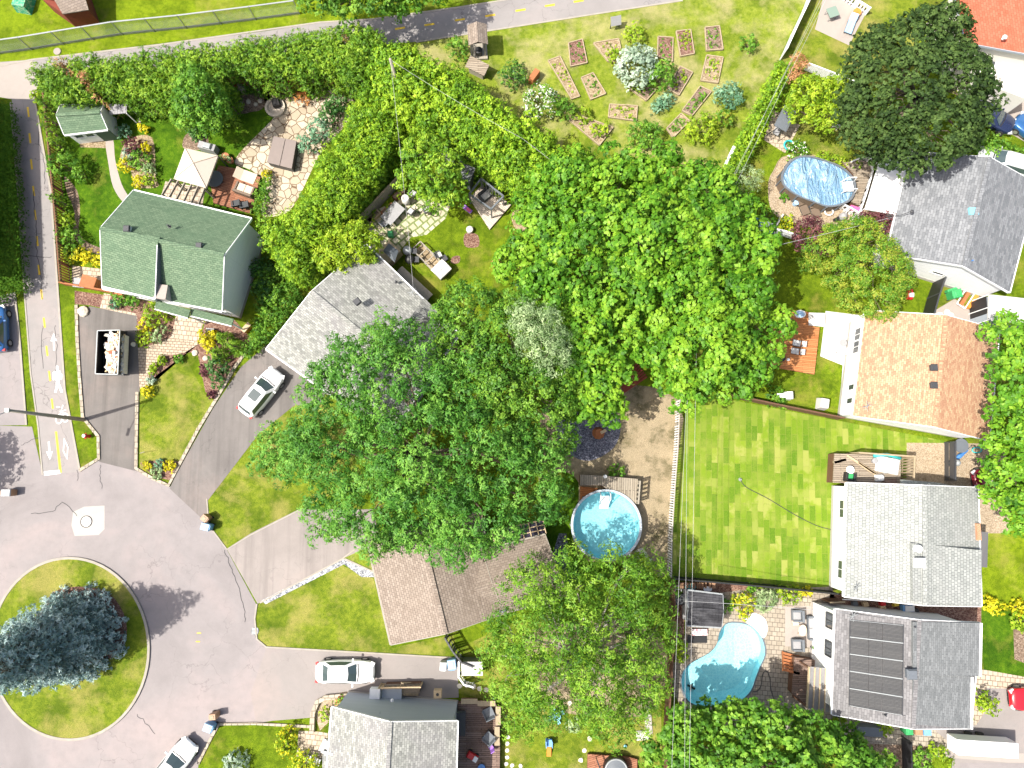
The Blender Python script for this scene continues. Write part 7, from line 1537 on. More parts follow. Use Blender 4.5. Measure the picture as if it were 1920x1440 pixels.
# ================================================================ centre-left back yard
for i, (x, y) in enumerate([(748, 362), (727, 392), (700, 405), (688, 418)]):
    lab = ['wooden planter of grasses nearest the top end of the grey fence', 'dark wooden planter with bright greens, second from the top of the grey fence', 'pale empty-looking wooden planter, third along the grey fence', 'wooden planter at the lower end of the grey fence'][i]
    c = G(x, y, 0.5); pr = thing('planter', lab, 'planter', (c.x, c.y, 0), radians(44), 'planters along the grey fence'); MB().box((0, 0, 0.25), (1.3, 0.5, 0.5)).build('box', M[['wood_dark', 'wood_rust', 'wood_pale', 'wood_rail'][i]], pr); MB().box((0, 0, 0.505), (1.15, 0.38, 0.03)).build('soil', M['soil'], pr)
    SEED[0] += 1; rng = np.random.default_rng(SEED[0]); L_ = [(c.x+cos(radians(44))*q, c.y+sin(radians(44))*q, 0.6, 0.17, rng.uniform(0, 1)) for q in np.linspace(-.45, .45, 6)]; V, t_ = leafcloud(L_, rng, 0.08, 0.5, 70 if i != 2 else 25, 0.1, 5); leafmesh('foliage', V, t_, M['lf_lime'], pr)
bb = thing('water_barrel', 'pale cylindrical water barrel beside the planters', 'barrel', G(763, 380, 0)); MB().lathe((0, 0, 0), [(0.3, 0), (0.36, 0.5), (0.33, 1.1), (0.22, 1.12), (0.2, 1.05)], 20).build('barrel', M['concrete_w'], bb, smooth=True)
tm = thing('folding_table', 'grey tarpaulin-covered table on the mossy slab patio', 'table', G(739, 405, 0), radians(50)); MB().box((0, 0, 0.74), (1.9, 1.2, 0.04)).build('tarpaulin', M['grey'], tm); 
for sx in (-.8, .8):
    for sy in (-.5, .5): MB().beam((sx, sy, 0), (sx, sy, 0.72), 0.05).build('leg', M['galv'], tm)
chair('grey chair with a seat cushion left of the tarpaulin-covered table', 720, 419, 0.8, 'gunmetal', 'grey'); chair('white garden chair right of the water barrel', 770, 397, 2.5, 'dark', 'cushion_g'); chair('white garden chair next to the bicycle wheels', 800, 394, 2.0, 'dark', 'cushion_g'); chair('pale chair behind the water barrel', 773, 362, 1.0, 'grey', 'cushion_g')
for i, (x, y) in enumerate([(802, 370), (786, 390), (815, 398)]):
    c = G(x, y, 0.35); m = MB(); n8 = 20
    pts = [(0.33*cos(2*pi*k/n8), 0.33*sin(2*pi*k/n8)*0.9, 0.33+0.2*sin(2*pi*k/n8)) for k in range(n8+1)]; m.tube(pts, 0.03, 5, cap=False); o = m.build('bicycle_wheel', M['tyre']); o.location = (c.x, c.y, 0); setp(o, ['black bicycle wheel lying nearest the young tree', 'black bicycle wheel lying left of the white chair', 'black hoop lying right of the white chair'][i], 'wheel')
o = MB().box((0, 0, 0.25), (0.5, 0.6, 0.45), 0.1, taper=0.9).build('garden_box', M['bin_green'], bevel=0.04); o.location = G(733, 441, 0); setp(o, 'bright green plastic crate on the patio', 'crate')
pb = thing('parasol', 'closed-in slate blue square parasol over the back door patio', 'parasol', G(733, 470, 0)); Q_ = [G(x, y, 2.3) for x, y in ((729, 456), (747, 470), (740, 492), (718, 471))]; ap = G(732, 472, 2.7); m = MB()
for i in range(4): m.slab([Q_[i], Q_[(i+1) % 4], ap], 0.02)
m.build('canopy', M['gunmetal'], pb, world=True); MB().tube([(ap.x, ap.y, 0), ap], 0.03, 8).build('pole', M['galv'], pb, world=True)
for i, (x, y, mt, lab) in enumerate([(764, 470, 'galv', 'silver kettle barbecue beside the slate parasol'), (768, 486, 'black', 'black kettle barbecue beside the slate parasol')]):
    c = G(x, y, 0.8); k = thing('barbecue', lab, 'barbecue', (c.x, c.y, 0)); MB().sphere((0, 0, 0.85), 0.42, 16, 8, 0.75).build('bowl', M[mt], k, smooth=True); 
    for a in (0, 2.1, 4.2): MB().tube([(0.2*cos(a), 0.2*sin(a), 0.6), (0.45*cos(a), 0.45*sin(a), 0)], 0.02, 5).build('leg', M['dark'], k)
    MB().box((0.6, 0, 0.75), (0.4, 0.5, 0.04)).build('side_shelf', M['dark'], k)
cp_ = thing('chicken_coop', 'long silvered timber chicken run with a roofed box at one end', 'coop', G(808, 490, 0), radians(-45))
for sy in (-.5, .5):
    for zz in (0.08, 0.72): MB().beam((-1.7, sy, zz), (0.9, sy, zz), 0.08).build('rail', M['wood_silver'], cp_)
for x in (-1.7, -0.85, 0.0, 0.85):
    MB().beam((x, -.5, 0.72), (x, .5, 0.72), 0.08).build('crossbar', M['wood_silver'], cp_)
    for sy in (-.5, .5): MB().beam((x, sy, 0), (x, sy, 0.7), 0.07).build('post', M['wood_silver'], cp_)
MB().box((-0.4, 0, 0.02), (2.5, 0.95, 0.03)).build('litter', M['soil_pale'], cp_); MB().box((1.4, 0, 0.5), (0.95, 1.15, 0.95)).build('house_box', M['wood_silver'], cp_)
m = MB(); m.box((1.15, 0, 1.08), (0.7, 1.35, 0.05), ry=-0.35); m.box((1.72, 0, 1.06), (0.6, 1.35, 0.05), ry=0.4); m.build('roof', M['concrete_w'], cp_)
chair('dark wire chair with a white cushion beside the chicken run', 822, 478, 0.5, 'dark', 'cushion_g'); table('low grey side table by the chicken run', 833, 484, 0.6, 0.5, 0.5, 0.4, 'dark')
o = MB().lathe((0, 0, 0), [(0.42, 0), (0.45, 0.35), (0.38, 0.35), (0.36, 0.1)], 20).build('plant_pot', M['terracotta'], smooth=False); o.location = G(931, 496, 0); setp(o, 'round terracotta bowl on the lawn near the maple', 'bowl')
o = MB().lathe((0, 0, 0), [(0.28, 0), (0.3, 0.45), (0.2, 0.5)], 16).build('stump_stool', M['concrete_w']); o.location = G(881, 433, 0); setp(o, 'small white drum on the lawn', 'drum')
S('fire_pit_ash', [(872, 438), (895, 440), (897, 462), (872, 462)], M['mulch'], 0.012, sm=True); S('bare_patch', [(848, 482), (862, 480), (860, 493), (846, 493)], M['mulch'], 0.012, sm=True); S('bare_patch', [(985, 385), (1010, 400), (1005, 440), (968, 430), (960, 400)], M['soil_pale'], 0.012, sm=True)
kyk = thing('toy_sled', 'purple and pink toy sled lying at the edge of the timber platform', 'sled', G(877, 394, 0), radians(-40)); MB().box((0, 0, 0.2), (0.85, 0.35, 0.12), taper=1.1).build('shell', M['purple'], kyk, bevel=0.04); MB().box((0.1, 0, 0.27), (0.4, 0.25, 0.06)).build('seat', M['pink'], kyk)
# shed roofs glimpsed under the hedge
for q, lab, mt in ((((838, 275), (856, 290), (848, 310), (825, 285)), 'grey sheet roof of a lean-to glimpsed under the diagonal hedge', 'concrete_w'), (((862, 300), (892, 315), (880, 342), (858, 328)), 'dark slate-coloured playhouse roof between the hedge and the young tree', 'sh_slate')):
    P = [G(x, y, 2.0) for x, y in q]; g = sum(P, Vector())/4; r_ = thing('playhouse', lab, 'playhouse', (g.x, g.y, 0)); m = MB(); m.slab(P, 0.08); m.build('roof', M[mt], r_, world=True, uv=True); MB().prism([(p.x, p.y) for p in [v.lerp(g, 0.08) for v in P]], 0, 1.9).build('wall', M['gunmetal'], r_, world=True)
# ================================================================ upper-left yard
lounger('beige chaise longue on the sunken red-brown deck', 461, 330, radians(-20), 'cushion', 'wood_silver', 1.9, 1.0); sofa('beige corner sofa section on the sunken red-brown deck', 458, 355, radians(70), 1.0, 1.7, 'wicker_b', 'cushion', 0.3)
chair('black wicker armchair on the sunken deck, left of the pair', 442, 381, radians(100), 'wicker', z=0.3, w_=0.65, group='black wicker armchairs'); chair('black wicker armchair on the sunken deck, right of the pair', 458, 384, radians(100), 'wicker', z=0.3, w_=0.65, group='black wicker armchairs')
bq = thing('barbecue', 'stainless barbecue beside the cream gazebo', 'barbecue', G(395, 282, 0), radians(-15)); MB().box((0, 0, 0.45), (1.5, 0.6, 0.9)).build('cabinet', M['grey'], bq); MB().box((0.1, 0, 1.0), (0.8, 0.55, 0.25), taper=0.8).build('hood', M['galv'], bq, bevel=0.04)
for (x, y, r, h, lab) in [(422, 293, 0.35, 0.5, 'round terracotta pot with grasses beside the gazebo barbecue'), (431, 300, 0.3, 0.4, 'smaller pot at the edge of the stone patio')]: pot(lab, x, y, r, h, 'terracotta', 'lf_grayg')
o = MB().lathe((0, 0, 0), [(1.3*0.45, 0), (0.6, 0.28), (0.45, 0.28), (0.42, 0.1)], 20).build('fire_bowl', M['stone']); fp = o; fp.location = G(517, 203, 0); fp.scale = (1.5, 1.5, 1); setp(fp, 'round stone fire pit surround on the upper stone patio', 'fire pit')
o = MB().box((0, 0, 0.35), (0.6, 0.7, 0.5), 0.3).build('fire_stove', M['black'], bevel=0.02); o.location = G(520, 197, 0.1); setp(o, 'small black metal stove inside the stone fire ring', 'stove')
sc_ = thing('storage_bench', 'grey-brown lidded garden bench box against the orange fence', 'bench', G(617, 172, 0), radians(-20)); MB().box((0, 0, 0.3), (1.5, 0.5, 0.6)).build('box', M['wood_silver'], sc_); MB().box((0, 0, 0.63), (1.6, 0.6, 0.06)).build('lid', M['taupe'], sc_)
st_ = thing('statue', 'stone figure on a plinth in front of the orange fence', 'statue', G(586, 152, 0)); MB().box((0, 0, 0.3), (0.5, 0.5, 0.6)).build('plinth', M['stone'], st_); MB().lathe((0, 0, 0.6), [(0.2, 0), (0.16, 0.3), (0.22, 0.6), (0.1, 0.75), (0.13, 0.85), (0.1, 1.0), (0.01, 1.05)], 12).build('figure', M['stone'], st_, smooth=True)
bf = thing('bird_house', 'small stone lantern in the shaded bed right of the round tree', 'lantern', G(458, 172, 0)); MB().box((0, 0, 0.4), (0.35, 0.35, 0.8)).build('column', M['stone'], bf); MB().box((0, 0, 0.9), (0.7, 0.7, 0.15), 0.2, taper=0.5).build('roof', M['concrete'], bf)
for (x, y, r) in [(450, 196, 0.28), (466, 191, 0.24), (480, 196, 0.2), (488, 190, 0.22)]: boulder('pale rounded rock in the shaded bed right of the round tree', x, y, r, 0.2, 'stone', 'pale rocks in the shaded bed')
boulder('large flat tan boulder at the top left corner of the dumpster driveway', 158, 584, 0.5, 0.35); boulder('round white boulder at the corner of the brick path', 251, 646, 0.22, 0.25, 'stone_w'); boulder('flat pale boulder nearest the purple ground cover', 386, 672, 0.25, 0.2); boulder('flat pale boulder at the top of the front lawn bed', 366, 662, 0.28, 0.2); boulder('lilac-grey boulder at the top left of the front lawn', 301, 677, 0.22, 0.25, 'stone_w')
mbx = thing('mailbox_bench', 'small orange timber box beside the blank gable corner', 'box', G(467, 617, 0), radians(50)); MB().box((0, 0, 0.35), (0.8, 0.32, 0.7)).build('box', M['orange'], mbx); MB().box((0, 0, 0.72), (0.88, 0.4, 0.05)).build('lid', M['wood_pale'], mbx)
bn = thing('garden_bench', 'grey slatted bench in the golden shrub strip', 'bench', G(397, 622, 0), radians(-5))
for i in range(4): MB().box((0, -0.18+0.12*i, 0.42), (0.7, 0.09, 0.03)).build('slat', M['grey'], bn)
for sx in (-.3, .3): MB().box((sx, 0, 0.2), (0.05, 0.4, 0.4)).build('leg', M['dark'], bn)
pot('dark pair of pots on the paved landing by the porch', 374, 597, 0.2, 0.3, 'black', 'lf_purple')
table('grey patio table on the small side terrace', 148, 530, -0.1, 1.0, 0.8, 0.7, 'grey'); o = thing('storage_box', 'sloping brown wooden lid box on the small side terrace', 'box', G(178, 534, 0), radians(-15)); MB().box((0, 0, 0.5), (1.1, 0.9, 1.0), taper=0.97).build('box', M['wood_rust'], o); MB().box((0, 0, 1.03), (1.2, 1.0, 0.05), ry=0.12).build('lid', M['wood_rust'], o)
chair('blue-grey folding chair between the table and the sloping box', 163, 531, 1.6, 'gunmetal', 'bin_blue')
# ================================================================ community garden
well = thing('wishing_well', 'roofed wooden kiosk like a wishing well at the edge of the top path', 'kiosk', G(898, 98, 0), radians(4))
MB().box((0, 0.05, 0.12), (1.5, 1.7, 0.24)).build('base', M['wood_silver'], well)
for sx in (-.55, .55):
    for sy in (-.5, .65): MB().beam((sx, sy, 0.2), (sx, sy, 2.2), 0.09).build('post', M['wood_silver'], well)
for s_ in (-1, 1): m = MB(); m.slab([(0, -0.75, 2.75), (0, 1.15, 2.75), (s_*0.85, 1.15, 2.3), (s_*0.85, -0.75, 2.3)], 0.06); m.build('roof', M['sh_beige'], well, uv=True)
MB().tube([(-.5, 0, 1.5), (.5, 0, 1.5)], 0.09, 8).build('windlass', M['wood_dark'], well)
MB().lathe((0, -0.3, 0.24), [(0.3, 0), (0.33, 0.6), (0.25, 0.65)], 14).build('barrel', M['black'], well)
rb = thing('roofed_bench', 'small slanted wooden box with a board roof below the wishing well', 'bench', G(896, 137, 0), radians(-28)); MB().box((0, 0, 0.45), (1.4, 0.7, 0.9)).build('box', M['wood_silver'], rb); m = MB(); m.slab([(-.95, -.5, 1.05), (.95, -.5, 1.05), (.95, .5, 1.3), (-.95, .5, 1.3)], 0.06); m.build('roof', M['wood_grey'], rb)
sg = thing('information_board', 'grey sign panel on two posts at the top of the community garden', 'sign', G(1152, 52, 0), radians(12)); MB().box((0, 0, 1.0), (0.95, 0.06, 0.8), rx=-0.7).build('panel', M['grey'], sg)
for s_ in (-.4, .4): MB().beam((s_, 0, 0), (s_, 0, 1.0), 0.07).build('post', M['dark'], sg)
beds = [([(1066, 80), (1092, 73), (1101, 117), (1070, 124)], 2, 'mulch', 'raised bed with two small plants at the left of the top row'), ([(1028, 113), (1050, 105), (1087, 180), (1072, 185)], 3, 'soil_pale', 'long narrow raised bed at the far left of the garden'),
 ([(1090, 145), (1112, 136), (1136, 175), (1108, 186)], 3, 'soil_pale', 'weedy raised bed second from the left in the middle'), ([(1113, 80), (1160, 72), (1170, 118), (1140, 114)], 3, 'soil_pale', 'sandy heap bed left of the golden bush'),
 ([(1234, 68), (1262, 70), (1261, 115), (1233, 105)], 1, 'mulch', 'raised bed touching the silvery bush in the top row'), ([(1268, 58), (1295, 55), (1302, 100), (1276, 105)], 8, 'mulch', 'raised bed with bright lettuces at its upper end'),
 ([(1322, 51), (1349, 48), (1356, 92), (1325, 94)], 5, 'soil', 'rightmost raised bed of the top row'), ([(1325, 103), (1356, 107), (1346, 155), (1314, 150)], 9, 'soil_pale', 'straw-covered raised bed below the rightmost of the top row'),
 ([(1313, 161), (1334, 171), (1298, 216), (1279, 207)], 16, 'soil', 'raised bed with a thick green row down its side'), ([(1275, 124), (1299, 135), (1273, 178), (1251, 165)], 8, 'soil', 'tilted raised bed with two leafy greens right of the deep green bush'),
 ([(1180, 165), (1208, 163), (1230, 168), (1212, 188)], 3, 'soil', 'raised bed under the lower edge of the silvery bush'), ([(1143, 195), (1195, 198), (1193, 226), (1141, 219)], 5, 'soil_pale', 'wide pale raised bed in the bottom row'),
 ([(1250, 240), (1277, 212), (1293, 226), (1262, 258)], 8, 'soil_pale', 'weedy raised bed beside the round lime bush'), ([(1068, 225), (1090, 218), (1150, 238), (1124, 272)], 3, 'soil_pale', 'corner raised bed with squash at the bottom left of the garden')]
for bi, (q, npl, ml, lab) in enumerate(beds):
    P = [G(x, y, 0.2) for x, y in q]; g = sum(P, Vector())/4; r_ = thing('raised_bed', lab, 'raised bed', (g.x, g.y, 0), 0, 'raised beds of the community garden')
    for i in range(4): MB().beam(P[i]-Vector((0, 0, .08)), P[(i+1) % 4]-Vector((0, 0, .08)), 0.08, 0.22).build('board', M['wood_rail'], r_, world=True)
    MB().prism([(p.x, p.y) for p in [v.lerp(g, 0.02) for v in P]], 0.0, 0.14).build('soil', M[ml], r_, world=True)
    SEED[0] += 1; rng = np.random.default_rng(SEED[0]); Ls = []
    for _ in range(npl):
        u, v = rng.uniform(0.18, 0.82, 2); 
        if bi == 5: v *= 0.55
        if bi == 8: u = 0.72
        p = P[0].lerp(P[1], u).lerp(P[3].lerp(P[2], u), v); Ls.append((p.x, p.y, 0.25, rng.uniform(0.13, 0.26), rng.uniform(0, 1)))
    for _ in range(14): u, v = rng.uniform(0.06, 0.94, 2); p = P[0].lerp(P[1], u).lerp(P[3].lerp(P[2], u), v); Ls.append((p.x, p.y, 0.16, 0.06, rng.uniform(0, 1)))
    V, t_ = leafcloud(Ls, rng, 0.08, 0.5, 70, 0.1, 5); leafmesh('plants', V, t_, M['lf_lime' if bi % 2 else 'lf_green'], r_)
o = MB().box((0, 0, 0.5), (0.5, 1.1, 0.9), -0.6).build('compost_box', M['wood_rust']); o.location = G(1001, 150, 0); setp(o, 'small rust-coloured wooden box beside the loose dark shrub', 'box')
o = MB().beam((-.6, -.9, 0.25), (.3, .9, 0.3), 0.25, 0.12).build('kayak_paddle', M['white']); o.location = G(1369, 296, 1.0); setp(o, 'white board leaning against the garden hedge', 'board')
# ================================================================ upper right yards
table('square glass garden table on the small upper patio', 1562, 22, radians(20), 0.95, 0.95, 0.72, 'galv', 'glass_green')
lounger('pale blue sun lounger with its dark folded back, on the upper patio', 1596, 45, radians(68)+pi, 'bin_lblue', 'dark', 1.9, 0.65)
o = MB().lathe((0, 0, 0), [(0.35, 0), (0.36, 0.4), (0.12, 0.4), (0.1, 0.45)], 16).build('umbrella_base', M['orange']); o.location = G(1604, 27, 0); setp(o, 'round orange parasol base beside the blue lounger', 'parasol base')
sw = thing('garden_swing', 'grey canopy garden swing on the paved corner by the power lines', 'garden swing', G(1457, 242, 0), radians(62)); MB().box((0, 0, 1.9), (2.1, 1.2, 0.06), ry=0.0, rx=0.1).build('canopy', M['gunmetal'], sw)
for sx in (-1, 1):
    for sy in (-.6, .6): MB().beam((sx, sy, 0), (sx, sy*0.3, 1.85), 0.05).build('leg', M['dark'], sw)
MB().box((0, 0, 0.5), (1.7, 0.55, 0.08)).build('seat', M['grey'], sw)
o = MB().tube([(0.42*cos(2*pi*k/20), 0.42*sin(2*pi*k/20), 0.3) for k in range(21)], 0.09, 6, cap=False).build('paddling_ring', M['teal'], smooth=True); o.location = G(1477, 275, 0); setp(o, 'turquoise ring on the corner of the paved area', 'ring')
chair('white garden chair on the lawn left of the big dark maple', 1569, 233, 1.2, 'white', w_=0.5)
for i, (x, y, lab) in enumerate([(1507, 388, 'dark wicker recliner on the gravel, left one below the oval pool'), (1528, 393, 'dark wicker recliner on the gravel, right one below the oval pool')]): lounger(lab, x, y, radians(-70), 'wicker_b', 'dark', 1.3, 0.7, group='wicker recliners below the oval pool')
o = MB().lathe((0, 0, 0), [(0.22, 0), (0.24, 0.45), (0.1, 0.46)], 14).build('stool', M['bin_lblue']); o.location = G(1490, 383, 0); setp(o, 'small pale blue stool on the gravel left of the recliners', 'stool')
o = MB().tube([(0.36*cos(2*pi*k/20), 0.3*sin(2*pi*k/20), 0.25) for k in range(21)], 0.06, 6, cap=False).build('hoop', M['white'], smooth=True); o.location = G(1552, 399, 0); setp(o, 'white coiled hose right of the recliners', 'hose')
pf = thing('pool_pump', 'grey pool pump and filter on the gravel below the oval pool', 'pump', G(1576, 409, 0), 0.3); MB().lathe((0, 0, 0), [(0.3, 0), (0.34, 0.4), (0.28, 0.75), (0.05, 0.85)], 16).build('filter', M['grey'], pf, smooth=True); MB().tube([(-.2, 0, .3), (-.8, -.1, .3)], 0.16, 10).build('motor', M['black'], pf); MB().tube([(0, 0, .8), (.4, .3, .7), (.5, .5, .1)], 0.04, 6).build('pipe', M['white'], pf)
o = MB().box((0, 0, 0.06), (1.0, 0.45, 0.12), -0.3).build('air_mattress', M['pink'], bevel=0.05); o.location = G(1604, 392, 0.9); setp(o, 'bright pink inflatable on the grey pool platform', 'inflatable')
tp = thing('boat', 'blue and white tarpaulin-covered boat beside the thin white fence', 'boat', G(1425, 425, 0), radians(-20)); MB().box((0, 0, 0.5), (2.6, 0.9, 0.7), taper=0.7).build('tarpaulin', M['blue'], tp, bevel=0.1); MB().box((0.5, 0, 0.88), (1.0, 0.5, 0.08)).build('cover_patch', M['white'], tp)
# stained deck furniture
for i, (x, y, lab) in enumerate([(1500, 644, 'pale grey sling lounger on the stained deck, upper one'), (1497, 659, 'pale grey sling lounger on the stained deck, lower one')]): lounger(lab, x, y, radians(170), 'cushion_g', 'dark', 1.0, 0.5, z=0.35, group='pair of sling loungers on the stained deck')
tb_ = thing('toy_pool', 'white tub with blue water on the stained deck', 'tub', G(1498, 590, 0.35)); MB().lathe((0, 0, 0), [(0.42, 0), (0.48, 0.3), (0.4, 0.3), (0.38, 0.2)], 24, 1, 0.72, cap=False).build('tub', M['white'], tb_); MB().lathe((0, 0, 0.2), [(0.4, 0), (0.4, 0.01)], 24, 1, 0.72).build('water', M['bin_lblue'], tb_)
table('lilac-grey side table at the shaded edge of the stained deck', 1477, 606, radians(85), 0.9, 0.55, 0.4, 'grey', 'grey', z=0.35)
o = MB().lathe((0, 0, 0), [(0.3, 0), (0.32, 0.4), (0.2, 0.42)], 16).build('fire_bucket', M['black']); o.location = G(1463, 672, 0.35); setp(o, 'black round bin at the lower corner of the stained deck', 'bin')
o = MB().lathe((0, 0, 0), [(0.1, 0), (0.12, 0.3), (0.05, 0.3)], 12).build('watering_can', M['white']); o.location = G(1476, 675, 0.35); setp(o, 'tiny white pot on the stained deck', 'pot')
S('terrace', [(1516, 586), (1548, 587), (1546, 613), (1516, 610)], M['concrete_w'], 0.36)
ac = thing('fan_table', 'round grey wire table on the white terrace', 'table', G(1575, 645, 0)); MB().lathe((0, 0, 0.6), [(0.32, 0), (0.32, 0.03)], 20).build('tabletop', M['grey'], ac); MB().tube([(0, 0, 0), (0, 0, 0.6)], 0.04, 6).build('stem', M['dark'], ac)
for i, (x, y, a) in enumerate([(1558, 658, 2.5), (1575, 662, 1.5), (1590, 658, 0.6)]): chair(['white wire chair lower left of the round wire table', 'white wire chair just below the round wire table', 'white wire chair lower right of the round wire table'][i], x, y, a, 'white', w_=0.4, arms=False, group='white wire chairs on the terrace')
bc = thing('barbecue', 'white covered barbecue on the grass above the dark fence', 'barbecue', G(1472, 743, 0), 0); MB().box((0.1, 0, 0.45), (0.6, 0.75, 0.9), taper=0.85).build('cover', M['white'], bc, bevel=0.06); MB().box((-0.55, 0, 0.6), (0.7, 0.35, 0.06)).build('side_shelf', M['white'], bc)
ub = thing('covered_chair', 'grey-white covered armchair standing against the dark fence', 'chair', G(1538, 758, 0), radians(-10)); MB().box((0, 0, 0.5), (0.85, 1.0, 1.0), taper=0.8).build('cover', M['concrete_w'], ub, bevel=0.08)
# between right houses
rm = thing('ride_on_mower', 'small red ride-on toy car on the grass beside the lilac', 'toy', G(1702, 553, 0), radians(85)); MB().box((0, 0, 0.35), (1.0, 0.5, 0.3), taper=0.85).build('body', M['red'], rm, bevel=0.05); MB().box((-0.15, 0, 0.58), (0.35, 0.35, 0.2)).build('seat', M['white'], rm)
for sx in (-.32, .32):
    for sy in (-.27, .27): MB().tube([(sx, sy-.05, .14), (sx, sy+.05, .14)], 0.14, 12).build('wheel', M['black'], rm)
bin_('green wheelie bin standing against the white gable wall', 1796, 550, 'bin_green', 0.2, 1.1, 0.75, 0.85)
o = MB().box((0, 0, 0.25), (0.9, 0.8, 0.5), 0.3).build('compost_bin', M['bin_green'], bevel=0.05); o.location = G(1782, 551, 0); setp(o, 'low dark green tub left of the green wheelie bin', 'tub')
fr_ = thing('cold_frame', 'white-framed box of timber leaning against the gable wall', 'frame', G(1806, 560, 0), radians(55))
for a, b in (((-.9, -.4), (.9, -.4)), ((-.9, .4), (.9, .4)), ((-.9, -.4), (-.9, .4)), ((.9, -.4), (.9, .4))): MB().beam((*a, .4), (*b, .4), 0.08).build('frame_bar', M['white'], fr_)
MB().box((0, 0, 0.2), (1.6, 0.3, 0.3)).build('timber', M['wood_rust'], fr_)
o = MB().box((0, 0, 0.2), (1.9, 0.35, 0.35), radians(52)).build('timber_stack', M['orange']); o.location = G(1822, 562, 0); setp(o, 'stack of orange-brown planks beside the white-framed box', 'planks')
steps_('pale square paving slab in the grass right of the black panel fence', [(1762, 590), (1775, 586), (1770, 598), (1783, 592)], 'slabs right of the black panel fence', 'stone_w', 0.3)
# side of pale-roofed house
tr_ = thing('trampoline', 'small black trampoline-like cover on the gravel under the salmon-roofed gable', 'cover', G(1795, 836, 0)); MB().lathe((0, 0, 0.5), [(0.6, 0), (0.6, 0.06)], 18).build('disc', M['gunmetal'], tr_); 
for a in (0.5, 2.6, 4.7): MB().beam((0.5*cos(a), 0.5*sin(a), 0), (0.5*cos(a), 0.5*sin(a), 0.5), 0.05).build('leg', M['dark'], tr_)
for (x0, y0, x1, y1) in ((1772, 826, 1772, 900), (1795, 870, 1795, 902)): pass
fence('grey metal frame fence along the gravel beside the sod lawn', [(1771, 830), (1771, 866), (1771, 900)], 1.5, 'hslat', 'dark', 'metal_fence', 'dark', gap=0.75, sp=1.6)
tk_ = thing('gas_tank', 'upright silver tank in the metal frame beside the sod lawn', 'tank', G(1779, 868, 0)); MB().lathe((0, 0, 0), [(0.25, 0), (0.27, 1.2), (0.15, 1.4), (0.02, 1.42)], 16).build('tank', M['galv'], tk_, smooth=True)
pm_ = thing('parasol', 'closed blue parasol lying across the gravel', 'parasol', G(1792, 858, 0)); MB().tube([(-.5, -.3, .3), (.1, .1, .35), (.9, .6, .3)], [0.05, 0.2, 0.04], 8).build('canopy', M['blue'], pm_); MB().tube([(.8, .55, .3), (1.3, 1.0, .3)], 0.03, 6).build('pole', M['galv'], pm_)
o = MB().box((0, 0, .3), (.5, .5, .5), taper=.8).build('bag', M['white'], bevel=.1); o.location = G(1789, 866, 0); setp(o, 'white bag beside the silver tank', 'bag')
o = MB().tube([(0.4*cos(2*pi*k/16), 0.22*sin(2*pi*k/16), 0.1) for k in range(17)], 0.05, 6, cap=False).build('hose_coil', M['teal'], smooth=True); o.location = G(1830, 844, 0); setp(o, 'coiled green hose on the gravel', 'hose')
# things on the cluttered deck
dk = G(1640, 875, 1.3)
for i in range(9):
    a = 0.62; c = G(1608+i*4.2, 868+i*2.6, 1.35); o = MB().box((0, 0, 0.06+0.02*(i % 3)), (2.1, 0.13, 0.06), -a).build('plank', M['wood_pale']); o.location = c; setp(o, 'long pale plank lying diagonally on the cluttered deck', 'plank', 'planks on the cluttered deck')
cv = thing('folded_shelter', 'white folded canvas with dark poles on the cluttered deck', 'canvas', G(1663, 872, 1.3)); MB().box((0, 0, 0.2), (2.0, 1.4, 0.35), -0.2, taper=0.8).build('canvas', M['white'], cv, bevel=0.1)
for a in (-.5, 0.1, .6): MB().beam((-.9, a-.3, .42), (.9, a+.1, .42), 0.03).build('pole', M['grey'], cv)
o = MB().tube([(-1.1, .1, .25), (0, .2, .3), (1.1, -.1, .25)], 0.14, 8).build('rolled_mat', M['teal'], smooth=True); o.location = G(1660, 857, 1.4); setp(o, 'rolled turquoise mat along the deck railing', 'mat')
o = MB().lathe((0, 0, 0), [(0.33, 0), (0.33, 0.04)], 20).build('round_lid', M['white']); o.location = G(1594, 881, 1.7); setp(o, 'white round lid at the top of the pale stairs', 'lid')
sofa('dark green slatted chair on the cluttered deck, beside the roof', 1595, 895, 1.4, 0.7, 0.8, 'black', 'bin_green', 1.3, 'garden_chair', 'chair')
o = MB().box((0, 0, .3), (.7, .6, .6), taper=.7).build('wrapped_bundle', M['white'], bevel=.12); o.location = G(1646, 896, 1.3); setp(o, 'white wrapped bundle by the roof edge on the cluttered deck', 'bundle')
o = MB().box((0, 0, .25), (.9, .5, .5)).build('crate', M['wood_brown']); o.location = G(1665, 903, 1.3); setp(o, 'brown crate in the lower corner of the cluttered deck', 'crate')
o = MB().lathe((0, 0, 0), [(0.22, 0), (0.25, .3), (.1, .32)], 14).build('bucket', M['grey']); o.location = G(1638, 864, 1.3); setp(o, 'grey bucket at the end of the planks', 'bucket')
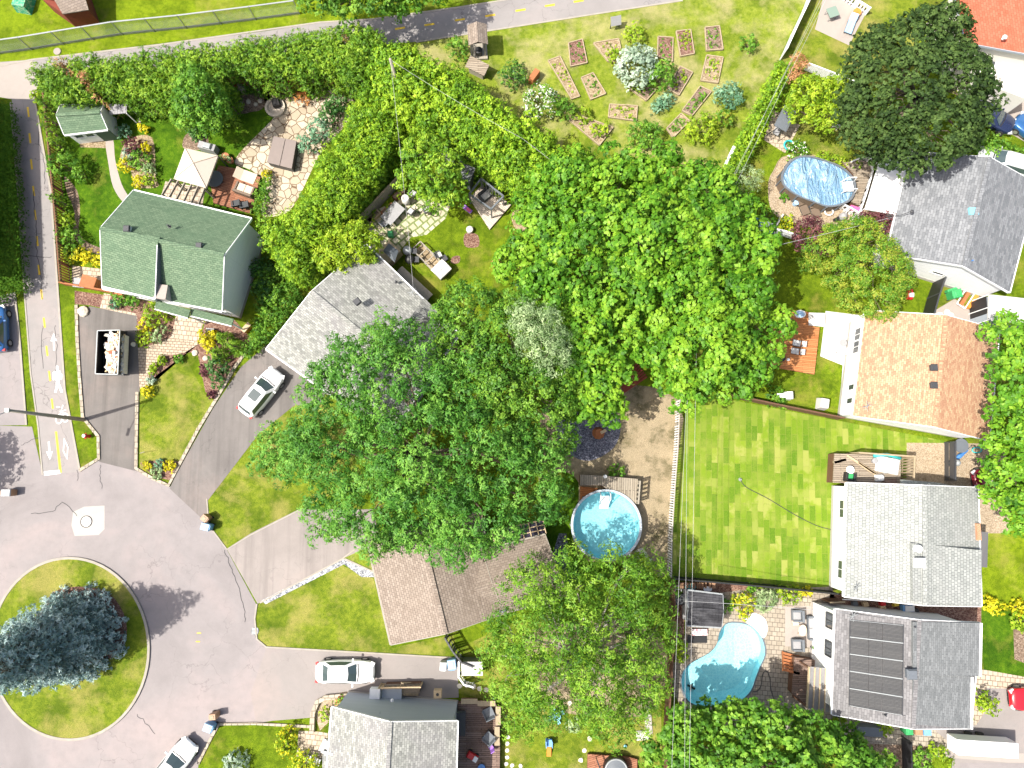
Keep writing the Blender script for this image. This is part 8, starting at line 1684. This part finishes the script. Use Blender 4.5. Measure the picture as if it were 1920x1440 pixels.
# between pale and solar houses
for (x, y, mt, lab) in [(1652, 1130, 'red', 'red bucket'), (1676, 1131, 'yellow', 'yellow bucket'), (1620, 1132, 'wood_pale', 'tan box'), (1600, 1131, 'gunmetal', 'dark grey tote'), (1652, 1139, 'wood_pale', 'small pale crate'), (1714, 1145, 'dark', 'dark crate')]:
    o = MB().box((0, 0, .2), (.45, .4, .4), 0.2, taper=.9).build('storage_tub', M[mt], bevel=.03); o.location = G(x, y, 0); setp(o, lab+' in the narrow passage between the two right-hand houses', 'tub')
o = thing('cooler', 'blue and white cool box in the narrow passage between two right-hand houses', 'cool box', G(1697, 1139, 0)); MB().box((0, 0, .25), (.9, .5, .5)).build('box', M['bin_blue'], o); MB().box((.1, 0, .53), (.75, .45, .08)).build('lid', M['white'], o, bevel=.02)
o = MB().box((0, 0, 1.0), (3.6, 0.08, 0.12), -0.03).build('gutter_pipe', M['white']); o.location = G(1610, 1121, 0); setp(o, 'long white pipe lying in the narrow passage', 'pipe')
# ================================================================ kidney pool yard
sofa('grey wicker armchair facing the kidney pool, upper one', 1497, 1155, pi, 0.85, 0.95, 'gunmetal', 'grey'); sofa('grey wicker armchair facing the kidney pool, lower one', 1497, 1210, pi, 0.85, 0.95, 'gunmetal', 'grey'); sofa('long grey wicker sofa against the solar-roofed house', 1528, 1178, pi, 0.95, 1.9, 'gunmetal', 'grey')
table('small cream side table between the grey armchairs', 1492, 1168, 0.1, 0.5, 0.4, 0.4, 'cushion', 'cushion'); table('oval cream coffee table between the grey armchairs and the sofa', 1505, 1182, 1.4, 0.9, 0.65, 0.4, 'cushion', 'cushion', rnd=True)
pot('dark pot with a leafy plant above the grey sofa', 1533, 1144, 0.25, 0.4, 'black', 'lf_green', ph=0.8); pot('black pot with a small plant below the grey sofa', 1526, 1214, 0.22, 0.4, 'black', 'lf_green')
lg = thing('door_mats', 'black rubber mat with white edge left of the kidney pool', 'mat', G(1307, 1198, 0)); MB().box((0, 0, 0.03), (1.6, 0.6, 0.05)).build('mat', M['black'], lg)
lg = thing('bath_towel', 'pink and white patterned towel below the black-roofed shed', 'towel', G(1310, 1184, 0)); MB().box((0, 0, 0.3), (1.25, 0.5, 0.04)).build('towel', speck('patterned_towel', [(0, (0.7, 0.2, 0.25)), (0.35, (0.8, 0.7, 0.7)), (1, (0.85, 0.82, 0.82))], 9), lg); MB().box((0, 0, 0.14), (1.2, 0.45, 0.26)).build('bench', M['black'], lg)
pump = thing('heat_pump', 'round-grilled black pool heater behind the black-roofed shed', 'pool heater', G(1270, 1121, 0)); MB().box((0, 0, 0.4), (0.85, 0.85, 0.8)).build('casing', M['dark'], pump, bevel=.04); MB().tube([(0.33*cos(2*pi*k/20), 0.33*sin(2*pi*k/20), 0.83) for k in range(21)], 0.03, 5, cap=False).build('grille_ring', M['galv'], pump)
for a in range(6): MB().beam((0, 0, .83), (.3*cos(a*1.05), .3*sin(a*1.05), .83), 0.03).build('grille_bar', M['galv'], pump)
fl = thing('pool_filter', 'small white pipe frame above the black pool heater', 'pipes', G(1269, 1103, 0)); 
for a, b in (((-.25, -.2), (-.25, .25)), ((.25, -.2), (.25, .25)), ((-.25, .25), (.25, .25)), ((-.25, 0), (.25, 0))): MB().tube([(*a, .5), (*b, .5)], 0.035, 6).build('pipe', M['white'], fl)
o = MB().lathe((0, 0, 0), [(0.4, 0), (0.45, 0.15), (0.3, 0.15)], 18, 1, .6).build('basin', M['teal']); o.location = G(1294, 1100, 0.3); setp(o, 'turquoise basin behind the black-roofed shed', 'basin')
o = MB().lathe((0, 0, 0), [(0.32, 0), (0.36, 0.15), (0.25, 0.15)], 18, 1, .6).build('basin', M['white']); o.location = G(1326, 1104, 0.3); setp(o, 'white oval basin behind the black-roofed shed', 'basin')
o = thing('log_pile', 'brown firewood stack along the black fence behind the shed', 'firewood', G(1305, 1096, 0)); m = MB(); rr = random.Random(8)
for i in range(60): x = rr.uniform(-1.5, 1.5); z = rr.uniform(.1, .6); m.tube([(x, -.22, z), (x+.03, .22, z)], rr.uniform(.05, .09), 6)
m.build('logs', M['bin_brown'], o)
gt = thing('garden_gate', 'brown timber gate at the corner of the solar-roofed house', 'gate', G(1552, 1122, 0)); MB().box((0, 0, .9), (1.1, .08, 1.7), 0.05).build('panel', M['wood_dark'], gt); MB().box((0.0, 0, 1.78), (1.2, .12, .08), .05).build('top_rail', M['wood_rail'], gt)
for i, (x, y, mt, lab) in enumerate([(1706, 1371, 'bin_green', 'green wheelie bin in the row of three under the solar-roofed house'), (1724, 1371, 'bin_brown', 'brown wheelie bin in the row of three under the solar-roofed house'), (1740, 1372, 'bin_blue', 'blue wheelie bin in the row of three under the solar-roofed house')]): bin_(lab, x, y, mt, -pi/2, 1.05, 0.6, 0.65)
o = MB().box((0, 0, .5), (2.0, .7, 1.0), -0.05).build('storage_bench', M['gunmetal'], bevel=.03); o.location = G(1620, 1364, 0); setp(o, 'dark blue-grey storage box under the eave of the solar-roofed house', 'box')
# ================================================================ bins on the street
bin_('brown organic bin nearest the grass corner at the end of the diagonal driveway', 383, 972, 'bin_brown', 2.5, 1.0, 0.55, 0.6); bin_('blue recycling bin beside the brown one at the end of the diagonal driveway', 384, 988, 'bin_blue', 2.9, 1.05, 0.6, 0.75, lidmat='bin_lblue')
bin_('pale brown bin on the street above the cut-off white car', 398, 1345, 'bin_brown', 0.1, 1.05, 0.5, 0.55); bin_('blue recycling bin on the street above the cut-off white car', 389, 1366, 'bin_blue', 2.8, 1.05, 0.65, 0.75, lidmat='bin_lblue')
bin_('grey bin with a white lid beside the lattice fence', 831, 1250, 'bin_grey', 1.5, 1.0, 0.6, 0.7); bin_('blue recycling bin beside the grey one at the lattice fence', 847, 1247, 'bin_blue', 1.7, 1.05, 0.7, 0.8, lidmat='bin_lblue')
bin_('dark bin with a white lid at the left edge of the street', 10, 924, 'bin_brown', 0.0, 1.0, 0.6, 0.8, lidmat='bin_grey')
# ================================================================ bottom house deck and yard
for i, (x, y, a, lab) in enumerate([(916, 1337, 2.0, 'dark blue-grey lounge chair on the brown deck, upper one'), (916, 1384, 2.4, 'dark blue-grey lounge chair on the brown deck, lower one')]): chair(lab, x, y, a, 'gunmetal', z=0.7, w_=0.75, group='dark lounge chairs on the brown deck')
bx = thing('deck_box', 'dark blue-green storage box against the wall on the brown deck', 'box', G(864, 1352, 0.7)); MB().box((0, 0, .35), (.75, 1.6, .7)).build('box', M['gunmetal'], bx); MB().box((0, 0, .73), (.82, 1.7, .06)).build('lid', M['dark'], bx)
for (x, y, lx, ly, lab) in [(880, 1315, 1.3, .4, 'timber bench at the top left of the brown deck'), (912, 1319, 1.4, .4, 'timber bench at the top right of the brown deck'), (934, 1342, .4, 1.4, 'timber bench at the right edge of the brown deck, upper'), (932, 1380, .4, 1.4, 'timber bench at the right edge of the brown deck, lower')]:
    o = thing('deck_bench', lab, 'bench', G(x, y, 0.7+.4)-Vector((0, 0, .4))); MB().box((0, 0, .42), (lx, ly, .06)).build('seat', M['wood_rail'], o); MB().box((0, 0, .2), (lx*.92, ly*.8, .38)).build('base', M['wood_dark'], o)
tc = thing('toy_car', 'red plastic ride-in toy car with a white seat on the brown deck', 'toy', G(886, 1416, 0.7), radians(-30)); MB().box((0, 0, .25), (.95, .55, .3), taper=.85).build('body', M['red'], tc, bevel=.06); MB().box((.28, 0, .45), (.32, .4, .12)).build('seat', M['white'], tc)
for sx in (-.3, .3):
    for sy in (-.28, .28): MB().tube([(sx, sy-.04, .12), (sx, sy+.04, .12)], .12, 10).build('wheel', M['black'], tc)
chair('small purple plastic child chair on the brown deck', 921, 1404, 2.2, 'purple', z=0.7, w_=0.35, arms=False, low=.25); o = MB().lathe((0, 0, 0), [(.25, 0), (.3, .25), (.2, .25)], 16).build('toy_tub', M['blue']); o.location = G(903, 1438, .7); setp(o, 'blue toy tub at the bottom edge of the brown deck', 'tub')
bk = thing('toy_trailer', 'small wooden crate hanging on the side wall of the bottom house', 'crate', G(820, 1303, 1.8)); MB().box((0, 0, -.4), (.6, .6, .6)).build('box', M['wood_pale'], bk); MB().tube([(0, 0, -.1), (0, 0, -.05)], .12, 8).build('knob', M['dark'], bk)
steps_('irregular pale stepping stone in the shaded grass above the brown deck', [(862, 1286), (875, 1284), (888, 1287), (899, 1291), (912, 1293)], 'stepping stones above the brown deck')
steps_('pale stepping stone in the row right of the brown deck', [(952, 1382), (951, 1394), (951, 1407), (951, 1420), (949, 1432), (960, 1435), (976, 1436)], 'stepping stones right of the brown deck', r=.18)
steps_('round white stepping stone on the lawn left of the grill deck', [(1096, 1407), (1089, 1425), (1105, 1385), (1068, 1318), (1070, 1365)], 'stepping stones on the play lawn', r=.2)
ts = thing('toy_slide', 'small blue plastic slide with an orange chute on the play lawn', 'slide', G(1029, 1396, 0), -pi/2); MB().box((-.25, 0, .45), (.5, .45, .06)).build('platform', M['bin_blue'], ts); MB().box((.45, 0, .25), (.95, .36, .05), ry=.45).build('chute', M['orange'], ts)
for s_ in (-1, 1): MB().box((-.25, s_*.24, .4), (.5, .05, .8)).build('side_panel', M['bin_blue'], ts)
for i in range(3): MB().beam((-.52, -.2, .15+.15*i), (-.52, .2, .15+.15*i), .04).build('rung', M['blue'], ts)
pt = thing('toy_table', 'sky-blue plastic picnic table for children under the maple edge', 'table', G(1042, 1340, 0), .4); MB().lathe((0, 0, .42), [(.4, 0), (.4, .05)], 8).build('tabletop', M['skyblue'], pt)
for a in range(4): MB().box((.55*cos(a*1.57), .55*sin(a*1.57), .22), (.25, .3, .05)).build('seat', M['skyblue'], pt); MB().beam((.1*cos(a*1.57), .1*sin(a*1.57), .4), (.55*cos(a*1.57), .55*sin(a*1.57), 0), .05).build('leg', M['skyblue'], pt)
o = MB().sphere((0, 0, .14), .14, 12, 7).build('ball', M['skyblue'], smooth=True); o.location = G(1172, 1398, 0); setp(o, 'pale blue ball on the play lawn', 'ball')
sb = thing('sand_box', 'pale sheet of plastic weighing down rubble beside the dark board fence', 'sheet', G(1205, 1378, 0)); MB().box((0, 0, .1), (1.2, .8, .15), .1, taper=.8).build('sheet', M['concrete_w'], sb, bevel=.05)
g2 = thing('path_slab', 'long white concrete strip along the dark board fence', 'slab', G(1215, 1350, 0)); MB().box((0, 0, .06), (.55, 2.2, .1), .05).build('slab', M['patch'], g2)
rd = thing('spa_dome', 'round black and grey covered spa at the bottom edge on the timber deck', 'spa', G(1153, 1438, .4)); MB().lathe((0, 0, 0), [(.95, 0), (.95, .7), (.85, .7)], 32).build('shell', M['black'], rd); MB().tube([(.85*cos(2*pi*k/28), .85*sin(2*pi*k/28), .74) for k in range(29)], .07, 6, cap=False).build('rim', M['galv'], rd, smooth=True); MB().lathe((0, 0, .72), [(.78, 0), (.3, .06), (.01, .08)], 28).build('cover', M['gunmetal'], rd)
gr = thing('kayak_stand', 'thin black exercise bar standing on the timber deck', 'bar', G(1121, 1428, .4), -1.2); MB().beam((-.5, 0, .9), (.5, 0, .9), .09).build('bar', M['black'], gr); MB().beam((-.4, 0, 0), (-.4, 0, .9), .06).build('leg', M['dark'], gr); MB().beam((.4, 0, 0), (.4, 0, .9), .06).build('leg', M['dark'], gr)
bb2 = thing('garden_arch', 'white slatted bench beside the paved porch at the bottom edge', 'bench', G(590, 1422, 0), radians(-20))
for i in range(6): MB().box((-.5+.2*i, 0, .4), (.12, .5, .04)).build('slat', M['white'], bb2)
for s_ in (-.5, .5): MB().box((s_, 0, .2), (.05, .45, .38)).build('leg', M['dark'], bb2)
rp_ = thing('ramp', 'white side steps leading to the door of the bottom house', 'steps', G(606, 1396, 0), radians(-25)); 
for i in range(3): MB().box((.25*i, 0, .1+.15*i), (.3, 1.0, .12)).build('step', M['concrete_w'], rp_)
# mulch-circle stump, round-pool yard
stump = thing('tree_stump', 'ragged brown stump in the middle of the dark gravel circle', 'stump', G(1122, 812, 0)); MB().lathe((0, 0, 0), [(.55, 0), (.4, .35), (.33, .5), (.1, .45)], 9).build('wood', M['wood_rust'], stump); MB().box((.35, .1, .35), (.5, .25, .5), .5).build('split_log', M['wood_pale'], stump)
for (x, y) in [(1200, 1035), (1207, 1040), (1213, 1052)]: boulder('pale curved edging stone below the round pool', x, y, .3, .2, 'stone_w', 'edging stones below the round pool', sx=1.5)
pmp = thing('pool_pump', 'small pool pump with pale hoses at the lower right of the round pool', 'pump', G(1183, 1048, 0)); MB().box((0, 0, .25), (.4, .4, .5)).build('motor', M['dark'], pmp, bevel=.05); MB().tube([(0, 0, .3), (.4, .3, .3), (.7, .1, .2)], .05, 6).build('hose', M['white'], pmp); MB().tube([(0, 0, .3), (-.2, .5, .5), (-.3, .8, .7)], .05, 6).build('hose', M['white'], pmp)
o = MB().lathe((0, 0, 0), [(.04, 0), (.05, 1.9), (.16, 1.95), (.12, 2.15)], 10).build('lamp_post', M['white']); o.location = G(1129, 893, 0); setp(o, 'small white lamp on a post above the wooden walkway', 'lamp')
red = thing('wood_stack', 'dark red timber heap under the maples above the gravel circle', 'timber', G(1185, 712, 0), .6)
for i in range(7): MB().box((0, -.5+.17*i, .1+.03*(i % 2)), (2.4, .14, .12), .05*i).build('plank', flat('red_plank', (.3, .06, .04), .8), red)
sp_ = thing('sprinkler', 'small sprinkler at the end of a hose on the sod lawn', 'sprinkler', G(1388, 899, 0)); MB().lathe((0, 0, 0), [(.16, 0), (.1, .1), (.05, .25)], 10).build('head', M['galv'], sp_)
hs = [G(x, y, .05) for x, y in smooth_px([(1389, 901), (1400, 914), (1440, 935), (1490, 965), (1530, 985), (1558, 993)], 5, False)]; o = MB().tube(hs, .025, 5).build('hose', M['dark'], smooth=True); setp(o, 'dark hose running across the sod lawn to the white wall', 'hose')
# hydrant, manhole, drain, discs
hy = thing('fire_hydrant', 'small red hydrant with a white cap on the verge by the bike path', 'hydrant', G(167, 818, 0)); MB().lathe((0, 0, 0), [(.17, 0), (.14, .1), (.14, .6), (.19, .62), (.1, .78)], 12).build('barrel', M['red'], hy); MB().lathe((0, 0, .72), [(.12, 0), (.14, .06), (.04, .12)], 12).build('cap', M['white'], hy)
for s_ in (-1, 1): MB().tube([(0, s_*.12, .45), (0, s_*.24, .45)], .06, 8).build('outlet', M['red'], hy)
o = MB().lathe((0, 0, 0), [(.42, 0), (.42, .03), (.36, .032)], 28).build('manhole_cover', M['concrete_w']); o.location = G(162, 978, 0.018); setp(o, 'round pale manhole cover in the street patch', 'manhole cover')
o = MB().tube([(.47*cos(2*pi*k/28), .47*sin(2*pi*k/28), .02) for k in range(29)], .03, 5, cap=False).build('manhole_ring', CRK); o.location = G(162, 978, .01); setp(o, 'dark iron ring round the pale manhole cover', 'manhole ring')
dr = thing('storm_drain', 'round storm drain grate at the kerb of the beige house lawn', 'drain', G(478, 1183, 0.02)); MB().lathe((0, 0, 0), [(.33, 0), (.33, .02)], 20).build('frame', M['dark'], dr)
for i in range(5): MB().box((0, -.22+.11*i, .03), (.5, .05, .02)).build('bar', M['galv'], dr)
o = MB().lathe((0, 0, 0), [(.33, 0), (.33, .08), (.28, .09)], 20).build('manhole_cover', M['concrete']); o.location = G(108, 97, .0); setp(o, 'round concrete cover in the verge under the chain-link fence', 'manhole cover')
for (x, y, s_) in ((278, 849, .0),): o = MB().beam((0, 0, 0), (.9, .1, 1.0), .035).build('marker_stake', M['wood_silver']); o.location = G(262, 850, 0); setp(o, 'thin grey stake on the edge of the olive front lawn', 'stake')
# ================================================================ utility poles and wires
def pole(label, px, py, h, tx=None, ty=None, name='utility_pole'):
    g = G(px, py, 0); r_ = thing(name, label, 'utility pole', g); MB().tube([(0, 0, 0), (0, 0, h)], [.17, .11], 12).build('shaft', M['wood_silver'], r_, smooth=True); return r_
up = pole('tall grey wooden utility pole with a street lamp arm over the bike path', 158, 787, 9.2)
T0 = Vector((0, 0, 9.0)); MB().tube([T0, T0+Vector((-.7, -.5, .6)), T0+Vector((-1.5, -1.5, .9)), T0+Vector((-1.9, -2.5, .8))], .035, 6).build('lamp_arm', M['galv'], up, smooth=True); MB().box(T0+Vector((-2.0, -2.8, .75)), (.25, .7, .15), -.2, taper=.7).build('lamp_head', M['grey'], up, bevel=.03)
MB().box((0, 0, 9.25), (.3, .3, .12)).build('pole_cap', M['galv'], up)
P1 = G(1300, 492, 8.8); p1 = pole('utility pole hidden in the crown of the bright maple', 0, 0, 8.9); p1.location = (P1.x, P1.y, 0); MB().beam((-.9, 0, 8.6), (.9, 0, 8.6), .1, .12).build('crossarm', M['wood_silver'], p1)
P2 = G(732, 112, 8.3); p2 = pole('thin utility pole rising out of the cedar hedge', 0, 0, 8.4); p2.location = (P2.x, P2.y, 0)
def wire(label, pts, r=.02, sag=.25, group=None, mat='wire'):
    out = []
    for a, b in zip(pts[:-1], pts[1:]):
        for i in range(13): t = i/12; p = a.lerp(b, t); p = p-Vector((0, 0, sag*4*t*(1-t))); out.append(p)
    o = MB().tube(out, r, 5).build('power_line', M[mat], smooth=True); return setp(o, label, 'cable', group)
for i, (x0, x1, x2, z) in enumerate([(1546, 1358, 1283, 8.6), (1541, 1353, 1277, 8.3), (1551, 1364, 1291, 8.8)]):
    a = G(x0, -6, z); b = P1+Vector(((-.3, .0, .35)[i], 0, (-.2, -.4, 0)[i])); c = G(x2-(0, 22, 0)[i]*(1 if i == 1 else 0), 1560, z)
    wire('pale power line running from the top right through the maple to the bottom edge', [G(x0+120, -240, z), a, b, c], 0.01, .1, 'power lines over the sod lawn')
wire('pale service wire from the hedge pole across the diagonal hedge', [P2+Vector((0, 0, 0)), G(980, 260, 8.2), P1], .011, .3)
wire('service wire from the hedge pole to the mast of the centre-left grey roof', [P2, G(776, 553, 4.3)], .011, .5)
wire('service wire from the maple pole to the mast of the slate roof', [P1+Vector((0, 0, -.5)), G(1690, 403, 4.6)], .016, .4)
wire('service wire crossing from the power lines to the solar-roofed house', [G(1284, 1127, 8.2), G(1592, 1150, 6.0)], .016, .4)
